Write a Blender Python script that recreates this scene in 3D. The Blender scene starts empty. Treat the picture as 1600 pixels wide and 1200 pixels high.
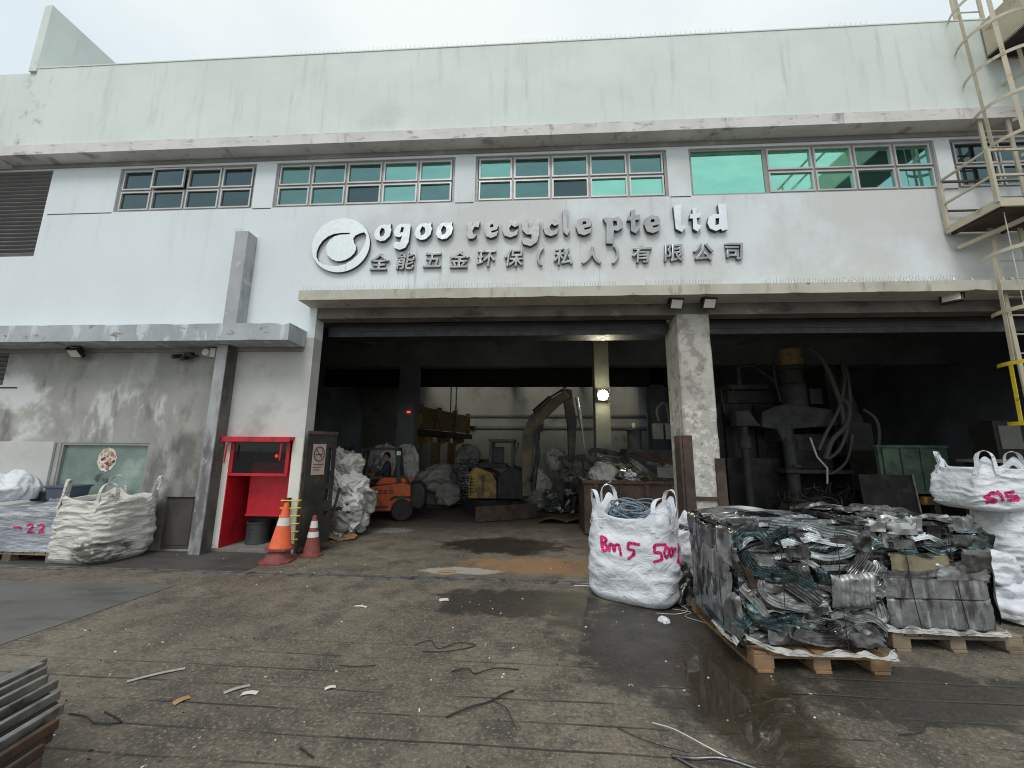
import bpy, bmesh, math, random
from mathutils import Vector, Matrix, noise, Euler
from mathutils.bvhtree import BVHTree
R = math.radians
sc = bpy.context.scene
COL = sc.collection
# ---------------------------------------------------------------- camera
cam_d = bpy.data.cameras.new('camera')
cam = bpy.data.objects.new('camera', cam_d)
COL.objects.link(cam)
cam_d.sensor_width = 36.0
cam_d.lens = 13.5
cam_d.clip_start = 0.05
cam_d.clip_end = 600
YAW, PITCH, ROLL = R(3.33), R(9.75), R(0.5)
cam.matrix_world = Matrix.Translation((0, 0, 1.65)) @ Matrix.Rotation(YAW, 4, 'Z') @ Matrix.Rotation(R(90) + PITCH, 4, 'X') @ Matrix.Rotation(ROLL, 4, 'Z')
sc.camera = cam
# ---------------------------------------------------------------- light, sky, exposure
SUN_EL, SUN_AZ = R(56), R(190)          # azimuth from +Y: the sun stands behind the camera, a little to the left
w = bpy.data.worlds.new('World')
sc.world = w
w.use_nodes = True
nt = w.node_tree
bg = nt.nodes['Background']
sky = nt.nodes.new('ShaderNodeTexSky')
sky.sky_type = 'NISHITA'
sky.sun_disc = False
sky.sun_elevation = SUN_EL
sky.sun_rotation = SUN_AZ
tcw = nt.nodes.new('ShaderNodeTexCoord')
mpw = nt.nodes.new('ShaderNodeMapping')
mpw.inputs['Scale'].default_value = (1.2, 1.2, 2.6)
nzw = nt.nodes.new('ShaderNodeTexNoise')
nzw.inputs['Scale'].default_value = 1.6
nzw.inputs['Detail'].default_value = 6
nzw.inputs['Roughness'].default_value = .5
rpw = nt.nodes.new('ShaderNodeValToRGB')
rpw.color_ramp.elements[0].position = .32
rpw.color_ramp.elements[0].color = (6.9, 7.8, 8.2, 1)
rpw.color_ramp.elements[1].position = .62
rpw.color_ramp.elements[1].color = (8.7, 9.15, 8.9, 1)
mxw = nt.nodes.new('ShaderNodeMix')
mxw.data_type = 'RGBA'
mxw.inputs[0].default_value = .9
nt.links.new(tcw.outputs['Generated'], mpw.inputs[0])
nt.links.new(mpw.outputs[0], nzw.inputs['Vector'])
nt.links.new(nzw.outputs[0], rpw.inputs[0])
nt.links.new(sky.outputs[0], mxw.inputs[6])
nt.links.new(rpw.outputs[0], mxw.inputs[7])
nt.links.new(mxw.outputs[2], bg.inputs[0])
bg.inputs[1].default_value = 0.1
sl = bpy.data.lights.new('sun', 'SUN')
sl.energy = 1.4
sl.angle = R(22)
sl.color = (1.0, .97, .93)
so = bpy.data.objects.new('sun', sl)
COL.objects.link(so)
sdir = Vector((math.sin(SUN_AZ) * math.cos(SUN_EL), math.cos(SUN_AZ) * math.cos(SUN_EL), math.sin(SUN_EL)))
so.rotation_euler = sdir.to_track_quat('Z', 'Y').to_euler()
so.location = sdir * 40
sc.view_settings.view_transform = 'Standard'
sc.view_settings.look = 'None'
sc.view_settings.exposure = 0.22
sc.view_settings.gamma = 1.0
sc.view_settings.use_curve_mapping = False
sc.render.engine = 'CYCLES'
sc.cycles.use_denoising = True
sc.cycles.denoiser = 'OPENIMAGEDENOISE'
sc.cycles.denoising_input_passes = 'RGB_ALBEDO_NORMAL'
sc.cycles.denoising_prefilter = 'NONE'
sc.cycles.max_bounces = 10
sc.cycles.diffuse_bounces = 6
sc.cycles.filter_width = 1.1
sc.cycles.sample_clamp_indirect = 6.0

# ================================================================ helpers
def tag(o, label, cat, group=None):
    o['label'] = label
    o['category'] = cat
    if group:
        o['group'] = group
    return o

def thing(name, label, cat, loc=(0, 0, 0), group=None):
    o = bpy.data.objects.new(name, None)
    o.empty_display_size = .2
    o.location = loc
    COL.objects.link(o)
    return tag(o, label, cat, group)

def wpos(o):
    p = Vector((0, 0, 0))
    while o is not None:
        p += Vector(o.location)
        o = o.parent
    return p

def dup(o, parent=None):
    c = o.copy()
    COL.objects.link(c)
    if parent:
        c.parent = parent
    for ch in list(o.children):
        dup(ch, c)
    return c

class MB:
    def __init__(s):
        s.v, s.f, s.m = [], [], []
    def add(s, vs, fs, m=0):
        o = len(s.v)
        s.v += [tuple(x) for x in vs]
        s.f += [tuple(i + o for i in f) for f in fs]
        s.m += [m] * len(fs)
        return s
    def box(s, x0, y0, z0, x1, y1, z1, m=0):
        v = [(x, y, z) for z in (z0, z1) for y in (y0, y1) for x in (x0, x1)]
        return s.add(v, [(0, 2, 3, 1), (4, 5, 7, 6), (0, 1, 5, 4), (2, 6, 7, 3), (0, 4, 6, 2), (1, 3, 7, 5)], m)
    def obox(s, c, size, rot=(0, 0, 0), m=0):
        M = Euler(rot).to_matrix()
        h = [k / 2 for k in size]
        v = [Vector(c) + M @ Vector((x * h[0], y * h[1], z * h[2])) for z in (-1, 1) for y in (-1, 1) for x in (-1, 1)]
        return s.add(v, [(0, 2, 3, 1), (4, 5, 7, 6), (0, 1, 5, 4), (2, 6, 7, 3), (0, 4, 6, 2), (1, 3, 7, 5)], m)
    def bar(s, a, b, wdt, hgt, m=0):
        a, b = Vector(a), Vector(b)
        d = (b - a)
        q = d.to_track_quat('X', 'Z').to_matrix()
        c = (a + b) / 2
        L = d.length / 2
        v = [c + q @ Vector((x * L, y * wdt / 2, z * hgt / 2)) for z in (-1, 1) for y in (-1, 1) for x in (-1, 1)]
        return s.add(v, [(0, 2, 3, 1), (4, 5, 7, 6), (0, 1, 5, 4), (2, 6, 7, 3), (0, 4, 6, 2), (1, 3, 7, 5)], m)
    def prism(s, pts, vec, m=0):
        n = len(pts)
        vec = Vector(vec)
        a = [Vector(p) for p in pts]
        v = a + [p + vec for p in a]
        f = [tuple(range(n))[::-1], tuple(range(n, 2 * n))] + [(i, (i + 1) % n, n + (i + 1) % n, n + i) for i in range(n)]
        return s.add(v, f, m)
    def tube(s, pts, r, n=8, m=0, closed=False, flat=None):
        pts = [Vector(p) for p in pts]
        N = len(pts)
        rr = r if isinstance(r, (list, tuple)) else [r] * N
        vs = []
        up = None
        for i, p in enumerate(pts):
            if closed:
                t = pts[(i + 1) % N] - pts[i - 1]
            else:
                t = pts[min(i + 1, N - 1)] - pts[max(i - 1, 0)]
            if t.length < 1e-9:
                t = Vector((0, 0, 1))
            t.normalize()
            if up is None:
                up = Vector((0, 0, 1)) if abs(t.z) < .9 else Vector((0, 1, 0))
            sx = t.cross(up)
            if sx.length < 1e-6:
                sx = t.orthogonal()
            sx.normalize()
            up = sx.cross(t).normalized()
            for k in range(n):
                a = 2 * math.pi * k / n
                vs.append(p + sx * math.cos(a) * rr[i] + up * math.sin(a) * rr[i] * (flat or 1))
        fs = []
        for i in range(N if closed else N - 1):
            j = (i + 1) % N
            for k in range(n):
                k2 = (k + 1) % n
                fs.append((i * n + k, i * n + k2, j * n + k2, j * n + k))
        if not closed:
            fs.append(tuple(range(n))[::-1])
            fs.append(tuple((N - 1) * n + k for k in range(n)))
        return s.add(vs, fs, m)
    def lathe(s, prof, c=(0, 0, 0), n=24, m=0, axis='z'):
        vs = []
        for (r, h) in prof:
            for k in range(n):
                a = 2 * math.pi * k / n
                x, y = r * math.cos(a), r * math.sin(a)
                p = (x, y, h) if axis == 'z' else ((x, h, y) if axis == 'y' else (h, x, y))
                vs.append(Vector(c) + Vector(p))
        fs = []
        P = len(prof)
        for i in range(P - 1):
            for k in range(n):
                k2 = (k + 1) % n
                fs.append((i * n + k, i * n + k2, (i + 1) * n + k2, (i + 1) * n + k))
        fs.append(tuple(range(n))[::-1])
        fs.append(tuple((P - 1) * n + k for k in range(n)))
        return s.add(vs, fs, m)
    def grid(s, fn, nu, nv, m=0, wrap=False):
        vs = [fn(i / (nu if wrap else nu - 1), j / (nv - 1)) for j in range(nv) for i in range(nu)]
        fs = []
        for j in range(nv - 1):
            for i in range(nu if wrap else nu - 1):
                i2 = (i + 1) % nu
                fs.append((j * nu + i, j * nu + i2, (j + 1) * nu + i2, (j + 1) * nu + i))
        return s.add(vs, fs, m)
    def ribbon(s, pts, wdir, w, t, m=0):
        """flat strap: pts along, wdir width vector(s), thickness t"""
        pts = [Vector(p) for p in pts]
        N = len(pts)
        vs = []
        for i, p in enumerate(pts):
            tg = (pts[min(i + 1, N - 1)] - pts[max(i - 1, 0)]).normalized()
            wd = Vector(wdir[i] if isinstance(wdir, list) else wdir).normalized()
            nn = tg.cross(wd).normalized()
            for a, b in ((-1, -1), (1, -1), (1, 1), (-1, 1)):
                vs.append(p + wd * a * w / 2 + nn * b * t / 2)
        fs = [(0, 1, 2, 3)[::-1], tuple(4 * (N - 1) + k for k in range(4))]
        for i in range(N - 1):
            for k in range(4):
                k2 = (k + 1) % 4
                fs.append((4 * i + k, 4 * i + k2, 4 * i + 4 + k2, 4 * i + 4 + k))
        return s.add(vs, fs, m)
    def mesh(s, name, mats, smooth=None, bevel=0.0, off=(0, 0, 0), fix=True):
        me = bpy.data.meshes.new(name)
        me.from_pydata([(x - off[0], y - off[1], z - off[2]) for x, y, z in s.v], [], s.f)
        for i, mt in enumerate(s.m):
            me.polygons[i].material_index = mt
        for mt in (mats if isinstance(mats, (list, tuple)) else [mats]):
            me.materials.append(mt)
        bm = bmesh.new()
        bm.from_mesh(me)
        if fix:
            bmesh.ops.recalc_face_normals(bm, faces=bm.faces)
        if bevel:
            ed = [e for e in bm.edges if len(e.link_faces) == 2 and e.calc_face_angle(0) > .6]
            bmesh.ops.bevel(bm, geom=ed, offset=bevel, segments=2, affect='EDGES', profile=.6)
        bm.to_mesh(me)
        bm.free()
        if smooth is not None:
            me.shade_smooth()
            if smooth < 179:
                me.set_sharp_from_angle(angle=R(smooth))
        me.update()
        return me
    def build(s, name, mats, parent=None, smooth=None, bevel=0.0, kind=None, loc=None, fix=True):
        if parent is not None:
            off = wpos(parent)
        elif loc is not None:
            off = Vector(loc)
        else:
            xs = [v[0] for v in s.v]; ys = [v[1] for v in s.v]; zs = [v[2] for v in s.v]
            off = Vector(((min(xs) + max(xs)) / 2, (min(ys) + max(ys)) / 2, min(zs)))
        me = s.mesh(name, mats, smooth, bevel, off, fix)
        o = bpy.data.objects.new(name, me)
        COL.objects.link(o)
        if parent is not None:
            o.parent = parent
        else:
            o.location = off
        if kind:
            o['kind'] = kind
        return o

# ================================================================ materials
class NT:
    """small node-graph helper"""
    def __init__(s, name):
        s.mat = bpy.data.materials.new(name)
        s.mat.use_nodes = True
        s.nt = s.mat.node_tree
        s.p = s.nt.nodes['Principled BSDF']
    def n(s, t, **kw):
        nd = s.nt.nodes.new(t)
        for k, v in kw.items():
            setattr(nd, k, v)
        return nd
    def l(s, a, b):
        s.nt.links.new(a, b)
    def val(s, sock, v):
        if hasattr(v, 'is_linked') or hasattr(v, 'links'):
            s.l(v, sock)
        else:
            sock.default_value = v
    def coord(s, kind):
        if kind == 'world':
            return s.n('ShaderNodeNewGeometry').outputs['Position']
        return s.n('ShaderNodeTexCoord').outputs['Object']
    def noise(s, co, scale, detail=4, rough=.55, stretch=(1, 1, 1), dist=0.0, rot=0.0, kind=None):
        mp = s.n('ShaderNodeMapping')
        mp.inputs['Scale'].default_value = stretch
        mp.inputs['Rotation'].default_value = (0, 0, rot)
        s.l(co, mp.inputs[0])
        nz = s.n('ShaderNodeTexNoise')
        if kind:
            nz.noise_type = kind
        nz.inputs['Scale'].default_value = scale
        nz.inputs['Detail'].default_value = detail
        nz.inputs['Roughness'].default_value = rough
        nz.inputs['Distortion'].default_value = dist
        s.l(mp.outputs[0], nz.inputs['Vector'])
        return nz.outputs[0]
    def ramp(s, v, lo, hi, a=0.0, b=1.0):
        mr = s.n('ShaderNodeMapRange')
        mr.interpolation_type = 'SMOOTHSTEP'
        s.l(v, mr.inputs[0])
        mr.inputs[1].default_value = lo
        mr.inputs[2].default_value = hi
        mr.inputs[3].default_value = a
        mr.inputs[4].default_value = b
        return mr.outputs[0]
    def math(s, op, a, b=0.0, c=0.0):
        m = s.n('ShaderNodeMath', operation=op)
        s.val(m.inputs[0], a); s.val(m.inputs[1], b); s.val(m.inputs[2], c)
        return m.outputs[0]
    def mix(s, f, a, b):
        m = s.n('ShaderNodeMix', data_type='RGBA')
        s.val(m.inputs[0], f)
        for i, x in ((6, a), (7, b)):
            if isinstance(x, (tuple, list)):
                m.inputs[i].default_value = (*x[:3], 1)
            else:
                s.l(x, m.inputs[i])
        return m.outputs[2]
    def bump(s, h, strength=.3, dist=.01, prev=None):
        b = s.n('ShaderNodeBump')
        b.inputs['Strength'].default_value = strength
        b.inputs['Distance'].default_value = dist
        s.l(h, b.inputs['Height'])
        if prev is not None:
            s.l(prev, b.inputs['Normal'])
        return b.outputs[0]
    def ellipse(s, co, c, r, nz=None, k=0.0):
        sub = s.n('ShaderNodeVectorMath', operation='SUBTRACT')
        s.l(co, sub.inputs[0]); sub.inputs[1].default_value = c
        dv = s.n('ShaderNodeVectorMath', operation='DIVIDE')
        s.l(sub.outputs[0], dv.inputs[0]); dv.inputs[1].default_value = r
        ln = s.n('ShaderNodeVectorMath', operation='LENGTH')
        s.l(dv.outputs[0], ln.inputs[0])
        d = ln.outputs['Value']
        if nz is not None:
            d = s.math('ADD', d, s.math('MULTIPLY', s.math('SUBTRACT', nz, .5), k))
        return s.ramp(d, 1.1, .75)

def mat(name, base, rough=.8, metal=0.0, vary=.18, scale=2.5, co='world', dirt=(), bump=.15, bscale=30, bdist=.004, spec=.5, rvar=.1, coat=0.0, fold=None):
    t = NT(name)
    c = t.coord(co)
    n1 = t.noise(c, scale, 5, .6)
    lo = tuple(x * (1 - vary) for x in base)
    hi = tuple(min(1, x * (1 + vary)) for x in base)
    col = t.mix(t.ramp(n1, .3, .7), lo, hi)
    for d in dirt:
        nz = t.noise(c, d.get('s', 3), d.get('det', 6), d.get('r', .62), d.get('st', (1, 1, 1)), d.get('dist', 0.0))
        f = t.ramp(nz, d['lo'], d['hi'], 0, d.get('a', 1.0))
        if 'mask' in d:
            f = t.math('MULTIPLY', f, t.ellipse(c, d['mask'][0], d['mask'][1], t.noise(c, 1.5, 3), .6))
        col = t.mix(f, col, d['c'])
    t.l(col, t.p.inputs['Base Color'])
    t.p.inputs['Metallic'].default_value = metal
    t.p.inputs['Specular IOR Level'].default_value = spec
    if rvar:
        t.l(t.ramp(t.noise(c, scale * 3, 4), .3, .7, max(.02, rough - rvar), min(1, rough + rvar)), t.p.inputs['Roughness'])
    else:
        t.p.inputs['Roughness'].default_value = rough
    if coat:
        t.p.inputs['Coat Weight'].default_value = coat
    nrm = None
    if bump:
        nrm = t.bump(t.noise(c, bscale, 5, .65), bump, bdist)
    if fold:
        nrm = t.bump(t.noise(c, fold[0], 5, .55, fold[2], 1.2), fold[1], .03, nrm)
        nrm = t.bump(t.noise(c, fold[0] * .55, 3, .5, fold[2], .9, kind='RIDGED_MULTIFRACTAL'), fold[1] * .8, .02, nrm)
    if nrm is not None:
        t.l(nrm, t.p.inputs['Normal'])
    return t.mat

def emis(name, col, st):
    t = NT(name)
    t.p.inputs['Base Color'].default_value = (*col, 1)
    t.p.inputs['Emission Color'].default_value = (*col, 1)
    t.p.inputs['Emission Strength'].default_value = st
    return t.mat

STREAK = (5, 5, .45)
m_parapet = mat('painted_render_green_white', (.66, .72, .69), .85, vary=.05, scale=.7, bump=.5, bscale=22, bdist=.006,
                dirt=[dict(c=(.36, .40, .38), lo=.52, hi=.8, a=.55, s=.9, st=STREAK), dict(c=(.40, .42, .40), lo=.56, hi=.75, a=.4, s=.5), dict(c=(.22, .23, .21), lo=.5, hi=.72, a=.8, s=3, mask=((-9.9, 6, 8.2), (.35, 2, 1.3)))])
m_wall = mat('painted_render_white', (.68, .735, .765), .85, vary=.03, scale=.8, bump=.5, bscale=30, bdist=.006,
             dirt=[dict(c=(.46, .46, .45), lo=.56, hi=.85, a=.4, s=1.0, st=STREAK), dict(c=(.56, .56, .545), lo=.36, hi=.6, a=.75, s=.7, mask=((3.2, 6.2, 5.2), (7.2, 3, 1.6))),
                   dict(c=(.20, .18, .16), lo=.57, hi=.74, a=.65, s=2.2, st=(5, 5, .22), mask=((-.1, 6.2, 4.75), (4.6, 3, .5))), dict(c=(.40, .39, .37), lo=.52, hi=.78, a=.4, s=1.3, st=(5, 5, .25), mask=((1.0, 6.2, 6.0), (7, 3, .4)))])
m_dirty = mat('soiled_render', (.31, .305, .285), .88, vary=.16, scale=1.1, bump=.45, bscale=26, bdist=.006,
              dirt=[dict(c=(.52, .54, .53), lo=.5, hi=.68, a=.7, s=.9, st=(1.4, 1, .7)), dict(c=(.12, .115, .105), lo=.5, hi=.72, a=.75, s=1.3, st=(2.2, 2, .9)),
                    dict(c=(.60, .62, .62), lo=.44, hi=.6, a=.9, s=1.5, mask=((-9.3, 6.2, 2.3), (1.2, 2, .75))), dict(c=(.60, .61, .6), lo=.5, hi=.62, a=.7, s=1.8, st=(2, 2, .7), mask=((-7.2, 6.2, 2.2), (1.2, 2, .5))),
                    dict(c=(.05, .047, .042), lo=.66, hi=.69, a=.9, s=4.5, st=(1.6, 1.6, .7), mask=((-9.3, 6.2, 2.3), (1.0, 2, .8))),
                    dict(c=(.07, .066, .06), lo=.68, hi=.71, a=.8, s=5, st=(1.6, 1.6, .8), mask=((-6, 6.2, 1.6), (.9, 2, 1.0))), dict(c=(.10, .095, .086), lo=.36, hi=.6, a=.8, s=1.8, st=(1.5, 1.5, .8), mask=((-5.75, 6.2, .9), (.85, 2, 1.1)))])
m_soil_white = mat('soiled_white_render', (.50, .50, .485), .88, vary=.1, scale=1.2, bump=.4, bscale=26, bdist=.005,
                   dirt=[dict(c=(.30, .29, .275), lo=.5, hi=.72, a=.7, s=1.4), dict(c=(.12, .115, .11), lo=.62, hi=.72, a=.7, s=3.2, st=(.8, .8, 3), mask=((-4.5, 6.2, 2.7), (.5, 2, .25)))])
m_ledge = mat('weathered_ledge', (.63, .61, .60), .85, vary=.08, scale=2, bump=.3, bscale=30,
              dirt=[dict(c=(.26, .24, .23), lo=.55, hi=.68, a=.8, s=3, st=(1, 1, 3)), dict(c=(.17, .16, .15), lo=.58, hi=.75, a=.8, s=1.6, st=(3, 3, .8))])
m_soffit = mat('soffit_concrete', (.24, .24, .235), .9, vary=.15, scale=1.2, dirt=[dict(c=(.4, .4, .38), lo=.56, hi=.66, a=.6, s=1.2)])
m_canopy = mat('canopy_cream', (.46, .44, .38), .85, vary=.1, scale=2, bump=.3,
               dirt=[dict(c=(.28, .23, .17), lo=.54, hi=.7, a=.7, s=2.6, st=(2.5, 2.5, .8)), dict(c=(.07, .065, .05), lo=.64, hi=.72, a=.9, s=3.5, st=(1, 1, 1.6))])
m_canopy_l = mat('flaking_canopy_paint', (.37, .40, .42), .85, vary=.12, scale=1.6, bump=.5, bscale=18, bdist=.01,
                 dirt=[dict(c=(.56, .59, .61), lo=.52, hi=.62, a=.9, s=2.4, st=(2, 2, .6)), dict(c=(.15, .15, .15), lo=.58, hi=.68, a=.85, s=2.6, st=(1.2, 1.2, 2.4)), dict(c=(.22, .2, .18), lo=.64, hi=.7, a=.8, s=4)])
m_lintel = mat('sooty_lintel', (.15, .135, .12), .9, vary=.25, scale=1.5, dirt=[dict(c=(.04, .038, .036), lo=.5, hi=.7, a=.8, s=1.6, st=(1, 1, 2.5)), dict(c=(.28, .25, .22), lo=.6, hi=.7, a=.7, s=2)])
m_column = mat('chipped_column_render', (.40, .385, .355), .88, vary=.12, scale=2.2, bump=.6, bscale=16, bdist=.012,
               dirt=[dict(c=(.19, .17, .15), lo=.5, hi=.62, a=.7, s=5), dict(c=(.62, .6, .56), lo=.5, hi=.58, a=.85, s=9, r=.75, mask=((2.6, 6.2, 1.4), (1, 2, 1.2))), dict(c=(.2, .14, .09), lo=.62, hi=.7, a=.7, s=6)])
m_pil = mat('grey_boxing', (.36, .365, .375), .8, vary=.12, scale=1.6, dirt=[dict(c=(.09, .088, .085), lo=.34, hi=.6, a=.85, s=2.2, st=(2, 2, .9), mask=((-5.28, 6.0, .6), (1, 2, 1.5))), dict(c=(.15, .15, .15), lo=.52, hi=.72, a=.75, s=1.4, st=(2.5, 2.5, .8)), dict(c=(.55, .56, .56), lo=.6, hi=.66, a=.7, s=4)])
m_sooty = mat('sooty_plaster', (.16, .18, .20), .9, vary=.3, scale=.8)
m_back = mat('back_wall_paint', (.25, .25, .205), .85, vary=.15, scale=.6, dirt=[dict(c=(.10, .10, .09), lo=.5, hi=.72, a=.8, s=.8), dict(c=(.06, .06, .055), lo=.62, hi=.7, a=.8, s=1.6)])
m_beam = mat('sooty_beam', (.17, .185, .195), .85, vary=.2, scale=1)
m_frame = mat('window_frame_grey', (.30, .29, .285), .5, .3, vary=.1, bump=0)
m_dark = mat('dark_steel', (.030, .029, .028), .6, .4, vary=.4, scale=3, co='obj', dirt=[dict(c=(.10, .065, .045), lo=.55, hi=.7, a=.7, s=3)])
m_black = mat('black_plastic', (.018, .019, .021), .5, vary=.2, co='obj', bump=0)
m_rust = mat('rusty_steel', (.075, .052, .042), .75, .3, vary=.35, scale=4, co='obj', dirt=[dict(c=(.15, .075, .04), lo=.5, hi=.65, a=.7, s=6), dict(c=(.02, .018, .017), lo=.5, hi=.7, a=.8, s=3)])
m_red = mat('red_paint', (.50, .012, .025), .42, vary=.12, scale=3, co='obj', bump=.1, dirt=[dict(c=(.22, .012, .016), lo=.52, hi=.72, a=.7, s=3, st=(2, 2, .8))])
m_whitep = mat('white_gloss_paint', (.66, .655, .6), .6, vary=.06, co='obj', dirt=[dict(c=(.3, .28, .23), lo=.58, hi=.7, a=.6, s=4)])
m_grime_white = mat('grimy_white_paint', (.5, .47, .38), .7, vary=.12, co='obj', dirt=[dict(c=(.16, .14, .10), lo=.48, hi=.64, a=.8, s=5, st=(1.5, 1.5, .7))])
m_chrome = mat('brushed_sign_steel', (.78, .80, .80), .22, 1.0, vary=.06, scale=4, bump=0, rvar=.06, dirt=[dict(c=(.45, .43, .41), lo=.5, hi=.75, a=.5, s=2.5)])
m_signpaint = mat('sign_disc_silver', (.72, .76, .77), .38, .6, vary=.05, scale=20, bump=.1, bscale=80, rvar=.06, dirt=[dict(c=(.4, .4, .39), lo=.6, hi=.75, a=.5, s=3, st=STREAK)])
m_signside = mat('sign_return_dark', (.06, .056, .052), .5, .4, vary=.1, bump=0)
m_beige = mat('beige_ladder_paint', (.50, .45, .34), .55, vary=.1, scale=4, dirt=[dict(c=(.26, .15, .08), lo=.6, hi=.7, a=.7, s=5), dict(c=(.3, .27, .2), lo=.5, hi=.7, a=.5, s=2)])
m_yellow = mat('yellow_safety_paint', (.66, .50, .03), .5, vary=.12, scale=4, co='obj', dirt=[dict(c=(.2, .14, .03), lo=.58, hi=.7, a=.7, s=6)])
m_wood = mat('pallet_wood', (.235, .145, .078), .85, vary=.3, scale=3, co='obj', bump=.4, bscale=20, dirt=[dict(c=(.12, .085, .055), lo=.48, hi=.7, a=.7, s=2.2, st=(1, 4, 4)), dict(c=(.05, .04, .032), lo=.6, hi=.75, a=.8, s=4)])
m_wood_grey = mat('pallet_wood_weathered', (.21, .165, .115), .88, vary=.3, scale=3, co='obj', bump=.4, bscale=20, dirt=[dict(c=(.07, .055, .042), lo=.48, hi=.7, a=.8, s=2.2, st=(1, 4, 4))])
m_bag = mat('white_woven_polypropylene', (.63, .655, .70), .6, vary=.04, scale=3, co='obj', bump=.15, bscale=160, bdist=.001, fold=(7, .85, (1, 1, 1.4)), dirt=[dict(c=(.44, .44, .43), lo=.58, hi=.78, a=.5, s=2.2)])
m_bag_dirty = mat('soiled_woven_polypropylene', (.56, .55, .51), .65, vary=.08, scale=3, co='obj', bump=.15, bscale=160, bdist=.001, fold=(7, .9, (.7, .7, 2.4)),
                  dirt=[dict(c=(.30, .28, .24), lo=.52, hi=.72, a=.7, s=2.0, st=(1, 1, 3)), dict(c=(.055, .045, .035), lo=.34, hi=.54, a=.9, s=6, st=(.8, .8, 2), mask=((.40, -.38, .17), (.42, .5, .21)))])
m_bag_old = mat('dusty_woven_sack', (.30, .297, .275), .75, vary=.15, scale=3, co='obj', bump=.2, bscale=60, fold=(6, .6, (1, 1, 1.5)), dirt=[dict(c=(.14, .135, .125), lo=.5, hi=.7, a=.7, s=3)])
m_bag_cream = mat('cream_woven_sack', (.62, .615, .59), .7, vary=.12, scale=3, co='obj', bump=.2, bscale=60, fold=(7, .8, (1, 1, 1.5)), dirt=[dict(c=(.25, .245, .235), lo=.52, hi=.7, a=.7, s=4)])
m_pink = mat('magenta_spray_paint', (.68, .02, .17), .6, vary=.25, scale=14, co='obj', bump=0)
m_alu = mat('scrap_aluminium_grey', (.36, .365, .37), .34, .85, vary=.35, scale=4, co='obj', bump=.35, bscale=40, rvar=.15, dirt=[dict(c=(.05, .047, .045), lo=.48, hi=.66, a=.8, s=5), dict(c=(.55, .56, .57), lo=.6, hi=.7, a=.6, s=8, st=(1, 1, 4))])
m_alu2 = mat('scrap_aluminium_dark', (.17, .17, .172), .36, .8, vary=.4, scale=5, co='obj', bump=.35, bscale=40, rvar=.15, dirt=[dict(c=(.03, .027, .026), lo=.45, hi=.62, a=.85, s=5), dict(c=(.38, .38, .38), lo=.6, hi=.7, a=.6, s=9)])
m_alu3 = mat('scrap_aluminium_bright', (.62, .65, .66), .25, .9, vary=.25, scale=5, co='obj', bump=.35, bscale=40, rvar=.12, dirt=[dict(c=(.10, .095, .09), lo=.5, hi=.66, a=.75, s=6)])
m_teal = mat('teal_anodised_scrap', (.17, .245, .265), .24, .92, vary=.45, scale=5, co='obj', bump=.3, bscale=40, rvar=.1, dirt=[dict(c=(.50, .58, .60), lo=.52, hi=.66, a=.85, s=7, st=(1, 1, 3)), dict(c=(.03, .035, .04), lo=.46, hi=.6, a=.9, s=5)])
m_plate = mat('sheet_scrap_flat_grey', (.25, .255, .26), .45, .65, vary=.2, scale=4, co='obj', bump=.5, bscale=18, bdist=.012, dirt=[dict(c=(.46, .465, .47), lo=.54, hi=.64, a=.8, s=3.5, st=(6, 6, .7)), dict(c=(.06, .057, .053), lo=.5, hi=.64, a=.8, s=4.5, st=(2.5, 2.5, .8)), dict(c=(.5, .5, .5), lo=.66, hi=.7, a=.7, s=9)])
m_tan = mat('sheet_scrap_tan', (.25, .215, .14), .6, .4, vary=.2, scale=3, co='obj', dirt=[dict(c=(.09, .08, .06), lo=.5, hi=.66, a=.8, s=4)])
m_core = mat('layered_scrap', (.10, .10, .10), .45, .6, vary=.5, scale=6, co='obj', bump=.8, bscale=14, bdist=.03, dirt=[dict(c=(.40, .41, .42), lo=.5, hi=.6, a=.9, s=5, st=(.8, .8, 9)), dict(c=(.02, .019, .018), lo=.5, hi=.6, a=.9, s=5, st=(1, 1, 11)), dict(c=(.13, .08, .05), lo=.62, hi=.7, a=.7, s=7, st=(1, 1, 4))])
m_liner = mat('grubby_liner_film', (.40, .40, .385), .55, vary=.15, scale=4, co='obj', bump=.3, bscale=20, fold=(9, .8, (1, 1, 1)), dirt=[dict(c=(.10, .095, .085), lo=.5, hi=.66, a=.8, s=6)])
m_strip = mat('pale_strip', (.36, .36, .33), .6, vary=.2, scale=8, co='obj', bump=0, dirt=[dict(c=(.12, .11, .1), lo=.52, hi=.7, a=.7, s=12)])
m_grime = mat('scrap_grime', (.030, .028, .027), .7, .2, vary=.5, scale=8, co='obj', bump=.6, bscale=20, bdist=.02)
m_orange = mat('forklift_orange', (.55, .10, .025), .5, vary=.2, scale=3, co='obj', dirt=[dict(c=(.10, .045, .025), lo=.48, hi=.66, a=.8, s=3)])
m_cone_o = mat('cone_orange', (.75, .13, .045), .6, vary=.12, scale=5, co='obj', dirt=[dict(c=(.35, .08, .04), lo=.55, hi=.7, a=.6, s=5)])
m_cone_d = mat('cone_maroon', (.22, .055, .05), .7, vary=.2, scale=5, co='obj', dirt=[dict(c=(.09, .045, .04), lo=.5, hi=.7, a=.7, s=5)])
m_cone_w = mat('cone_reflective_band', (.6, .6, .57), .5, vary=.1, scale=6, co='obj', dirt=[dict(c=(.28, .22, .19), lo=.54, hi=.68, a=.7, s=9)])
m_rubber = mat('rubber', (.022, .021, .020), .85, vary=.25, co='obj')
m_exyel = mat('excavator_yellow', (.24, .145, .022), .6, vary=.2, scale=3, co='obj', dirt=[dict(c=(.06, .05, .032), lo=.44, hi=.58, a=.9, s=4)])
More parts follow.
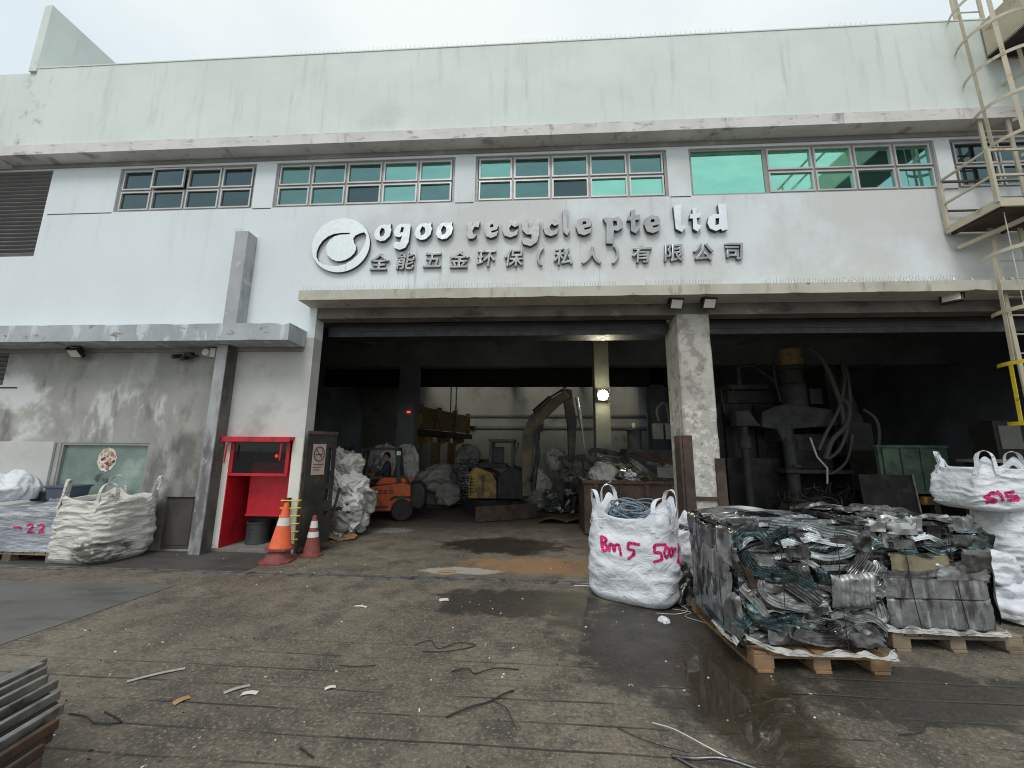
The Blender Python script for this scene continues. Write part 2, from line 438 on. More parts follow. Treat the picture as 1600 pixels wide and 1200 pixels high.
m_oranbeam = mat('chipped_amber_paint', (.42, .22, .02), .6, vary=.2, scale=5, co='obj', dirt=[dict(c=(.03, .025, .02), lo=.44, hi=.56, a=.95, s=5)])
m_frameyel = mat('dusty_yellow_steel', (.16, .12, .045), .7, vary=.2, scale=3, co='obj', dirt=[dict(c=(.06, .05, .03), lo=.5, hi=.68, a=.8, s=3)])
m_green = mat('green_container_paint', (.075, .13, .085), .6, vary=.2, scale=2.5, co='obj', dirt=[dict(c=(.03, .038, .03), lo=.5, hi=.68, a=.8, s=3), dict(c=(.16, .18, .15), lo=.62, hi=.7, a=.6, s=7)])
m_machine = mat('machine_grey_green', (.048, .052, .050), .65, .2, vary=.3, scale=2.5, co='obj', dirt=[dict(c=(.02, .02, .02), lo=.5, hi=.68, a=.8, s=3)])
m_brass = mat('ochre_cap_paint', (.30, .22, .09), .55, .2, vary=.2, co='obj', dirt=[dict(c=(.08, .06, .03), lo=.5, hi=.66, a=.7, s=6)])
m_hose = mat('hose_rubber', (.085, .085, .08), .7, vary=.25, co='obj')
m_lensoff = mat('floodlight_lens', (.62, .62, .55), .3, vary=.05, co='obj', bump=0)
m_film = mat('stretch_film', (.27, .29, .33), .25, vary=.25, scale=2, co='obj', bump=.3, bscale=14, coat=.4, fold=(4, .8, (.8, .8, 4)), dirt=[dict(c=(.56, .58, .62), lo=.5, hi=.64, a=.8, s=2.4, st=(.7, .7, 4)), dict(c=(.08, .09, .10), lo=.56, hi=.72, a=.7, s=2, st=(.8, .8, 3))])
m_drum = mat('drum_steel', (.055, .058, .062), .6, .3, vary=.2, co='obj')
m_hatch = mat('hatch_brown', (.075, .066, .062), .7, .1, vary=.2)
m_step = mat('step_concrete', (.16, .155, .145), .85, vary=.2, scale=4)
m_steel_dim = mat('sign_steel_dim', (.33, .332, .335), .34, .9, vary=.1, scale=4, bump=0, rvar=.06, dirt=[dict(c=(.34, .33, .31), lo=.5, hi=.72, a=.6, s=2.5)])  # greyer sign steel; on the Latin letters its tone paints a dimmer reflection
m_bin = mat('slate_blue_plastic', (.075, .09, .125), .55, vary=.1, co='obj', bump=0)
m_steelbar = mat('worn_steel_bar', (.30, .30, .29), .45, .8, vary=.3, scale=5, co='obj', dirt=[dict(c=(.10, .07, .05), lo=.5, hi=.66, a=.8, s=6)])
m_timber = mat('dark_timber', (.075, .05, .038), .9, vary=.3, co='obj', dirt=[dict(c=(.03, .022, .018), lo=.48, hi=.66, a=.8, s=4)])
m_paper = mat('paper_scrap', (.6, .58, .53), .85, vary=.12, co='obj', bump=0)
m_card = mat('cardboard', (.33, .20, .11), .85, vary=.15, co='obj')
m_wire_b = mat('black_wire', (.02, .019, .018), .7, co='obj', bump=0)
m_wire_w = mat('pale_wire', (.5, .49, .46), .6, co='obj', bump=0)
m_cable = mat('blue_grey_cable', (.15, .19, .245), .45, vary=.2, co='obj', bump=0)
m_skin = mat('skin', (.34, .19, .13), .6, vary=.06, co='obj', bump=0)
m_navy = mat('navy_cloth', (.025, .03, .045), .85, vary=.15, co='obj', bump=.2, bscale=40)
m_trous = mat('dark_trousers', (.022, .023, .026), .85, vary=.15, co='obj', bump=.2, bscale=40)
m_hair = mat('black_hair', (.012, .011, .010), .7, co='obj', bump=.3, bscale=60)
m_spike = mat('spike_steel', (.45, .46, .46), .45, .5, bump=0)
m_notice = mat('notice_board', (.36, .27, .24), .7, vary=.12, co='obj')
m_ink = mat('notice_ink', (.05, .035, .035), .7, co='obj', bump=0)
m_dullgrey = mat('dull_grey_panel', (.15, .155, .14), .7, vary=.2, co='obj')
m_em_red = emis('red_lamp', (1.0, .05, .04), 2.2)
m_em_lamp = emis('work_lamp_led', (1.0, .93, .66), 170)

def glass_pane(name, col, rough=.025, vary=.06):
    t = NT(name)
    c = t.coord('world')
    f = t.ramp(t.noise(c, 1.6, 4, .6, (1, 1, 3)), .3, .7)
    t.l(t.mix(f, tuple(x * (1 - vary) for x in col), tuple(min(1, x * (1 + vary)) for x in col)), t.p.inputs['Base Color'])
    t.p.inputs['Metallic'].default_value = .92
    t.l(t.ramp(t.noise(c, 5, 5), .4, .8, rough, rough + .05), t.p.inputs['Roughness'])
    t.l(t.bump(t.noise(c, .7, 2), .012, .02), t.p.inputs['Normal'])
    return t.mat
m_boom = mat('greasy_boom_paint', (.095, .072, .036), .65, vary=.25, scale=3, co='obj', dirt=[dict(c=(.03, .026, .02), lo=.46, hi=.6, a=.85, s=4)])
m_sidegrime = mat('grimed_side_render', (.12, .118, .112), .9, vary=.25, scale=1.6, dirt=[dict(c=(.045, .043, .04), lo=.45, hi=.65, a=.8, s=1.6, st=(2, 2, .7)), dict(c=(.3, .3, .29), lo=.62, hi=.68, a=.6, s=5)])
g_dark = glass_pane('tinted_glass_dim_reflect', (.075, .115, .125))  # one green glass
g_mid = glass_pane('tinted_glass_mid_reflect', (.125, .235, .23))
g_lite = glass_pane('tinted_glass_light_reflect', (.20, .44, .40))
g_bright = glass_pane('tinted_glass_bright_reflect', (.28, .66, .54))
m_frost = mat('frosted_green_glass', (.15, .21, .185), .3, vary=.3, scale=1.2, bump=0, spec=.7, rvar=.05, dirt=[dict(c=(.36, .44, .40), lo=.5, hi=.72, a=.8, s=1.2), dict(c=(.03, .03, .03), lo=.45, hi=.6, a=.9, s=4, mask=((-7.25, 6.2, 1.12), (.24, 1, .1)))])
def clear_glass():
    t = NT('dusty_clear_pane')
    t.p.inputs['Base Color'].default_value = (.02, .02, .022, 1)
    t.p.inputs['Roughness'].default_value = .04
    t.p.inputs['Alpha'].default_value = .45
    return t.mat
m_clear = clear_glass()

def ground_mat():
    t = NT('yard_concrete')
    c = t.coord('world')
    sep = t.n('ShaderNodeSeparateXYZ')
    t.l(c, sep.inputs[0])
    X, Yc = sep.outputs[0], sep.outputs[1]
    n_big = t.noise(c, .55, 5, .6)
    n_mid = t.noise(c, 2.6, 6, .65)
    n_fine = t.noise(c, 38, 4, .8)
    n_sp = t.noise(c, 95, 2, .6)
    col = t.mix(t.ramp(n_big, .35, .65), (.104, .086, .066), (.176, .148, .112))
    n_pat = t.noise(c, 1.15, 6, .7, (1, 1.6, 1), .6)
    col = t.mix(t.ramp(n_pat, .54, .66, 0, .6), col, (.215, .19, .14))
    scuff = t.noise(c, 10, 5, .7, (.8, 1.7, 1), .5, rot=.7)
    col = t.mix(t.ramp(scuff, .52, .7, 0, .6), col, (.20, .18, .14))
    col = t.mix(t.ramp(scuff, .48, .32, 0, .6), col, (.045, .041, .035))
    col = t.mix(t.ramp(n_mid, .42, .68, 0, .8), col, (.045, .041, .036))
    col = t.mix(t.ramp(n_fine, .53, .66, 0, .8), col, (.28, .25, .19))
    pit = t.noise(c, 17, 5, .75)
    col = t.mix(t.ramp(pit, .55, .72, 0, .5), col, (.19, .17, .13))
    col = t.mix(t.ramp(pit, .45, .3, 0, .65), col, (.038, .035, .03))
    col = t.mix(t.ramp(n_fine, .46, .34, 0, .7), col, (.028, .026, .022))
    # scored lines across the yard
    wob = t.math('MULTIPLY', t.math('SUBTRACT', t.noise(c, 1.3, 4), .5), .05)
    yy = t.math('ADD', t.math('ADD', Yc, wob), t.math('MULTIPLY', X, .012))
    fr = t.math('ABSOLUTE', t.math('SUBTRACT', t.math('FRACT', t.math('DIVIDE', yy, .215)), .5))
    brk = t.ramp(t.noise(c, 1.5, 5, .65, (.5, 2.5, 1)), .40, .60)
    near = t.ramp(Yc, 3.9, 3.0)
    line = t.math('MULTIPLY', t.math('MULTIPLY', t.ramp(fr, .06, .012), brk), near)
    col = t.mix(t.math('MULTIPLY', line, .8), col, (.016, .015, .013))
    # pale scrapes
    scr = t.ramp(t.noise(c, 6, 5, .7, (.7, 1.5, 1), 1.0), .64, .72, 0, .55)
    col = t.mix(scr, col, (.22, .205, .175))
    n_e = t.noise(c, 3.0, 6, .65)
    # stains: oil, rust, white powder
    oil = t.ellipse(c, (-.55, 7.1, 0), (1.15, .62, 5), n_e, 1.3)
    col = t.mix(t.math('MULTIPLY', oil, .9), col, (.010, .008, .006))
    rust = t.ellipse(c, (.15, 5.95, 0), (1.25, .42, 5), n_e, 1.2)
    col = t.mix(t.math('MULTIPLY', rust, t.ramp(n_mid, .3, .6, .35, .85)), col, (.27, .15, .065))
    pow_ = t.ellipse(c, (-1.0, 5.62, 0), (.55, .16, 5), n_e, 1.6)
    col = t.mix(t.math('MULTIPLY', pow_, .6), col, (.45, .42, .38))
    glz = t.ellipse(c, (-3.0, 8.15, 0), (.6, .3, 5), n_fine, 1.8)
    col = t.mix(t.math('MULTIPLY', glz, t.ramp(n_fine, .48, .56)), col, (.5, .52, .5))
    # damp concrete, the puddle, and the floor darkening into the bay
    damp = t.ellipse(c, (1.25, 3.75, 0), (1.08, 1.0, 5), n_e, 2.0)
    damp2 = t.ellipse(c, (2.7, 3.15, 0), (1.0, .36, 5), n_e, 2.4)
    damp3 = t.ellipse(c, (-.1, 4.55, 0), (1.1, .42, 5), n_e, 1.8)
    dampA = t.math('MAXIMUM', damp, t.math('MAXIMUM', damp2, damp3))
    pud = t.ellipse(c, (1.42, 3.0, 0), (.40, .85, 5), n_e, .9)
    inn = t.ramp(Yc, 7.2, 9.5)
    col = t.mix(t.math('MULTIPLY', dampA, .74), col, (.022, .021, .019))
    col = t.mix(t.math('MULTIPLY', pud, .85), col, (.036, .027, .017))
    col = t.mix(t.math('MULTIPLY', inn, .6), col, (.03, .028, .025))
    t.l(col, t.p.inputs['Base Color'])
    ro = t.ramp(n_mid, .3, .7, .6, .85)
    ro = t.math('SUBTRACT', ro, t.math('MULTIPLY', dampA, .28))
    ro = t.math('SUBTRACT', ro, t.math('MULTIPLY', pud, .7))
    ro = t.math('SUBTRACT', ro, t.math('MULTIPLY', oil, .2))
    t.l(t.math('MAXIMUM', ro, .03), t.p.inputs['Roughness'])
    dry = t.math('SUBTRACT', 1.0, pud)
    h = t.math('SUBTRACT', t.math('ADD', t.math('MULTIPLY', n_fine, .6), t.math('MULTIPLY', n_mid, .8)), t.math('MULTIPLY', line, 1.2))
    t.l(t.bump(t.math('MULTIPLY', h, dry), .55, .02), t.p.inputs['Normal'])
    return t.mat
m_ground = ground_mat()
m_slab = mat('smooth_concrete_slab', (.105, .103, .098), .7, vary=.2, scale=1.0, bump=.3, bscale=40, dirt=[dict(c=(.05, .048, .045), lo=.5, hi=.7, a=.7, s=1.5, st=(.5, 2, 1)), dict(c=(.2, .2, .19), lo=.64, hi=.72, a=.5, s=3, st=(.4, 2.5, 1))])
m_apron = mat('apron_concrete', (.055, .052, .048), .7, vary=.25, scale=1.3, bump=.3, bscale=40, dirt=[dict(c=(.025, .024, .022), lo=.5, hi=.7, a=.7, s=1.8, st=(.5, 2, 1))])
# ================================================================ setting
rng = random.Random(7)
def sheet(name, x0, y0, x1, y1, z, m, nx=1, ny=1, kind='structure'):
    b = MB()
    b.grid(lambda u, v: (x0 + (x1 - x0) * u, y0 + (y1 - y0) * v, z), nx + 1, ny + 1)
    return b.build(name, m, kind=kind)
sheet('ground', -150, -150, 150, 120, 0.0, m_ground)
b = MB()
b.prism([(-14, 3.28, .0005), (-4.47, 3.28, .0005), (-4.32, 4.76, .0005), (-14, 4.66, .0005)], (0, 0, .006))
b.build('concrete_slab', m_slab, kind='structure')
b = MB()
b.prism([(-14, 5.30, .0005), (-3.9, 5.30, .0005), (-3.9, 6.2, .0005), (-14, 6.2, .0005)], (0, 0, .004))
b.build('pavement', m_apron, kind='structure')

# ---------------------------------------------------------------- the warehouse
W = 6.25
bld = thing('warehouse_building', 'large white rendered scrap warehouse with green tinted windows and two open loading bays', 'building', (0, 6.5, 0))

def holed(x0, x1, z0, z1, y0, y1, holes, m=0, mb=None):
    """wall slab with rectangular holes, one closed skin"""
    mb = mb or MB()
    xs = sorted({x0, x1} | {h[0] for h in holes} | {h[1] for h in holes})
    zs = sorted({z0, z1} | {h[2] for h in holes} | {h[3] for h in holes})
    def solid(i, j):
        if i < 0 or j < 0 or i >= len(xs) - 1 or j >= len(zs) - 1:
            return False
        cx, cz = (xs[i] + xs[i + 1]) / 2, (zs[j] + zs[j + 1]) / 2
        return not any(h[0] < cx < h[1] and h[2] < cz < h[3] for h in holes)
    for i in range(len(xs) - 1):
        for j in range(len(zs) - 1):
            if not solid(i, j):
                continue
            a, bb, c, d = xs[i], xs[i + 1], zs[j], zs[j + 1]
            q = lambda *p: mb.add(p, [(0, 1, 2, 3)], m)
            q((a, y0, c), (bb, y0, c), (bb, y0, d), (a, y0, d))
            q((a, y1, c), (a, y1, d), (bb, y1, d), (bb, y1, c))
            if not solid(i - 1, j): q((a, y0, c), (a, y0, d), (a, y1, d), (a, y1, c))
            if not solid(i + 1, j): q((bb, y0, c), (bb, y1, c), (bb, y1, d), (bb, y0, d))
            if not solid(i, j - 1): q((a, y0, c), (a, y1, c), (bb, y1, c), (bb, y0, c))
            if not solid(i, j + 1): q((a, y0, d), (bb, y0, d), (bb, y1, d), (a, y1, d))
    return mb

WIN = [(-8.06, -5.29, [.25, .5, .75], 4), (-4.89, -1.45, [.2, .4, .6, .8], 5), (-1.07, 2.38, [.2, .4, .6, .8], 5), (2.77, 6.92, None, 4), (7.17, 10.2, [.25, .5, .75], 4)]
Z0, Z1 = 6.075, 7.01
holes = [(a, c, Z0, Z1) for a, c, _, _ in WIN] + [(-12.5, -9.49, 5.2, 7.03)]
holed(-13, 11, 4.1, 7.2, W, W + .25, holes).build('wall', m_wall, bld, fix=False)
# strip of wall left of the loading bay down to the small canopy, white
holed(-13, -3.82, 3.55, 4.1, W, W + .25, []).build('wall', m_wall, bld, fix=False)
holed(-5.22, -3.82, 0, 3.55, W, W + .25, [(-5.17, -4.00, 0, 1.83)]).build('wall', m_soil_white, bld, fix=False)
holed(-13, -5.22, 0, 3.55, W, W + .25, [(-8.14, -6.52, .80, 1.71), (-13, -9.5, 2.72, 3.3), (-6.09, -5.555, .02, .84)]).build('wall', m_dirty, bld, fix=False)
# projecting pale panel at far left
MB().box(-13, W - .04, 0.02, -8.22, W - .002, 1.72).build('wall_panel', m_soil_white, bld, bevel=.006)
MB().box(-13, W - .012, 2.66, -9.2, W - .002, 2.68).build('joint_strip', m_dark, bld)
# lintel over the bays, column between them, reveals
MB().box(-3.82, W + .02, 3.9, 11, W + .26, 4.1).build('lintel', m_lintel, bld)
def rough_col():
    mb = MB()
    x0, x1, y0, y1 = 2.37, 2.90, W + .004, W + .6
    n = 60
    def ring(z):
        ch = lambda s: .02 + .05 * max(0, noise.noise((s * 9.1, 3.3, z * 2.4)) - .05) + (.03 if z < 2.2 else 0) * max(0, noise.noise((s, z * 6, 1)))
        c1, c2 = ch(1), ch(2)
        return [(x0 + c1, y0, z), (x1 - c2, y0, z), (x1, y0 + c2, z), (x1, y1, z), (x0, y1, z), (x0, y0 + c1, z)]
    rings = [ring(3.9 * i / n) for i in range(n + 1)]
    vs = [p for r_ in rings for p in r_]
    fs = [(i * 6 + k, i * 6 + (k + 1) % 6, i * 6 + 6 + (k + 1) % 6, i * 6 + 6 + k) for i in range(n) for k in range(6)]
    fs += [tuple(range(6))[::-1], tuple(n * 6 + k for k in range(6))]
    return mb.add(vs, fs)
colm = rough_col().build('column', m_column, bld)
g = MB()
g.box(2.325, W - .03, 0.01, 2.47, W + .3, 1.9)
g.box(2.28, W - .02, 0.01, 2.32, W + .22, 1.9)
g.build('corner_guard', m_rust, colm, bevel=.004)
g = MB()
g.box(2.80, W - .03, 0.01, 2.945, W + .3, 1.55)
g.build('corner_guard', m_rust, colm, bevel=.004)
MB().box(2.47, W - .025, .92, 2.80, W + .002, .97).build('tie_bar', m_rust, colm)
# roller shutter boxes
for a, c in ((-3.82, 2.37), (2.9, 11)):
    s_ = MB()
    for k in range(5):
        s_.box(a + .05, W + .34, 3.66 + k * .1, c - .05, W + .40 + .012 * (k % 2), 3.755 + k * .1)
    s_.box(a + .02, W + .42, 3.72, c - .02, W + .9, 4.22)
    s_.build('roller_shutter', m_black, bld)
# ledge below the parapet
def ragged_box(x0, y0, z0, x1, y1, z1, n, amp, seed, top=0.0):
    mb = MB()
    rings = []
    for i in range(n + 1):
        x = x0 + (x1 - x0) * i / n
        j = lambda k: amp * max(0, noise.noise((x * 2.3, seed + k, 0)) + .5 * noise.noise((x * 9, seed, k)) - .12)
        t = top * max(0, noise.noise((x * 1.1, seed + 9, 0)) + .6 * noise.noise((x * 5, seed, 3)))
        rings.append([(x, y0 + j(1) * .6, z0 + j(2)), (x, y1, z0), (x, y1, z1), (x, y0 + t, z1), (x, y0, z1 - t)])
    vs = [p for r_ in rings for p in r_]
    fs = [(i * 5 + k, i * 5 + (k + 1) % 5, i * 5 + 5 + (k + 1) % 5, i * 5 + 5 + k) for i in range(n) for k in range(5)]
    fs += [tuple(range(5))[::-1], tuple(n * 5 + k for k in range(5))]
    return mb.add(vs, fs)
ragged_box(-10.35, 5.97, 7.15, 11, W - .002, 7.36, 90, .012, 2).build('ledge', m_ledge, bld)
ragged_box(-13, 6.02, 7.08, -10.36, W - .002, 7.30, 20, .012, 3).build('ledge', m_ledge, bld)
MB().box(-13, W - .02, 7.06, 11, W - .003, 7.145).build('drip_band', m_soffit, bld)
# parapet and party wall
MB().box(-9.98, 6.0, 7.362, 11, W + .2, 9.14).build('parapet', m_parapet, bld)
MB().box(-14, 6.03, 7.32, -9.985, W + .2, 9.08).build('parapet', m_parapet, bld)
MB().box(-10.16, 5.985, 9.082, -9.99, 11.0, 10.70).build('party_wall', m_parapet, bld, bevel=.01)
MB().box(-9.97, 5.99, 9.14, 11, W + .22, 9.165).build('coping', m_parapet, bld)
# canopies
ragged_box(-3.955, 5.90, 4.1, 11.0, W - .002, 4.27, 150, .035, 11).build('canopy', m_canopy, bld)
ragged_box(-13, 5.77, 3.372, -3.965, W - .002, 3.66, 110, .02, 21, .05).build('canopy', m_canopy_l, bld)
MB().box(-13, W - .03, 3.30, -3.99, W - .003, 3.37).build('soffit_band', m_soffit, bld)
# pilaster (boxing) left of the red recess
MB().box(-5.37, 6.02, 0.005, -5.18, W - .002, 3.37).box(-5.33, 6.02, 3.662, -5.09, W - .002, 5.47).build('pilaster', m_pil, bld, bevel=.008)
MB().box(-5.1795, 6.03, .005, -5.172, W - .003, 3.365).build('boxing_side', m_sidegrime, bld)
# groove along the sill line
for a, c in ((-9.4, -8.08), (-5.27, -4.91), (-1.43, -1.09), (2.4, 2.75), (6.94, 7.15)):
    MB().box(a, W - .006, 6.058, c, W - .001, 6.07).build('joint_strip', m_dark, bld)
# windows
def window(x0, x1, cols, panes, tilt=None, big=False):
    y0, y1 = W + .03, W + .09
    fr = MB()
    t = .045
    fr.box(x0, y0, Z0, x1, y1, Z0 + t).box(x0, y0, Z1 - t, x1, y1, Z1)
    fr.box(x0, y0, Z0 + t, x0 + t, y1, Z1 - t).box(x1 - t, y0, Z0 + t, x1, y1, Z1 - t)
    xs = [x0 + t] + [x0 + (x1 - x0) * c for c in cols] + [x1 - t] if not big else [x0 + t, x0 + 1.33] + [x0 + 1.45 + (x1 - x0 - 1.45) * k / 4 for k in (1, 2, 3)] + [x1 - t]
    zm = (Z0 + Z1) / 2 - .01
    for k, x in enumerate(xs[1:-1]):
        hw = .05 if big and k == 0 else .02
        fr.box(x - hw, y0 + .004, Z0 + t, x + hw, y1 - .004, Z1 - t)
    for k in range(len(xs) - 1):
        if big and k == 0:
            continue
        fr.box(xs[k] + (.02 if k else 0), y0 + .008, zm - .02, xs[k + 1] - .02, y1 - .008, zm + .02)
    f = fr.build('window', m_frame, bld)
    r_ = random.Random(int(x0 * 10))
    for k in range(len(xs) - 1):
        a, c = xs[k], xs[k + 1]
        rows = [(Z0 + t, Z1 - t)] if big and k == 0 else [(Z0 + t, zm - .02), (zm + .02, Z1 - t)]
        for q, (za, zb) in enumerate(rows):
            p = MB()
            # sash: thin light frame round the pane
            if not (big and k == 0):
                m_ = .028
                p.box(a + .02, y0 - .012, za, c - .02, y0 + .02, za + m_, 1).box(a + .02, y0 - .012, zb - m_, c - .02, y0 + .02, zb, 1)
                p.box(a + .02, y0 - .012, za + m_, a + .02 + m_, y0 + .02, zb - m_, 1).box(c - .02 - m_, y0 - .012, za + m_, c - .02, y0 + .02, zb - m_, 1)
            tz = r_.uniform(-.004, .004)
            p.add([(a + .01, y0 + .018 + tz, za), (c - .01, y0 + .018 - tz, za), (c - .01, y0 + .018 - tz, zb), (a + .01, y0 + .018 + tz, zb)], [(0, 1, 2, 3)], 0)
            o = p.build('pane', [panes(k, q), m_winsash], f)
            if tilt and tilt == (k, q):
                o.location.y -= .05
                o.rotation_euler = (0, 0, 0)
    return f
m_winsash = mat('sash_aluminium', (.50, .50, .49), .45, .4, vary=.08, bump=0)
window(*WIN[0][:3], lambda k, q: g_dark, tilt=(1, 1))
pm = {(0, 0): g_mid, (2, 0): g_dark, (3, 0): g_lite, (3, 1): g_lite, (4, 1): g_lite}
window(*WIN[1][:3], lambda k, q: pm.get((k, q), g_mid))
pm2 = {(1, 0): g_mid, (2, 0): g_mid, (2, 1): g_mid, (3, 1): g_mid, (3, 0): g_lite, (4, 0): g_bright, (3, 0): g_lite}
window(*WIN[2][:3], lambda k, q: {(0, 0): g_mid, (0, 1): g_lite, (2, 0): g_dark, (3, 0): g_bright, (4, 0): g_bright}.get((k, q), g_mid))
window(WIN[3][0], WIN[3][1], None, lambda k, q: g_bright if k < 3 else g_lite, big=True)
window(*WIN[4][:3], lambda k, q: g_dark)
# louvres
def louvre(x0, x1, z0, z1, n):
    lb = MB()
    lb.box(x0, W + .2, z0, x1, W + .22, z1, 1)
    for k in range(n):
        z = z0 + (z1 - z0) * (k + .5) / n
        lb.obox(((x0 + x1) / 2, W + .08, z), (x1 - x0 - .02, .14, .016), (R(-38), 0, 0), 0)
    return lb.build('louvre', [m_louv, m_black], bld)
m_louv = mat('louvre_grey', (.22, .22, .225), .55, .3, vary=.1, bump=0)
louvre(-12.5, -9.49, 5.2, 7.03, 22)
louvre(-13, -9.5, 2.72, 3.3, 7)
# frosted window, hatch door
fw_ = MB()
for q in ((-8.14, .80, -8.10, 1.71), (-6.56, .80, -6.52, 1.71)):
    fw_.box(q[0], W + .01, q[1], q[2], W + .1, q[3])
fw_.box(-8.10, W + .01, 1.67, -6.56, W + .1, 1.71).box(-8.10, W + .01, .80, -6.56, W + .1, .84)
f = fw_.build('window', m_frame, bld)
MB().box(-8.10, W + .05, .84, -6.56, W + .06, 1.67).build('pane', m_frost, f)
MB().box(-6.085, W + .03, .025, -5.56, W + .06, .835).box(-6.02, W + .022, .08, -5.62, W + .031, .78).build('hatch_door', m_hatch, bld, bevel=.004)
# white painted band round the corner of the bay and jamb
MB().box(-5.178, W - .012, .005, -5.07, W - .002, 1.81).build('jamb_strip', m_whitep, bld)
jb = MB()
jb.box(-4.00, W - .014, .005, -3.815, W - .002, 1.80).box(-3.8185, W - .014, .005, -3.806, W + .25, 1.80, 1)
jb.build('jamb_strip', [m_whitep, m_grime_white], bld)
MB().box(-5.21, W - .02, .002, -3.84, W + .62, .058).build('recess_step', m_step, bld, bevel=.008)
# interior shell
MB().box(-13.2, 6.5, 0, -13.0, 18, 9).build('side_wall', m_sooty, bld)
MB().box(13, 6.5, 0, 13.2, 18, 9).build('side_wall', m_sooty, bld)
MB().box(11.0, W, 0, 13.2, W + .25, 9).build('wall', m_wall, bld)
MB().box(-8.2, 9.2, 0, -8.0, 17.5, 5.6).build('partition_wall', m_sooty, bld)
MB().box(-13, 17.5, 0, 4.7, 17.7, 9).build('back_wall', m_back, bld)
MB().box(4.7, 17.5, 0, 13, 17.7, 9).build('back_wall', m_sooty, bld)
# ceiling and roof with an unseen skylight gap added to light the rear wall
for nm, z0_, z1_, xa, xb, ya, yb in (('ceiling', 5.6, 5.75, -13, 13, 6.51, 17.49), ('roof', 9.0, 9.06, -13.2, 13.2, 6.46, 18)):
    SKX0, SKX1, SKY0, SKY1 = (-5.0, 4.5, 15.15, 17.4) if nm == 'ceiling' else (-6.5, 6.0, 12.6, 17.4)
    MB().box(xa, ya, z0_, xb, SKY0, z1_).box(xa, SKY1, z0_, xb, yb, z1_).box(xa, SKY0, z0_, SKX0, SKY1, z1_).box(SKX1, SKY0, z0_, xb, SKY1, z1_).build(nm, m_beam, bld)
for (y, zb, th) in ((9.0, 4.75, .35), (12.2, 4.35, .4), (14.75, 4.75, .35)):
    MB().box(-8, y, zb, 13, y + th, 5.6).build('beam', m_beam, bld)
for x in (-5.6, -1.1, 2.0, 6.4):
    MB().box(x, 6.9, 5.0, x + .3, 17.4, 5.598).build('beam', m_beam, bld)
MB().box(-8, 14.0, 4.02, 5.0, 14.4, 4.72).box(-8, 13.94, 4.02, 5, 14.46, 4.06).build('crane_girder', m_dark, bld)
MB().box(-4.42, 12.2, 0, -3.86, 12.7, 4.35).build('interior_pillar', m_sooty, bld)
lampcol = MB().box(1.60, 10.1, 0, 1.98, 10.5, 4.75).build('interior_pillar', m_back, bld)
MB().box(4.2, 14, 0, 4.7, 14.5, 5.6).build('interior_pillar', m_sooty, bld)
cb = MB()
for z in (3.15, 3.22, 2.62, 2.69):
    cb.tube([(-3.6, 17.46, z), (5, 17.46, z + .02)], .018, 6)
for x in (-3.85, -3.6):
    cb.tube([(x, 17.45, 0.3), (x, 17.45, 4.6)], .022, 6)
cb.box(-3.4, 17.38, 2.66, -2.7, 17.49, 2.72).box(-.4, 17.38, 2.66, .4, 17.49, 2.72)
cb.build('wall_conduit', m_black, bld)
# bird spikes along ledges
sp = MB()
def spikes(x0, x1, y, z, step, h, gaps=True):
    x = x0
    while x < x1:
        if not gaps or noise.noise((x * .9, z, 0)) > -.28:
            for dy in (-.05, .05):
                sp.tube([(x, y, z), (x + rng.uniform(-.01, .01), y + dy, z + h * rng.uniform(.8, 1.05))], .0025, 3)
        x += step
spikes(-3.9, 9.5, 5.97, 4.26, .045, .105)
spikes(-4.6, 6.0, 6.05, 9.16, .09, .09)
spikes(-5.39, -5.18, 6.1, 5.465, .035, .09, False)
o = sp.build('bird_spikes', m_spike, bld)
o['kind'] = 'stuff'
# sliding gate track
b = MB()
b.box(-9, 5.19, .002, 9, 5.225, .014, 1).box(-9, 5.225, .002, 9, 5.262, .005, 0).box(-9, 5.262, .002, 9, 5.285, .017, 1)
tag(b.build('gate_track', [m_black, m_steelbar]), 'long steel sliding gate track set in the ground across the loading bay', 'gate track')

# ---------------------------------------------------------------- sign
sign = thing('company_sign', 'raised metal company name sign with round logo in Latin and Chinese letters above the bay', 'sign', (0, W, 4.8))
def plate(name, polys, depth, y, parent, mats, bev=.004):
    """polys: list of (x,z) outlines, even-odd filled; front at y-depth"""
    cu = bpy.data.curves.new(name, 'CURVE')
    cu.dimensions = '2D'
    cu.fill_mode = 'BOTH'
    cu.extrude = depth / 2
    for p in polys:
        s_ = cu.splines.new('POLY')
        s_.points.add(len(p) - 1)
        for q, (a, c) in zip(s_.points, p):
            q.co = (a, c, 0, 1)
        s_.use_cyclic_u = True
    to = bpy.data.objects.new('tmp', cu)
    COL.objects.link(to)
    return curve_to_part(to, name, depth, y, parent, mats)
def curve_to_part(to, name, depth, y, parent, mats):
    bpy.context.view_layer.update()
    dg = bpy.context.evaluated_depsgraph_get()
    me = bpy.data.meshes.new_from_object(to.evaluated_get(dg))
    cu = to.data
    bpy.data.objects.remove(to)
    bpy.data.curves.remove(cu)
    off = wpos(parent)
    for v in me.vertices:
        x, z, d = v.co
        v.co = (x - off.x, y - depth / 2 - d - off.y, z - off.z)
    bm = bmesh.new()
    bm.from_mesh(me)
    bmesh.ops.remove_doubles(bm, verts=bm.verts, dist=1e-5)
    bmesh.ops.recalc_face_normals(bm, faces=bm.faces)
    bm.to_mesh(me)
    bm.free()
    me.materials.clear()
    for m_ in mats:
        me.materials.append(m_)
    for p in me.polygons:
        p.material_index = 0 if p.normal.y < -.3 else 1
    o = bpy.data.objects.new(name, me)
    COL.objects.link(o)
    o.parent = parent
    return o
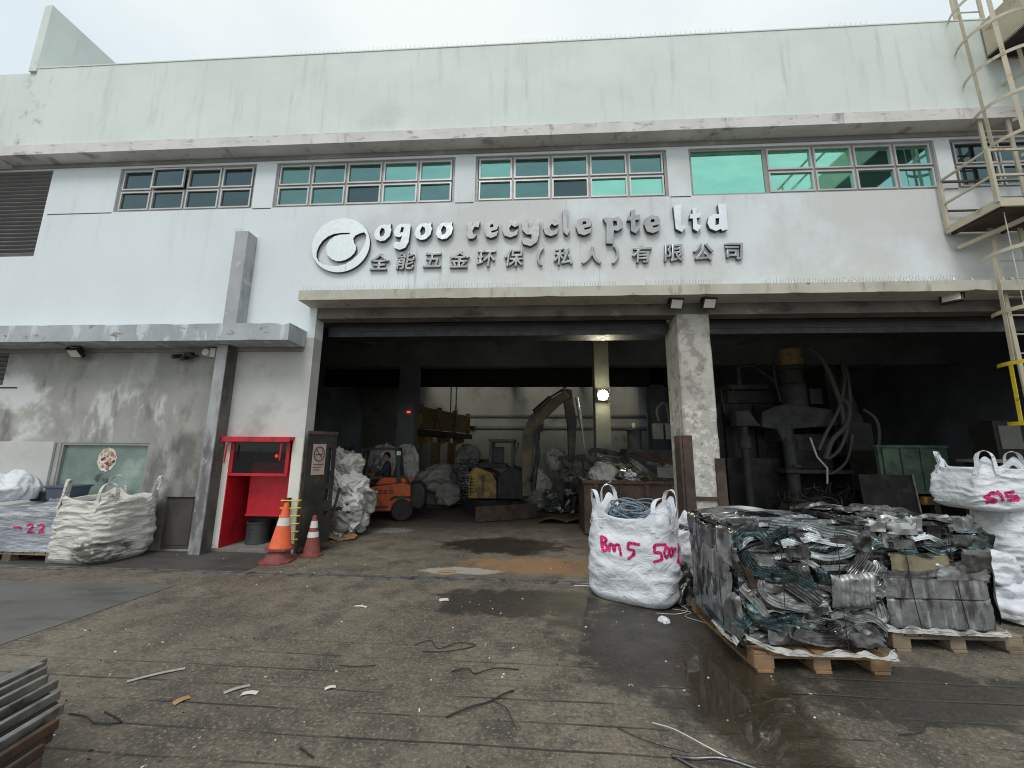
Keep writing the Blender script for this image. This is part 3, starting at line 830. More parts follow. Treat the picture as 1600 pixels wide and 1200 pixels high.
GL = {
 'o': [[(.04, .38), (.16, .12), (.42, .0), (.68, .05), (.92, .3), (1, .66), (.93, .84), (.97, 1.06), (.82, .96), (.6, 1.0), (.32, .95), (.1, .68)], [(.40, .27), (.58, .33), (.64, .5), (.6, .72), (.44, .82), (.33, .55)]],
 'g': [[(0, .52), (.1, .27), (.38, .2), (.52, .3), (.46, .08), (.42, -.1), (.2, -.06), (.03, -.16), (.08, -.42), (.42, -.55), (.75, -.42), (.92, -.08), (1, .9), (.88, 1), (.4, 1), (.12, .85)], [(.36, .46), (.56, .52), (.6, .78), (.44, .82)]],
 'r': [[(0, 1), (.4, .98), (.44, .78), (.64, .98), (1, 1.03), (.88, .64), (.6, .7), (.44, .42), (.5, .26), (.78, .2), (.56, 0), (.2, -.02), (.03, .2), (.12, .5)]],
 'e': [[(.02, .52), (.12, .86), (.45, 1.02), (.86, .96), (1, .7), (.86, .48), (.48, .40), (.56, .29), (.96, .40), (.86, .12), (.5, -.01), (.16, .1)], [(.40, .6), (.66, .65), (.62, .80), (.44, .79)]],
 'c': [[(0, .48), (.1, .84), (.45, 1.02), (.86, .96), (1, .7), (.76, .58), (.56, .72), (.42, .54), (.48, .34), (.7, .29), (.97, .46), (.9, .14), (.5, -.01), (.12, .12)]],
 'y': [[(0, .95), (.36, 1), (.34, .55), (.5, .48), (.62, .6), (.66, 1), (1, 1.02), (.95, .1), (.84, -.32), (.5, -.55), (.1, -.42), (0, -.12), (.3, -.08), (.55, -.15), (.56, .13), (.28, .14), (.05, .4)]],
 'l': [[(.08, 1.52), (.72, 1.62), (.6, .42), (.98, .32), (.6, 0), (.15, .2)]],
 'p': [[(0, .93), (.22, 1.0), (.5, .93), (.8, 1.02), (1, .7), (.95, .35), (.7, .18), (.52, .24), (.46, -.55), (.12, -.52), (.17, .6)], [(.5, .46), (.7, .5), (.68, .76), (.5, .78)]],
 't': [[(.3, 1.33), (.66, 1.4), (.6, 1.05), (1, 1.1), (.88, .8), (.6, .78), (.6, .42), (.97, .34), (.6, 0), (.24, .16), (.28, .76), (0, .76), (.1, 1.02), (.3, 1.02)]],
 'd': [[(0, .48), (.1, .15), (.4, 0), (.64, .12), (.7, .0), (.98, .08), (1, 1.58), (.6, 1.52), (.62, .96), (.35, .98), (.1, .82)], [(.38, .33), (.57, .38), (.6, .74), (.42, .72)]]}
XR = [('o', 586, 615), ('g', 619, 646), ('o', 651.6, 680.5), ('o', 685.5, 714), ('r', 735.4, 757), ('e', 763, 786.6), ('c', 792, 818), ('y', 822, 851), ('c', 856, 880), ('l', 885.5, 898), ('e', 906, 932), ('p', 948.5, 979), ('t', 985, 1006), ('e', 1010, 1036), ('l', 1054.6, 1074), ('t', 1079, 1097), ('d', 1105, 1135)]
sx = lambda u: -2.87 + (u - 586) * .01123
for ch, a, c in XR:
    xa, xb = sx(a), sx(c)
    zb = 5.30 + .05 * (a - 586) / 550
    xh = .325
    plate('letter', [[(xa + (xb - xa) * u, zb + xh * v) for u, v in pl] for pl in GL[ch]], .065, W - .012, sign, [m_chrome if ch in 'g' or (a < 690 and ch == 'o') or a > 1050 else m_steel_dim, m_signside])  # bright and dim steel paint the uneven reflection from letter to letter
# logo disc
cz, cx = 5.255, -3.465
def lg(p):
    return (cx + (p[0] - 300) * .535 / 205, cz - (p[1] - 303) * .525 / 190)
disc = [(cx + .535 * math.cos(a * math.pi / 36), cz + .525 * math.sin(a * math.pi / 36)) for a in range(72)]
hole = [(358, 219), (300, 218), (245, 224), (205, 241), (170, 270), (145, 310), (134, 350), (136, 385), (155, 415), (190, 437), (240, 448), (300, 449), (345, 437), (390, 411), (430, 372), (458, 328), (474, 280), (477, 240), (459, 217), (425, 226), (398, 240), (385, 262), (393, 290), (408, 312), (412, 335), (402, 362), (378, 388), (345, 408), (310, 417), (280, 416), (245, 401), (215, 375), (199, 340), (200, 300), (220, 265), (250, 242), (290, 231), (358, 229)]
plate('logo_disc', [disc, [lg(p) for p in hole]], .05, W - .012, sign, [m_signpaint, m_signside])
CH = '\u5168\u80fd\u4e94\u91d1\u73af\u4fdd\uff08\u79c1\u4eba\uff09\u6709\u9650\u516c\u53f8'
CX = [598, 640, 682, 726, 767.5, 810.5, 852, 886.5, 929.5, 965.5, 1006, 1052.5, 1097, 1142.5]
for ch, px in zip(CH, CX):
    cu = bpy.data.curves.new('t', 'FONT')
    cu.body = ch
    cu.size = .34
    cu.extrude = .014
    cu.bevel_depth = .009
    cu.bevel_resolution = 1
    cu.shear = .1
    cu.align_x = 'CENTER'
    cu.align_y = 'CENTER'
    to = bpy.data.objects.new('tmp', cu)
    COL.objects.link(to)
    o = curve_to_part(to, 'letter', .04, W - .012, sign, [m_steel_dim, m_signside])
    xs = [v.co.x for v in o.data.vertices]; zs = [v.co.z for v in o.data.vertices]
    ox, oz = (min(xs) + max(xs)) / 2, (min(zs) + max(zs)) / 2
    tx, tz = sx(px) , 4.925 + .06 * (px - 598) / 545 - sign.location.z
    for v in o.data.vertices:
        v.co.x += tx - ox
        v.co.z += tz - oz

# ---------------------------------------------------------------- ladder, cage and platform at the right, gantry beam
lad = thing('access_ladder', 'beige caged access ladder with landing platform and yellow lower cage on the facade', 'ladder', (7.4, 5.8, 2.0))
pf = MB()
pf.box(6.82, 5.50, 5.25, 9.6, 6.22, 5.29, 0)
for x in (6.85, 7.6, 8.4, 9.2):
    pf.box(x, 5.52, 5.19, x + .05, 6.2, 5.25, 0)
pf.box(6.80, 5.47, 5.22, 9.6, 5.50, 5.34, 1).box(6.79, 5.50, 5.22, 6.82, 6.22, 5.34, 1)
pf.build('platform', [m_rust, m_beige], lad)
rl = MB()
for (x, y) in ((6.80, 5.49), (6.80, 6.18), (8.1, 5.49), (9.4, 5.49)):
    rl.box(x - .022, y - .022, 5.29, x + .022, y + .022, 6.17)
for z in (6.15, 5.73):
    rl.box(6.78, 5.475, z - .018, 9.5, 5.505, z + .018)
    rl.box(6.785, 5.51, z - .018, 6.815, 6.18, z + .018)
rl.build('guard_rail', m_beige, lad, bevel=.004)
MB().box(6.83, 6.165, 6.13, 9.5, 6.195, 6.165).box(6.83, 6.165, 5.6, 9.5, 6.195, 5.625).build('wall_rail', m_rust, lad)
def cage(cx, cy, r, zs, mhoop, mbar, z0, z1, lean=0.0):
    L = lambda z: cx + lean * (z - z0)
    for z in zs:
        pts = [(L(z) + r * math.cos(R(a)), cy - r * math.sin(R(a)) * 1.05, z) for a in range(-40, 221, 10)]
        MB().ribbon(pts, (0, 0, 1), .055, .007).build('cage_hoop', mhoop, lad)
    for a in (-5, 42, 90, 138, 185):
        p = [(L(z) + (r - .008) * math.cos(R(a)), cy - (r - .008) * math.sin(R(a)) * 1.05, z) for z in (z0, z1)]
        MB().ribbon(p, (math.sin(R(a)), math.cos(R(a)), 0), .05, .007).build('cage_strap', mbar, lad)
def stiles(x, y, z0, z1, m, step=.3):
    s_ = MB()
    for dx in (-.22, .22):
        s_.box(x + dx - .03, y - .012, z0, x + dx + .03, y + .012, z1)
    z = z0 + .15
    while z < z1 - .1:
        s_.tube([(x - .2, y, z), (x + .2, y, z)], .012, 6)
        z += step
    s_.build('ladder_rails', m, lad)
cage(7.62, 5.72, .40, (6.45, 7.1, 7.8, 8.45, 9.1, 9.75), m_beige, m_beige, 6.42, 9.8, -.02)
stiles(7.66, 6.02, 5.29, 10.2, m_beige)
cage(7.27, 5.75, .40, (4.62, 3.72), m_beige, m_beige, 2.98, 4.66, .03)
cage(7.20, 5.75, .40, (2.94, 2.08), m_yellow, m_yellow, 2.05, 2.97, .03)
stiles(7.50, 6.05, 1.2, 5.2, m_beige)
MB().tube([(6.98, 5.6, 5.2), (6.95, 5.6, 3.0), (6.94, 5.55, 2.1)], .006, 5).build('cable', m_wire_w, lad)
MB().bar((6.9, 6.2, 4.95), (7.5, 5.55, 5.2), .06, .06).build('bracket', m_beige, lad)
gb = thing('gantry_beam', 'beige steel box beam jutting out from the roof edge above the ladder', 'beam', (8.2, 3.0, 8.3))
MB().box(7.75, .8, 8.33, 8.6, 5.97, 9.02, 0).box(7.70, .78, 8.30, 8.65, 5.96, 8.328, 1).build('box_girder', [m_beige, m_dark], gb, bevel=.006)
gp = MB()
for y in (1.2, 2.6, 4.0, 5.4):
    gp.box(7.76, y, 9.02, 7.80, y + .04, 9.95)
gp.box(7.755, .8, 9.93, 7.805, 5.9, 9.97).box(7.755, .8, 9.5, 7.805, 5.9, 9.53)
gp.build('handrail', m_beige, gb)

# ---------------------------------------------------------------- lamps, camera, conduits
def floodlight(x, y, z, tilt, yaw, label, sz=.2):
    t = thing('floodlight', label, 'floodlight', (0, 0, 0), 'floodlights under the canopies')
    h = MB()
    h.obox((0, 0, 0), (sz, .05, sz * .8))
    for k in range(6):
        h.obox((-sz * .4 + sz * .16 * k, .035, 0), (.008, .03, sz * .7))
    hd = h.build('housing', m_black, t, bevel=.006)
    ln = MB().obox((0, -.028, 0), (sz * .82, .008, sz * .62)).build('lens', m_lensoff, t)
    br = MB().obox((0, .06, sz * .45), (sz * .6, .02, .02)).obox((-sz * .53, .03, sz * .2), (.012, .06, sz * .5)).obox((sz * .53, .03, sz * .2), (.012, .06, sz * .5)).build('bracket', m_dark, t)
    t.location = (x, y, z)
    t.rotation_euler = (tilt, 0, yaw)
    return t
floodlight(-8.0, 6.08, 3.255, R(45), 0, 'black floodlight with pale lens under the flaking grey canopy at left', .22)
floodlight(2.31, 6.08, 4.02, R(32), R(8), 'left of the two floodlights above the chipped column', .22)
floodlight(2.83, 6.08, 4.02, R(32), R(6), 'right of the two floodlights above the chipped column', .22)
floodlight(6.5, 6.05, 4.05, R(-20), R(-55), 'lone grey floodlight turned sideways under the canopy near the caged ladder', .24)
t = thing('security_camera', 'tangled black security camera and junction on the wall under the flaking canopy', 'camera', (-6.05, 6.24, 3.2))
s_ = MB()
s_.lathe([(.0, -.02), (.05, -.02), (.05, .01), (.0, .01)], (-6.05, 6.20, 3.25), 12)
s_.build('mount', m_black, t)
for dx, dz in ((-.11, -.02), (.02, -.05), (.1, .01)):
    MB().tube([(-6.05 + dx, 6.2, 3.24 + dz), (-6.05 + dx * 1.4, 6.08, 3.2 + dz)], [.035, .04], 10).build('camera_barrel', m_black, t, smooth=40)
MB().tube([(-6.2, 6.2, 3.22), (-6.1, 6.17, 3.15), (-5.95, 6.18, 3.17), (-5.85, 6.21, 3.24)], .01, 6).build('lead', m_wire_b, t)
jb = MB()
jb.tube([(-5.66, 6.22, 3.27), (-5.66, 6.12, 3.27)], [.07, .06], 14)
jb.box(-5.59, 6.14, 3.19, -5.50, 6.24, 3.34)
tag(jb.build('sounder_box', m_whitep, smooth=40), 'small white alarm sounder under the canopy beside the grey boxing', 'alarm')
# work lamp on the interior pillar
t = thing('work_lamp', 'lit bright work lamp high on the pillar inside the bay', 'lamp', (1.77, 10.05, 3.05))
MB().obox((1.77, 9.94, 3.06), (.26, .05, .26)).build('housing', m_black, t, bevel=.006)
MB().obox((1.77, 10.03, 3.06), (.06, .14, .05)).build('bracket', m_dark, t)
MB().lathe([(0, 0), (.125, 0), (.125, .03), (0, .03)], (1.77, 9.875, 3.06), 24, axis='y').build('lens', m_em_lamp, t)
tag(MB().obox((-4.05, 12.17, 2.83), (.07, .04, .03)).obox((-4.05, 12.185, 2.83), (.10, .03, .05)).build('pillar_light', m_em_red), 'small red indicator light on the dark pillar inside', 'light')
# ================================================================ red shrine recess
sh = thing('shrine_cabinet', 'red painted shrine cabinet with dark glass upper half set into the wall recess', 'shrine', (-4.6, 6.5, .06))
fx0, fx1 = -5.085, -4.005
MB().box(fx0 - .06, 6.12, 1.775, fx1 + .03, 6.6, 1.83).box(fx0 - .06, 6.105, 1.745, fx1 + .03, 6.125, 1.83).build('awning', m_red, sh, bevel=.006)
MB().box(fx0, 6.24, .062, fx0 + .03, 6.85, 1.20).box(fx0, 6.24, 1.201, fx0 + .03, 6.30, 1.774).box(fx0, 6.301, 1.201, fx0 + .03, 6.85, 1.774, 1).build('side_panel', [m_red, m_black], sh)
MB().box(fx1 - .03, 6.27, .062, fx1, 6.85, 1.774).build('side_panel', m_red, sh)
MB().box(fx0 + .031, 6.22, 1.19, fx1 - .031, 6.26, 1.235).box(fx0 + .031, 6.225, 1.236, fx0 + .09, 6.255, 1.744).box(fx1 - .09, 6.225, 1.236, fx1 - .031, 6.255, 1.744).build('window_frame', m_red, sh, bevel=.005)
MB().box(fx0 + .09, 6.236, 1.236, fx1 - .09, 6.242, 1.744).build('glass_pane', m_clear, sh)
MB().box(-4.86, 6.50, .52, fx1 - .032, 6.53, 1.40).box(-4.87, 6.485, .515, fx1 - .032, 6.50, .545).build('apron_panel', m_red, sh, bevel=.004)
MB().box(-4.86, 6.531, .9, fx1 - .032, 6.84, .93).build('altar_shelf', m_red, sh)
MB().box(fx0, 6.851, .062, fx1, 6.87, 1.774).build('back_panel', m_black, sh)
MB().box(fx0 + .031, 6.30, 1.72, fx1 - .031, 6.85, 1.774).build('ceiling_panel', m_black, sh)
for dx in (0, .07, .14, .22):
    MB().lathe([(.018, 0), (.026, .05), (.024, .055), (0, .05)], (-4.36 + dx, 6.60, 1.402), 10).build('offering_cup', m_lensoff, sh)
MB().box(-4.42, 6.62, 1.40, -4.12, 6.66, 1.44).build('offering_tray', m_brass, sh)
MB().lathe([(.0, 0), (.022, .005), (.028, .03), (.018, .055), (0, .065)], (-4.52, 6.62, 1.48), 10).build('altar_lamp', m_em_red, sh)
MB().tube([(-5.03, 6.10, 1.70), (-5.035, 6.095, 1.40)], .014, 6).build('tassel', m_red, sh)
MB().tube([(-4.10, 6.10, 1.72), (-4.105, 6.095, 1.45)], .014, 6).build('tassel', m_red, sh)
dr = thing('incense_drum', 'dark perforated metal drum standing in the red recess', 'drum', (-4.72, 6.66, .06))
MB().lathe([(.17, .058), (.185, .062), (.185, .085), (.178, .09), (.178, .38), (.19, .385), (.19, .41), (.172, .41), (.168, .36), (0, .36)], (-4.72, 6.66, 0), 28).build('drum_body', m_drum, dr, smooth=35)
hb = MB()
for k in range(3):
    for a in (-100, -86):
        x, y = -4.72 + .1785 * math.cos(R(a)), 6.66 + .1785 * math.sin(R(a))
        hb.obox((x, y, .17 + .055 * k + (.02 if a == -86 else 0)), (.03, .006, .012), (0, R(25), R(a + 90)))
hb.build('vent_slots', m_black, dr)
# yellow rungs bent round the corner of the jamb
t = thing('corner_rungs', 'stack of six yellow steel rungs bent round the white jamb corner', 'guard', (-3.85, 6.1, 0))
for k in range(6):
    z = .83 - .118 * k
    MB().tube([(-4.02, 6.16, z), (-4.0, 6.09, z), (-3.80, 6.09, z), (-3.71, 6.14, z), (-3.69, 6.24, z), (-3.72, 6.42, z)], .0115, 8).build('rung', m_yellow, t, smooth=60)
MB().box(-3.95, 6.10, .0, -3.925, 6.235, .86).build('upright', m_dark, t)
# gate leaf folded into the bay, with the no smoking notice
t = thing('gate_leaf', 'dark steel gate leaf swung into the left bay with a slotted edge', 'gate', (-3.62, 6.6, 0))
gl = MB()
ga = R(58)
gdir = Vector((math.cos(ga), math.sin(ga), 0)); gn = Vector((gdir.y, -gdir.x, 0))
G0 = Vector((-3.70, 6.14, 0))
def gpt(u, d, z):
    return G0 + gdir * u + gn * d + Vector((0, 0, z))
def gbox(mb, u0, u1, d0, d1, z0, z1, m=0):
    mb.add([gpt(u, d, z) for z in (z0, z1) for d in (d0, d1) for u in (u0, u1)], [(0, 2, 3, 1), (4, 5, 7, 6), (0, 1, 5, 4), (2, 6, 7, 3), (0, 4, 6, 2), (1, 3, 7, 5)], m)
gbox(gl, 0, .36, 0, .03, .03, 1.93)
gbox(gl, .36, .44, 0, .03, .03, .55)
gbox(gl, .36, .44, 0, .03, .62, .80)
gbox(gl, .36, .44, 0, .03, .98, 1.10)
gbox(gl, .36, .44, 0, .03, 1.66, 1.93)
gbox(gl, .44, .50, 0, .03, .03, 1.93)
gbox(gl, .35, .45, -.05, -.03, .03, 1.93, 1)
gl.build('leaf_plate', [m_dark, m_black], t, bevel=.004)
for za, zb in ((1.88, 1.93), (.06, .12)):
    gh = MB()
    gbox(gh, .0, .50, .031, .05, za, zb)
    gh.build('edge_rail', m_rust, t)
nt_ = thing('no_smoking_sign', 'faded pinkish no smoking notice fixed to the dark gate leaf', 'sign', tuple(gpt(.2, .033, 1.4)))
nb = MB()
gbox(nb, .09, .31, .034, .038, 1.22, 1.72)
nb.build('board', m_notice, nt_)
ni = MB()
cc = [gpt(.20 + .085 * math.cos(a * math.pi / 14), .0395, 1.56 + .115 * math.sin(a * math.pi / 14)) for a in range(28)]
ni.tube(cc, .0085, 5, 0, closed=True)
ni.tube([gpt(.20 - .06, .0395, 1.56 + .085), gpt(.20 + .06, .0395, 1.56 - .085)], .007, 5)
ni.tube([gpt(.14, .0395, 1.55), gpt(.25, .0395, 1.55)], .008, 5)
ni.tube([gpt(.245, .0395, 1.56), gpt(.25, .0395, 1.6), gpt(.235, .0395, 1.63)], .005, 5)
for k, z in enumerate((1.39, 1.345, 1.30)):
    ni.tube([gpt(.115, .0395, z), gpt(.285 - .03 * k, .0395, z)], .006, 4)
ni.build('symbol', m_ink, nt_)

# ---------------------------------------------------------------- cones
def cone(name, label, x, y, h, r, mbody, bands, tiltx=0, stack=False):
    t = thing(name, label, 'traffic cone', (0, 0, 0), 'traffic cones by the shrine')
    z0 = .03
    b = MB()
    b.lathe([(r, z0), (r * .93, z0 + .03), (r * .12 + .012, h), (0, h)], (0, 0, 0), 26)
    b.build('cone_body', mbody, t, smooth=40)
    p = MB()
    s_ = r * 1.32
    p.prism([(s_ * math.cos(R(a)) * (1 if i % 2 else 1), s_ * math.sin(R(a)), 0) for i, a in enumerate((30, 60, 120, 150, 210, 240, 300, 330))], (0, 0, .034))
    p.build('cone_base', m_cone_d, t, bevel=.006)
    rad = lambda z: r * .93 + (r * .12 + .012 - r * .93) * (z - z0 - .03) / (h - z0 - .03)
    for (za, zb) in bands:
        MB().lathe([(rad(za) + .003, za), (rad(zb) + .003, zb), (rad(zb) - .004, zb), (rad(za) - .004, za)], (0, 0, 0), 26).build('reflective_band', m_cone_w, t, smooth=40)
    t.location = (x, y, 0)
    return t
c1 = cone('traffic_cone', 'dull maroon traffic cone at the bottom of the nested pair before the shrine', -3.78, 5.82, .42, .19, m_cone_d, [])
c2 = cone('traffic_cone', 'bright orange traffic cone with one white band nested on a maroon one', -3.77, 5.83, .66, .155, m_cone_o, [(.34, .45)])
c2.location.z = .175
c2.rotation_euler = (R(1.5), R(3), R(20))
c1.rotation_euler = (0, 0, R(8))
c3 = cone('traffic_cone', 'maroon traffic cone with two dirty white bands beside the gate leaf', -3.47, 6.17, .60, .13, m_cone_d, [(.28, .36), (.42, .52)])
c3.rotation_euler = (0, 0, R(30))

# ================================================================ jumbo bags
def rid(p, f, seed):
    return 1 - abs(noise.noise(Vector((p[0] * f[0] + seed, p[1] * f[1] - seed, p[2] * f[2] + seed * .7)))) * 2
def jumbo_bag(name, label, cat, loc, wx, wy, h, rotz, seed, wr=.010, freq=(3, 3, 12), mbag=None, sag=.12, corner=.10, loops=4, group=None, content=None, pw=4.5, bulge=.05, loop_h=.17, lean=(0, 0), nu=128, nv=84):
    root = thing(name, label, cat, (0, 0, 0), group)
    mbag = mbag or m_bag
    def se(a, p=pw):
        c, s = math.cos(a), math.sin(a)
        return (abs(c) ** (2 / p) * (1 if c >= 0 else -1), abs(s) ** (2 / p) * (1 if s >= 0 else -1))
    def cornerness(a):
        return abs(math.sin(2 * a)) ** 3
    def surf(a, v):
        # v: -0.12..0 bottom, 0..1 wall, 1..1.25 folded inside
        cx, cy = se(a)
        cn = cornerness(a)
        top = h * (1 - sag * (1 - cn) * (.7 + .5 * noise.noise((cx * 1.5 + seed, cy * 1.5, seed)))) + h * corner * cn
        if v < 0:
            k = 1 + v / .12
            s_ = .88 * max(0.0, k)
            z = .0 + .004 * (1 - k)
            inward = 0
        elif v <= 1:
            q = min(1, v / .10)
            s_ = .88 + .12 * math.sin(q * math.pi / 2) + bulge * math.sin(min(1, v * 1.15) * math.pi) - .05 * v ** 3
            z = top * v
        else:
            k = (v - 1) / .25
            s_ = .95 - .09 * min(1, k * 2)
            z = top - k * h * .22
        x, y = cx * wx / 2 * s_, cy * wy / 2 * s_
        x += lean[0] * z; y += lean[1] * z
        n = Vector((cx, cy, 0)).normalized()
        d = 0
        if 0 <= v:
            p = (x, y, z)
            amp = wr * (1 if v <= 1 else .3) * min(1, v * 8)
            wv = noise.noise_vector(Vector((x * 2.4 + seed, y * 2.4, z * 2.4)))
            p = (x + .13 * wv.x, y + .13 * wv.y, z + .10 * wv.z)
            r1 = rid(p, freq, seed) * (.55 + .9 * max(0, .5 + noise.noise(Vector((x * 3, y * 3 + seed, z * 3)))))
            r2 = rid(p, (freq[0] * 2.3, freq[1] * 2.3, freq[2] * 1.6), seed + 5)
            big = noise.noise(Vector((x * 2 + seed, y * 2, z * 2.4)))
            dg = rid((x + z * .7, y + z * .5, z - x * .5), (4, 4, 4), seed + 9)
            d = amp * (r1 * 1.3 + r2 * .55 + dg * 1.1 - 1.2) + wr * 1.6 * big
        return (x + n.x * d, y + n.y * d, max(0, z + (d * .3 if v > .9 else 0)))
    b = MB()
    def fn(u, v):
        a = 2 * math.pi * u
        vv = -.12 + 1.37 * v
        return surf(a, vv)
    b.grid(fn, nu, nv, wrap=True)
    body = b.build('bag_body', mbag, root, smooth=180, fix=False)
    bm = bmesh.new(); bm.from_mesh(body.data)
    bmesh.ops.remove_doubles(bm, verts=bm.verts, dist=1e-4)
    bmesh.ops.recalc_face_normals(bm, faces=bm.faces)
    bm.to_mesh(body.data); bm.free()
    body.data.shade_smooth()
    r_ = random.Random(seed)
    # contents just under the rim
    ct = MB()
    if content is None:
        ct.grid(lambda u, v: ((u - .5) * wx * .88 + lean[0] * h * .85, (v - .5) * wy * .88 + lean[1] * h * .85, h * .80 + .05 * noise.noise((u * 5, v * 5, seed)) - .1 * ((u - .5) ** 2 + (v - .5) ** 2)), 30, 30)
        ct.build('contents', m_alu2, root, smooth=180, fix=False)
    else:
        content(root, h)
    for k in range(loops):
        a = math.pi / 4 + k * math.pi / 2
        da = .44
        p0 = Vector(surf(a - da, .80)); p1 = Vector(surf(a + da, .80))
        q0 = Vector(surf(a - da * .9, .985)); q1 = Vector(surf(a + da * .9, .985))
        out = Vector((math.cos(a), math.sin(a), 0))
        q0 += out * .012; q1 += out * .012; p0 += out * .012; p1 += out * .012
        ap = (q0 + q1) / 2 + Vector((0, 0, loop_h * r_.uniform(.75, 1.2))) + out * r_.uniform(-.05, .04)
        side = (q1 - q0).normalized()
        pts = [p0, q0]
        for i in range(1, 8):
            tt = i / 8
            e = math.sin(math.pi * tt)
            e2 = e ** .6
            base = q0.lerp(q1, .5 - .5 * math.cos(math.pi * tt))
            pts.append(base + (ap - (q0 + q1) / 2) * e2)
        pts += [q1, p1]
        wd = []
        for i in range(len(pts)):
            wd.append(out * .55 + Vector((0, 0, .1)) + side * .8 * math.cos(math.pi * i / (len(pts) - 1)))
        MB().ribbon(pts, wd, .05, .006).build('lifting_loop', mbag, root, smooth=60)
    root.location = loc
    root.rotation_euler = (0, 0, rotz)
    root['_h'] = h
    return root, body
def marking(root, body, strokes, width, ang, m, name='marking', seed=1):
    """spray strokes: polylines in (x,z) of a vertical plane facing -Y (world), pressed on the bag's cloth"""
    bm = bmesh.new(); bm.from_mesh(body.data)
    bvh = BVHTree.FromBMesh(bm)
    Mr = Matrix.Rotation(-ang, 3, 'Z')
    d = (Mr @ Vector((0, 1, 0))).normalized()
    sxv = (Mr @ Vector((1, 0, 0))).normalized()
    mb = MB()
    r_ = random.Random(seed)
    def hit(x, z):
        o = sxv * x - d * 3 + Vector((0, 0, z))
        h = bvh.ray_cast(o, d)
        if h[0] is None:
            return None
        return h[0] - d * .004 + h[1] * (.002 if h[1].dot(d) < 0 else -.002)
    for st in strokes:
        pts = []
        for (a, c), (e, g) in zip(st[:-1], st[1:]):
            n = max(2, int(math.hypot(e - a, g - c) / .008))
            for i in range(n):
                pts.append((a + (e - a) * i / n, c + (g - c) * i / n))
        pts.append(st[-1])
        # smooth corners
        for _ in range(3):
            pts = [pts[0]] + [((pts[i - 1][0] + 2 * pts[i][0] + pts[i + 1][0]) / 4, (pts[i - 1][1] + 2 * pts[i][1] + pts[i + 1][1]) / 4) for i in range(1, len(pts) - 1)] + [pts[-1]]
        rows = []
        N = len(pts)
        for i, (x, z) in enumerate(pts):
            tx, tz = pts[min(i + 1, N - 1)][0] - pts[max(i - 1, 0)][0], pts[min(i + 1, N - 1)][1] - pts[max(i - 1, 0)][1]
            L = math.hypot(tx, tz) or 1
            nx, nz = -tz / L, tx / L
            ww = width * (.8 + .35 * noise.noise((x * 30, z * 30, seed))) * (.55 if i in (0, N - 1) else 1)
            row = [hit(x + nx * ww * k / 4, z + nz * ww * k / 4) for k in (-2, -1, 0, 1, 2)]
            rows.append(row)
        for ra, rb in zip(rows[:-1], rows[1:]):
            for k in range(4):
                q = [ra[k], ra[k + 1], rb[k + 1], rb[k]]
                if all(p is not None for p in q) and max((q[0] - q[2]).length, (q[1] - q[3]).length) < .08:
                    mb.add(q, [(0, 1, 2, 3)])
    me = mb.mesh(name, m, 180)
    bmm = bmesh.new(); bmm.from_mesh(me); bmesh.ops.remove_doubles(bmm, verts=bmm.verts, dist=1e-5); bmm.to_mesh(me); bmm.free()
    o = bpy.data.objects.new(name, me)
    COL.objects.link(o)
    o.parent = root
    bm.free()
    return o

# --- the white bag in front, full of cable, marked in magenta
def cable_load(root, h):
    r_ = random.Random(3)
    MB().grid(lambda u, v: ((u - .5) * .64, (v - .5) * .64, h * .84 + .03 * noise.noise((u * 4, v * 4, 2))), 16, 16).build('contents', m_cable, root, smooth=180, fix=False)
    for k in range(30):
        cx, cy = r_.uniform(-.10, .04), r_.uniform(-.06, .06)
        ra, rb = r_.uniform(.14, .27), r_.uniform(.12, .25)
        z = h * .86 + r_.uniform(0, .11)
        tx, ty = r_.uniform(-.16, .16), r_.uniform(-.05, .20)
        ph = r_.uniform(0, 6)
        pts = [(cx + ra * math.cos(ph + a * .2618), cy + rb * math.sin(ph + a * .2618), z + tx * .5 * math.cos(ph + a * .2618) + ty * .5 * math.sin(ph + a * .2618)) for a in range(r_.randint(16, 24))]
        MB().tube(pts, .0095, 6).build('cable_coil', m_cable, root, smooth=180)
ba = R(-26)
bag, body = jumbo_bag('jumbo_bag', 'clean white jumbo bag of blue grey cable marked in magenta, in front of the bay', 'bag', (1.20, 4.93, 0), .96, .86, 1.0, ba, 5, wr=.017, freq=(2.2, 2.2, 5), sag=.10, corner=.10, content=cable_load, bulge=.05, pw=4.2, loop_h=.20)
def cr(cx, cy):            # crop of the photographed face -> metres on the facing plane (centre of the bag, ground)
    return ((cx - 535) / 5 * .0067, (1085 - cy) / 5 * .00745)
S = [[(208, 618), (213, 722)], [(210, 622), (245, 632), (240, 655), (220, 668), (252, 684), (250, 706), (214, 722)],
     [(262, 722), (268, 668), (290, 664), (300, 715), (312, 668), (340, 662), (350, 742)],
     [(495, 646), (410, 644), (402, 688), (448, 690), (448, 722), (398, 756)],
     [(690, 634), (600, 638), (588, 690), (640, 688), (645, 730), (580, 755)],
     [(684, 650), (662, 690), (680, 725), (706, 700), (704, 655), (684, 650)],
     [(722, 655), (706, 690), (722, 722), (744, 695), (738, 658), (722, 655)], [(748, 668), (778, 668)],
     [(812, 640), (806, 710), (772, 762)], [(786, 750), (812, 790), (818, 832)], [(755, 528), (778, 528)]]
for grp in ((0, 1), (2,), (3,), (4,), (5,), (6,), (7,), (8,), (9,), (10,)):
    marking(bag, body, [[cr(*p) for p in S[i]] for i in grp], .036, ba, m_pink, name='painted_mark', seed=4)
# stitched patches
# --- smaller bag squeezed between it and the bale
jumbo_bag('jumbo_bag', 'slumped white bag squeezed behind the magenta marked bag and the front bale', 'bag', (1.80, 5.12, 0), .60, .62, .88, R(12), 15, wr=.022, freq=(4, 4, 7), sag=.2, corner=.0, loops=0, bulge=.06)
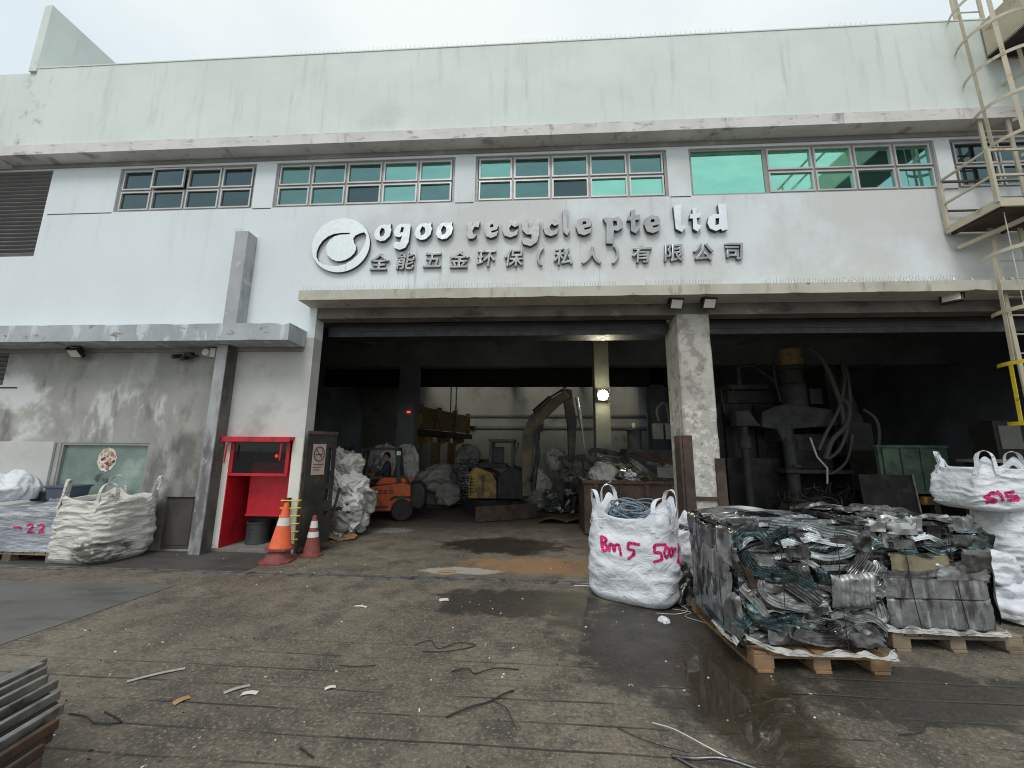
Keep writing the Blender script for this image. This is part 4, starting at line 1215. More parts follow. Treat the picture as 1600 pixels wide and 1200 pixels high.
# --- soiled bag at left
ba2 = R(-7)
jumbo_bag('jumbo_bag', 'soiled creased white jumbo bag standing before the frosted window', 'bag', (-6.53, 5.78, 0), 1.0, .82, .97, ba2, 23, wr=.017, freq=(3.2, 3.2, 11), mbag=m_bag_dirty, sag=.13, corner=.03, bulge=.03, lean=(.03, 0), loop_h=.24, pw=4.2, nu=170, nv=120)
# --- stack of two bags at right, marked S|S
bl_, _ = jumbo_bag('jumbo_bag', 'lower white jumbo bag of the stack at the right edge', 'bag', (6.98, 6.0, 0), 1.40, .7, .95, R(5), 31, wr=.019, freq=(3, 3, 9), sag=.06, corner=.0, loops=2, bulge=.09, pw=3.4)
bu, bub = jumbo_bag('jumbo_bag', 'upper white jumbo bag marked in magenta in the stack at the right edge', 'bag', (6.54, 5.95, .90), 1.30, .66, .58, R(3), 37, wr=.017, freq=(3, 3, 9), sag=.05, corner=.24, loops=4, bulge=.1, lean=(.12, 0), pw=6)
def cs(cx, cy):            # crop (5x off 1340,560) -> metres
    return ((1340 + cx / 5 - 1552) * .0098, (1.65 - (560 + cy / 5 - 700) * .0100) - .9 - .0)
S = [[(835, 955), (780, 950), (752, 985), (800, 990), (815, 1010), (755, 1012)], [(825, 935), (858, 1005)], [(930, 940), (870, 950), (880, 972), (940, 968), (960, 992), (880, 998)], [(1020, 1035), (1080, 1033)], [(1145, 1038), (1188, 1036)]]
for st__ in S:
    marking(bu, bub, [[cs(*p) for p in st__]], .05, R(3), m_pink, name='painted_mark', seed=9)

def sack(name, label, loc, size, seed, m, cat='sack', group=None, amp=.16, parent=None, flat=.35, rot=None, sub=5):
    bm = bmesh.new()
    bmesh.ops.create_icosphere(bm, subdivisions=sub, radius=1)
    Mr = Euler(rot or (0, 0, seed)).to_matrix()
    rr = random.Random(seed * 13 + 1)
    planes = []
    for _ in range(16):
        n_ = Vector((rr.gauss(0, 1), rr.gauss(0, 1), rr.gauss(0, 1))).normalized()
        planes.append((n_, rr.uniform(.80, 1.02)))
    Mw = Euler((rr.uniform(0, 6), rr.uniform(0, 6), rr.uniform(0, 6))).to_matrix()
    for v in bm.verts:
        p = v.co.copy()
        k0 = 1.12
        for n_, d_ in planes:
            c_ = p.dot(n_)
            if c_ > .2:
                k0 = min(k0, d_ / c_)
        w_ = noise.noise_vector(p * 1.2 + Vector((seed, 0, 0)))
        pw_ = Mw @ (p + .45 * w_)
        r1 = rid(pw_, (.9, 2.3, .9), seed)
        r2 = rid(pw_, (1.6, 5.2, 1.6), seed + 3)
        r3 = rid(pw_, (2.6, 2.6, 9.0), seed + 7)
        k = k0 + amp * .8 * (r1 - .4) + amp * .42 * (r2 - .4) + amp * .16 * (r3 - .4)
        q = p * k
        if q.z < -flat:
            q.z = -flat + (q.z + flat) * .12
        v.co = Mr @ Vector((q.x * size[0], q.y * size[1], (q.z) * size[2]))
    zmin = min(v.co.z for v in bm.verts)
    off = Vector(loc)
    for v in bm.verts:
        v.co.z -= zmin
        if parent is not None:
            v.co += off - wpos(parent)
    me = bpy.data.meshes.new(name)
    bm.to_mesh(me); bm.free()
    me.shade_smooth()
    me.materials.append(m)
    o = bpy.data.objects.new(name, me)
    COL.objects.link(o)
    if parent is not None:
        o.parent = parent
    else:
        o.location = off
        tag(o, label, cat, group)
    return o
sack('sack', 'small crumpled white sack lying at the right edge behind the second bale', (4.90, 4.62, 0), (.36, .30, .26), 3, m_bag, amp=.26)
sack('sack', 'crumpled white sack leaning on top of the small one at the right edge', (4.78, 4.66, .16), (.30, .22, .24), 8, m_bag, amp=.3, rot=(R(20), R(30), .4))
sack('sack', 'smooth white sack on the wrapped pallet at the left edge', (-8.20, 5.72, .80), (.36, .30, .30), 12, m_bag, amp=.16)
sack('sack', 'grey scrap clump on the ground between the slumped white bag and the front bale', (1.62, 4.72, 0), (.16, .14, .26), 14, m_alu2, amp=.4)

# ---------------------------------------------------------------- wrapped pallet at left
def pallet(name, label, loc, sx, sy, m, rotz=0, euro=True):
    t = thing(name, label, 'pallet', (0, 0, 0), 'wooden pallets')
    r_ = random.Random(int(sx * 1000 + loc[0] * 77))
    n = 9
    bw = sy / n
    # top boards run along x? visible ends: boards laid along the depth, so their ends show at the front
    for k in range(n):
        w_ = sx / n
        x = -sx / 2 + w_ * (k + .5)
        MB().obox((x, 0, .128 + r_.uniform(-.001, .001)), (w_ * r_.uniform(.8, .93), sy * r_.uniform(.985, 1), .022), (0, R(r_.uniform(-.8, .8)), R(r_.uniform(-.5, .5)))).build('deck_board', m, t, bevel=.003)
    for y in (-sy / 2 + .05, 0, sy / 2 - .05):
        MB().obox((0, y, .1055), (sx, .1, .02)).build('stringer_board', m, t, bevel=.003)
        for x in (-sx / 2 + .075, 0, sx / 2 - .075):
            MB().obox((x, y, .059), (.15 if x else .13, .1, .072)).build('block', m, t, bevel=.004)
    for x in (-sx / 2 + .075, 0, sx / 2 - .075):
        MB().obox((x, 0, .0115), (.12, sy * 1.02, .021)).build('bottom_board', m, t, bevel=.003)
    t.location = loc
    t.rotation_euler = (0, 0, rotz)
    return t
pallet('pallet', 'dark wooden pallet under the film wrapped load at the left edge', (-7.62, 5.84, 0), 1.52, .74, m_wood_grey)
t = thing('wrapped_load', 'grey blue load wrapped in stretch film marked 22 in magenta', 'wrapped load', (-7.62, 5.84, .14))
wb = MB()
def wf(u, v):
    a = 2 * math.pi * u
    p = 7
    c, s = math.cos(a), math.sin(a)
    cx, cy = abs(c) ** (2 / p) * (1 if c > 0 else -1), abs(s) ** (2 / p) * (1 if s > 0 else -1)
    z = min(1, v * 1.25) * (.64 + .06 * cx + .03 * noise.noise((cx * 2, cy * 2, 5)))
    s_ = 1 if v < .8 else 1 - (v - .8) / .2
    x, y = cx * .77 * max(s_, .001), cy * .375 * max(s_, .001)
    d = .008 * rid((x, y, z), (2, 2, 13), 4) + .012 * noise.noise((x * 3, y * 3, z * 4)) if s_ == 1 else .02 * noise.noise((x * 4, y * 4, 9))
    if s_ == 1:
        return (x + cx * d, y + cy * d, z)
    return (x, y, z + d)
wb.grid(wf, 120, 60, wrap=True)
me_ = wb.mesh('film_wrap', m_film, 180, 0, (0, 0, 0), True)
wo = bpy.data.objects.new('film_wrap', me_)
COL.objects.link(wo); wo.parent = t
S22 = [[(-.10, .335), (.02, .34), (.025, .31)], [(.10, .36), (.16, .39), (.21, .355), (.13, .27), (.24, .275)], [(.27, .36), (.33, .39), (.37, .355), (.30, .27), (.38, .285)]]
for st__ in S22:
    marking(t, wo, [[(x + .14, z) for x, z in st__]], .035, 0, m_pink, name='painted_mark', seed=2)
b = thing('plastic_bin', 'slate blue plastic bin standing on the film wrapped load', 'bin', (-7.50, 5.98, .80))
bb = MB()
def frus(mb, cx, cy, z0, z1, a0, b0, a1, b1, m=0):
    v = [(cx + sx_ * a, cy + sy_ * bq, z) for z, a, bq in ((z0, a0, b0), (z1, a1, b1)) for sx_, sy_ in ((-1, -1), (1, -1), (1, 1), (-1, 1))]
    mb.add(v, [(3, 2, 1, 0), (4, 5, 6, 7)] + [(k, (k + 1) % 4, 4 + (k + 1) % 4, 4 + k) for k in range(4)], m)
frus(bb, -7.50, 5.98, .80, 1.0, .17, .14, .20, .16)
bb.build('bin_body', m_bin, b, bevel=.012)
br_ = MB(); frus(br_, -7.50, 5.98, 1.0, 1.03, .215, .175, .215, .175)
br_.build('rim', m_bin, b, bevel=.006)
b = thing('battery_box', 'small black box beside the slate bin on the wrapped load', 'box', (-7.86, 5.98, .78))
MB().box(-8.0, 5.88, .78, -7.735, 6.08, .93).build('case', m_black, b, bevel=.01)
MB().box(-8.01, 5.87, .905, -7.725, 6.09, .925).lathe([(.014, .93), (.014, .955), (0, .955)], (-7.82, 5.98, 0), 10).build('lid', m_dark, b)
# sticker on the frosted window
st_ = thing('window_sticker', 'round pink and cream patterned sticker on the frosted window', 'sticker', (-7.30, 6.29, 1.42))
sb = MB()
rs = random.Random(4)
pts = [(-7.30 + .17 * math.cos(a * math.pi / 16) * (1 + .05 * math.sin(a * 1.9)), 6.294, 1.43 + .20 * math.sin(a * math.pi / 16) * (1 + .04 * math.cos(a * 2.3))) for a in range(32)]
sb.prism(pts, (0, .004, 0))
sb.build('backing', m_paper, st_)
m_stk = [mat('sticker_pink', (.42, .12, .13), .6, co='obj', bump=0), mat('sticker_ochre', (.42, .33, .14), .6, co='obj', bump=0), mat('sticker_dark', (.08, .055, .05), .6, co='obj', bump=0), mat('sticker_rose', (.5, .27, .26), .6, co='obj', bump=0)]
sb = MB()
for k in range(34):
    a, r = rs.uniform(0, 6.28), math.sqrt(rs.uniform(0, 1))
    x, z, q = -7.30 + .14 * r * math.cos(a), 1.43 + .17 * r * math.sin(a), rs.uniform(.018, .04)
    sb.prism([(x + q * math.cos(i * 1.05) * rs.uniform(.7, 1.2), 6.2935 - .0004 * k / 10, z + q * math.sin(i * 1.05)) for i in range(6)], (0, -.0006, 0), k % 4)
sb.build('pattern', m_stk, st_)
# ================================================================ pressed scrap bales on pallets
class Face:
    """a face of a bale: origin, right, up, outward"""
    def __init__(s, O, U, V):
        s.O, s.U, s.V = Vector(O), Vector(U).normalized(), Vector(V).normalized()
        s.N = s.U.cross(s.V).normalized()
    def p(s, u, v, n=0.0):
        return s.O + s.U * u + s.V * v + s.N * n
def smooth_path(pts, k=5):
    """Catmull-Rom through the points"""
    P = [pts[0]] + list(pts) + [pts[-1]]
    out = []
    for i in range(1, len(P) - 2):
        for t in range(k):
            t = t / k
            out.append(tuple(.5 * ((2 * P[i][c]) + (-P[i - 1][c] + P[i + 1][c]) * t + (2 * P[i - 1][c] - 5 * P[i][c] + 4 * P[i + 1][c] - P[i + 2][c]) * t * t + (-P[i - 1][c] + 3 * P[i][c] - 3 * P[i + 1][c] + P[i + 2][c]) * t ** 3) for c in range(len(P[i]))))
    out.append(tuple(P[-2]))
    return out
def profile_strip(F, path, w, ribs, m, parent, name='bent_profile', roll=0.0, lip=.03, seed=0, k=6, ribh=.007, crush=.012):
    pts = smooth_path(path, k)
    N = len(pts)
    ws = [(-w / 2, -lip), (-w / 2, 0)]
    for i in range(ribs):
        c0 = -w / 2 + w * (i + .25) / ribs
        c1 = -w / 2 + w * (i + .5) / ribs
        c2 = -w / 2 + w * (i + .75) / ribs
        ws += [(c0, 0), (c0 + .002, -ribh), (c1, -ribh), (c2, 0)]
    ws += [(w / 2, 0), (w / 2, -lip)]
    vs = []
    for i, (u, v, n) in enumerate(pts):
        a, b = pts[max(i - 1, 0)], pts[min(i + 1, N - 1)]
        tu, tv = b[0] - a[0], b[1] - a[1]
        L = math.hypot(tu, tv) or 1
        au, av = -tv / L, tu / L
        rl = roll + .5 * noise.noise((u * 3 + seed, v * 3, seed))
        ca, sa = math.cos(rl), math.sin(rl)
        kk = 1 + .25 * noise.noise((u * 4, v * 4, seed + 2))
        for (x, d) in ws:
            x2 = x * kk
            cr_ = crush * (noise.noise((u * 9 + x * 14, v * 9, seed)) + .6 * noise.noise((u * 26, v * 26 + x * 30, seed)))
            vs.append(F.p(u + au * x2 * ca, v + av * x2 * ca, n + x2 * sa + d * ca + cr_))
    M = len(ws)
    fs = [(i * M + j, i * M + j + 1, (i + 1) * M + j + 1, (i + 1) * M + j) for i in range(N - 1) for j in range(M - 1)]
    mb = MB(); mb.add(vs, fs)
    return mb.build(name, m, parent, smooth=38, fix=False)
def crumple_plate(F, u0, v0, u1, v1, n, m, parent, name='crushed_sheet', seed=0, amp=.02, skew=0.0, nu=22, nv=22, ribs=0, tilt=(0, 0), ragged=.03):
    def fn(a, b):
        e = ragged * noise.noise((a * 5, b * 5, seed))
        u = u0 + (u1 - u0) * a + skew * (b - .5) + (e if a in (0, 1) else 0)
        v = v0 + (v1 - v0) * b + (ragged * noise.noise((a * 6, seed, b * 3)) if b in (0, 1) else 0)
        d = amp * (rid((u, v, n), (3, 3, 3), seed) * .9 + rid((u, v, n), (8, 8, 8), seed + 4) * .35 + noise.noise((u * 2, v * 2, seed)) * .8)
        if ribs:
            d -= .006 * (1 if (a * ribs) % 1 < .5 else 0)
        edge = min(a, 1 - a, b, 1 - b)
        d -= .03 * max(0, 1 - edge * 14)
        return F.p(u, v, n + d + tilt[0] * (a - .5) + tilt[1] * (b - .5))
    if ribs:
        nu = max(nu, ribs * 5)
    mb = MB(); mb.grid(fn, nu, nv)
    return mb.build(name, m, parent, smooth=48, fix=False)
def bale_core(x0, y0, z0, x1, y1, z1, parent, seed, name='compressed_scrap', inset=.035):
    bm = bmesh.new()
    n = 26
    mb = MB()
    for (O, U, V, a, b) in (((x0, y0, z0), (1, 0, 0), (0, 0, 1), x1 - x0, z1 - z0), ((x0, y1, z0), (0, -1, 0), (0, 0, 1), y1 - y0, z1 - z0), ((x1, y0, z0), (0, 1, 0), (0, 0, 1), y1 - y0, z1 - z0), ((x0, y0, z1), (1, 0, 0), (0, 1, 0), x1 - x0, y1 - y0), ((x1, y1, z0), (-1, 0, 0), (0, 0, 1), x1 - x0, z1 - z0)):
        F = Face(O, U, V)
        def fn(u, v):
            p = F.p(u * a, v * b)
            e = min(u, 1 - u, v, 1 - v)
            d = (.035 * rid(p, (7, 7, 16), seed) + .03 * rid(p, (18, 18, 30), seed + 2) - .03) * min(1, e * 12)
            return F.p(u * a, v * b, -inset + d) - F.N * 0
        mb.grid(fn, 54, 50)
    bm.free()
    return mb.build(name, m_core, parent, smooth=50, fix=False)

# ---------------------------------------------------------------- front bale
P1 = pallet('pallet', 'sandy wooden pallet under the front aluminium bale, block ends facing the yard', (2.17, 3.92, 0), 1.02, 1.10, m_wood, R(2))
B1 = thing('scrap_bale', 'front bale of crushed grey and teal aluminium profiles on a sandy pallet', 'scrap bale', (2.16, 3.9, .14), 'pressed scrap bales')
bx0, bx1, by0, by1, bz0, bz1 = 1.66, 2.68, 3.42, 4.40, .15, 1.03
bale_core(bx0, by0, bz0, bx1, by1, bz1, B1, 3)
FF = Face((bx0, by0, 0), (1, 0, 0), (0, 0, 1))
FL = Face((bx0, by1, 0), (0, -1, 0), (0, 0, 1))
FT = Face((bx0, by0, bz1), (1, 0, 0), (0, 1, 0))
FR_ = Face((bx1, by0, 0), (0, 1, 0), (0, 0, 1))
# photographed crop of the front face -> u, v on that face
def cf(cx, cy, n=.0):
    return ((cx - 345) / 835 * 1.03, .15 + (965 - cy) / 750 * .90, n)
ra = random.Random(21)
MET = [m_alu, m_alu2, m_alu, m_alu, m_alu3, m_alu2, m_plate]
# filler strips, lower layer
for k in range(52):
    u0 = ra.uniform(-.03, .75); v0 = ra.uniform(.2, 1.0); L = ra.uniform(.28, .75)
    sag = ra.uniform(-.12, .10)
    pa = [(min(1.04, u0 + L * t), v0 + sag * math.sin(math.pi * t) + .03 * ra.uniform(-1, 1), ra.uniform(-.03, .015)) for t in (0, .25, .5, .75, 1)]
    profile_strip(FF, pa, ra.uniform(.022, .085), ra.randint(1, 4), ra.choice(MET), B1, roll=ra.uniform(-1.0, .8), seed=k, lip=ra.uniform(.01, .04), crush=.02 if k % 2 else .006)
for k in range(18):
    u0, v0, a_ = ra.uniform(.0, .95), ra.uniform(.2, .98), ra.gauss(0, .55)
    L = ra.uniform(.14, .34)
    pa = [(u0 + L * t * math.cos(a_), v0 + L * t * math.sin(a_), .03 + .02 * t) for t in (-.5, 0, .5)]
    pa = [(min(1.03, max(-.02, u)), min(1.02, max(.17, v)), n) for u, v, n in pa]
    profile_strip(FF, pa, ra.uniform(.03, .075), ra.randint(2, 5), ra.choice([m_alu3, m_alu, m_alu, m_alu2]), B1, name='straight_profile', roll=ra.uniform(-.9, .9), seed=300 + k, lip=.02, crush=.002)
HERO = [
    ([(330, 350), (335, 290), (390, 248), (470, 245), (520, 300), (560, 330)], .085, 3, m_teal, .25, .045),
    ([(355, 375), (390, 440), (430, 490), (540, 515), (640, 515), (700, 545), (770, 590)], .085, 4, m_teal, .2, .06),
    ([(770, 575), (820, 575), (900, 600)], .05, 2, m_alu3, .3, .055),
    ([(550, 195), (640, 205), (780, 200), (900, 235), (1010, 245), (1080, 265)], .10, 4, m_alu3, .5, .05),
    ([(1080, 250), (1095, 275), (1050, 295), (900, 275), (760, 255), (660, 240)], .06, 1, m_alu2, -.2, .03),
    ([(790, 385), (880, 400), (990, 385), (1100, 345)], .05, 2, m_alu3, .2, .045),
    ([(560, 300), (640, 235), (700, 240), (700, 290)], .07, 2, m_teal, .3, .03),
    ([(455, 545), (450, 600), (520, 670), (640, 700), (760, 710), (860, 690)], .075, 3, m_alu, -.3, .055),
    ([(445, 600), (420, 640), (500, 700), (600, 720), (700, 720)], .06, 2, m_alu2, .1, .035),
    ([(600, 540), (560, 600), (470, 610)], .10, 1, m_alu2, -.2, .035),
    ([(620, 545), (700, 600), (800, 680)], .12, 5, m_alu2, .1, .05),
    ([(385, 700), (395, 760), (450, 800), (540, 800), (640, 775), (650, 830)], .075, 2, m_teal, .35, .045),
    ([(260, 800), (330, 830), (390, 790), (480, 830), (560, 835)], .05, 2, m_teal, .2, .04),
    ([(860, 760), (930, 740), (1010, 770), (1110, 760), (1190, 830)], .055, 2, m_alu, -.3, .05),
    ([(840, 810), (930, 800), (1040, 800), (1160, 850)], .06, 3, m_alu2, .3, .03),
    ([(620, 860), (720, 890), (830, 905), (930, 880), (1010, 830), (1080, 830), (1120, 900)], .10, 3, m_alu, .3, .05),
    ([(470, 890), (540, 900), (580, 850), (640, 860)], .09, 1, m_alu2, -.3, .05),
    ([(360, 440), (400, 560), (400, 600), (440, 640)], .045, 1, m_rust, .3, .05),
    ([(380, 640), (420, 620), (480, 655)], .05, 1, m_alu3, .3, .05),
    ([(730, 270), (830, 285), (960, 310), (1060, 310)], .05, 3, m_alu3, -.5, .03),
    ([(560, 410), (640, 400), (760, 430), (830, 470)], .04, 1, m_alu3, .4, .025),
    ([(1110, 360), (1060, 440), (1000, 500)], .10, 4, m_alu2, -.2, .06),
    ([(1150, 420), (1110, 480), (1060, 530)], .07, 3, m_alu, -.1, .05)]
for k, (pp, w_, rb, m_, rl_, n_) in enumerate(HERO):
    profile_strip(FF, [cf(x, y, n_ + .01 * math.sin(i * 2.1 + k)) for i, (x, y) in enumerate(pp)], w_, rb, m_, B1, roll=rl_, seed=40 + k, lip=.03)
def qp(F, c, m_, n_, seed, amp=.012, ribs=0, name='crushed_sheet'):
    """plate between four crop points (tl, tr, br, bl)"""
    q = [cf(*p) for p in c]
    nu_ = max(14, ribs * 5)
    def fn(a, b):
        top = [q[0][i] + (q[1][i] - q[0][i]) * a for i in (0, 1)]
        bot = [q[3][i] + (q[2][i] - q[3][i]) * a for i in (0, 1)]
        u, v = bot[0] + (top[0] - bot[0]) * b, bot[1] + (top[1] - bot[1]) * b
        e = min(a, 1 - a, b, 1 - b)
        d = amp * (rid((u, v, 0), (5, 5, 5), seed) + .5 * rid((u, v, 0), (14, 14, 5), seed + 3)) - (.006 if ribs and (a * ribs) % 1 < .45 else 0) - .04 * max(0, 1 - e * 10)
        return F.p(u, v + .012 * noise.noise((a * 4, b * 4, seed)), n_ + d)
    MB().grid(fn, nu_, 16).build(name, m_, B1, smooth=45, fix=False)
qp(FF, [(890, 505), (1165, 480), (1140, 700), (875, 705)], m_plate, .075, 1, .02, 9)
qp(FF, [(640, 325), (795, 330), (790, 430), (640, 415)], m_alu2, .035, 2, .01, 5)
qp(FF, [(600, 445), (770, 440), (800, 570), (690, 545)], m_alu2, .045, 3, .012, 6)
qp(FF, [(780, 475), (860, 465), (890, 570), (800, 565)], m_teal, .07, 4, .008, 4)
qp(FF, [(430, 400), (560, 395), (580, 480), (450, 470)], m_alu, .03, 5, .012, 0)
qp(FF, [(700, 720), (860, 690), (850, 740), (720, 790)], m_alu2, .06, 6, .012, 4)
qp(FF, [(400, 180), (490, 170), (480, 235), (395, 235)], m_alu2, .03, 7, .02, 3)
qp(FF, [(930, 860), (1080, 815), (1180, 930), (950, 930)], m_alu2, .055, 8, .03, 0)
qp(FF, [(1010, 250), (1180, 230), (1190, 420), (1100, 430)], m_alu2, .02, 9, .03, 0)
qp(FF, [(460, 560), (600, 560), (560, 640), (470, 620)], m_alu, .05, 10, .012, 0)
# left face: flat grey sheets pressed upright
for k, (a, b, c, d, n_, m_, sk) in enumerate([(.02, .10, .58, .62, .012, m_plate, .03), (.50, .12, .86, .66, .03, m_plate, -.02), (.74, .16, 1.0, .52, .04, m_alu, .0), (.30, .55, .82, .80, .032, m_plate, .02), (.02, .60, .34, .98, .015, m_alu, 0), (.30, .72, .66, .97, .025, m_alu2, .05), (.62, .70, .99, 1.0, .02, m_alu, 0), (.05, .80, .3, 1.02, .03, m_alu2, 0)]):
    crumple_plate(FL, a, b, c, d, n_, m_, B1, seed=60 + k, amp=.022, skew=sk)
for k in range(7):
    u0 = ra.uniform(.05, .85)
    profile_strip(FL, [(u0, ra.uniform(.2, .4), .035), (u0 + ra.uniform(-.06, .06), .55, .05), (u0 + ra.uniform(-.1, .1), ra.uniform(.7, 1.0), .03)], ra.uniform(.03, .07), 2, ra.choice([m_alu, m_alu2]), B1, seed=90 + k, roll=.3)
# bottom edge in teal along the left face
profile_strip(FL, [(.35, .2, .05), (.6, .17, .06), (.85, .19, .05), (1.0, .16, .05)], .05, 2, m_teal, B1, seed=99, roll=.3)
# top: flattened sheets and lumps
for k in range(16):
    u0, v0 = ra.uniform(-.02, .7), ra.uniform(-.01, .7)
    crumple_plate(FT, u0, v0, u0 + ra.uniform(.2, .4), v0 + ra.uniform(.15, .3), ra.uniform(.0, .035), ra.choice([m_alu3, m_alu, m_alu, m_alu3, m_plate, m_alu2, m_teal]), B1, seed=120 + k, amp=.02, nu=18, nv=14, tilt=(ra.uniform(-.03, .03), ra.uniform(-.03, .03)))
for k in range(10):
    v0 = ra.uniform(.0, .9)
    profile_strip(FT, [(ra.uniform(0, .1), v0, .01), (.35, v0 + ra.uniform(-.1, .1), .035), (.7, v0 + ra.uniform(-.1, .1), .02), (1.0, v0, .015)], ra.uniform(.05, .1), 2, ra.choice([m_alu3, m_alu, m_alu2]), B1, seed=140 + k, roll=ra.uniform(-.4, .4))
# right face
for k in range(5):
    u0 = .2 * k
    crumple_plate(FR_, u0, .2 + .1 * (k % 2), u0 + .25, .95, .01, m_alu2, B1, seed=170 + k, amp=.03)
# white liner along the foot
def liner(F, pts, h, parent, seed):
    pp = smooth_path(pts, 8)
    N = len(pp)
    mb = MB()
    def fn(a, b):
        i = min(N - 1, int(a * (N - 1) + .5))
        u, v, n = pp[i]
        hh = h * max(.05, .55 + 1.6 * noise.noise((u * 3.2, seed, 0)) + .7 * noise.noise((u * 9, seed, 2)))
        d = .02 * rid((u * 2, b, 0), (5, 3, 1), seed) + .012 * noise.noise((u * 22, b * 4, seed))
        return F.p(u, v + b * hh, n + d + .03 * (1 - b))
    mb.grid(fn, N, 8)
    return mb.build('plastic_liner', m_liner, parent, smooth=60, fix=False)
liner(FF, [cf(330, 905, .02), cf(450, 955, .05), cf(540, 972, .06), cf(700, 975, .06), cf(900, 970, .06), cf(1000, 965, .07), cf(1120, 975, .08), cf(1200, 985, .05)], .05, B1, 3)
liner(FL, [(.55, .155, .03), (.8, .15, .05), (1.0, .15, .05)], .06, B1, 5)
for u in (.29, .72):
    sm = MB()
    sm.tube([FF.p(u + .012 * noise.noise((z * 3, u, 0)), z, .075 + .03 * noise.noise((z * 4, u, 1))) for z in [.17 + .05 * i for i in range(18)]], .0035, 5)
    sm.build('baling_wire', m_wire_b, B1)
for u in (.3, .72):
    sm = MB()
    sm.tube([FL.p(u + .01 * noise.noise((z * 3, u, 0)), z, .05 + .02 * noise.noise((z * 4, u, 1))) for z in [.17 + .05 * i for i in range(18)]], .0035, 5)
    sm.build('baling_wire', m_wire_b, B1)

# ---------------------------------------------------------------- second bale behind, right
P2 = pallet('pallet', 'weathered pallet with low runners under the second bale at right', (3.56, 4.32, 0), 1.08, 1.08, m_wood_grey, R(2))
B2 = thing('scrap_bale', 'bale with large flat grey sheets and teal crumpled top, right of the front bale', 'scrap bale', (3.6, 4.3, .14), 'pressed scrap bales')
x0, x1, y0, y1, z0, z1 = 2.95, 4.0, 3.84, 4.82, .15, 1.04
bale_core(x0, y0, z0, x1, y1, z1, B2, 8)
F2 = Face((x0, y0, 0), (1, 0, 0), (0, 0, 1))
T2 = Face((x0, y0, z1), (1, 0, 0), (0, 1, 0))
L2 = Face((x0, y1, 0), (0, -1, 0), (0, 0, 1))
R2 = Face((x1, y0, 0), (0, 1, 0), (0, 0, 1))
crumple_plate(F2, .13, .155, .99, .415, .045, m_plate, B2, seed=3, amp=.010, nu=40, nv=14, ragged=.015)
crumple_plate(F2, .12, .40, .985, .585, .05, m_plate, B2, seed=4, amp=.010, nu=40, nv=12, ragged=.015)
crumple_plate(F2, .20, .62, .70, .78, .05, m_tan, B2, seed=5, amp=.014, nu=26, nv=10)
profile_strip(F2, [(.0, .60, .05), (.2, .60, .065), (.45, .61, .065), (.7, .67, .06), (.8, .70, .05)], .07, 1, m_plate, B2, seed=6, roll=.3)
crumple_plate(F2, .55, .56, 1.0, .70, .045, m_alu, B2, seed=7, amp=.03)
crumple_plate(F2, .78, .62, 1.03, .84, .04, m_alu2, B2, seed=8, amp=.04)
for k in range(16):
    u0 = ra.uniform(0, .85); v0 = ra.uniform(.8, .98)
    crumple_plate(F2, u0, v0, u0 + ra.uniform(.1, .26), v0 + ra.uniform(.06, .14), ra.uniform(.02, .06), ra.choice([m_teal, m_alu, m_alu, m_alu2, m_alu3, m_plate]), B2, seed=20 + k, amp=.035, nu=16, nv=12)
for k in range(9):
    u0 = ra.uniform(0, .6); v0 = ra.uniform(.78, 1.0)
    profile_strip(F2, [(u0, v0, .05), (u0 + .12, v0 - ra.uniform(-.05, .07), .06), (u0 + .28, v0 + ra.uniform(-.04, .06), .05), (u0 + .4, v0, .05)], ra.uniform(.03, .06), 2, ra.choice([m_teal, m_alu3, m_alu2, m_alu]), B2, seed=50 + k, roll=ra.uniform(-.6, .6))
for k in range(8):
    v0 = .2 + .1 * k
    profile_strip(F2, [(-.02, v0, .03), (.05, v0 + ra.uniform(-.06, .06), .05), (.13, v0 + ra.uniform(-.08, .08), .03)], ra.uniform(.04, .08), 2, ra.choice([m_alu2, m_alu]), B2, seed=70 + k, roll=ra.uniform(-.5, .5))
for k in range(7):
    crumple_plate(L2, .02 + .13 * k, .2 + .1 * (k % 3), .2 + .13 * k, .95, .015, ra.choice([m_alu2, m_alu]), B2, seed=80 + k, amp=.03)
for k in range(7):
    crumple_plate(R2, .14 * k, .2 + .12 * (k % 3), .2 + .14 * k, .95, .02, ra.choice([m_alu2, m_alu, m_teal]), B2, seed=95 + k, amp=.04)
for k in range(15):
    u0, v0 = ra.uniform(-.02, .75), ra.uniform(-.02, .72)
    crumple_plate(T2, u0, v0, u0 + ra.uniform(.18, .36), v0 + ra.uniform(.15, .3), ra.uniform(0, .04), ra.choice([m_alu3, m_alu, m_teal, m_alu3, m_plate, m_alu2]), B2, seed=110 + k, amp=.025, nu=18, nv=14, tilt=(ra.uniform(-.04, .04), ra.uniform(-.04, .04)))
# frayed corner of thin strips
for k in range(12):
    profile_strip(F2, [(.80 + ra.uniform(-.1, .1), 1.02, .03), (.95, 1.0 + ra.uniform(-.02, .03), .05), (1.06 + ra.uniform(-.03, .04), .93 + ra.uniform(-.08, .04), .03)], ra.uniform(.012, .03), 1, ra.choice([m_alu2, m_rust, m_alu]), B2, seed=130 + k, roll=ra.uniform(-1, 1), lip=.006, name='frayed_strip')
liner(F2, [(.0, .15, .02), (.2, .152, .06), (.35, .155, .06), (.55, .15, .07), (.75, .155, .07), (1.0, .15, .06), (1.06, .16, .0)], .055, B2, 7)
for u in (.32, .70):
    MB().tube([F2.p(u + .01 * noise.noise((z * 3, u, 0)) - .06 * (z - .5), z, .075) for z in [.16 + .04 * i for i in range(22)]], .004, 5).build('baling_wire', m_wire_b, B2)

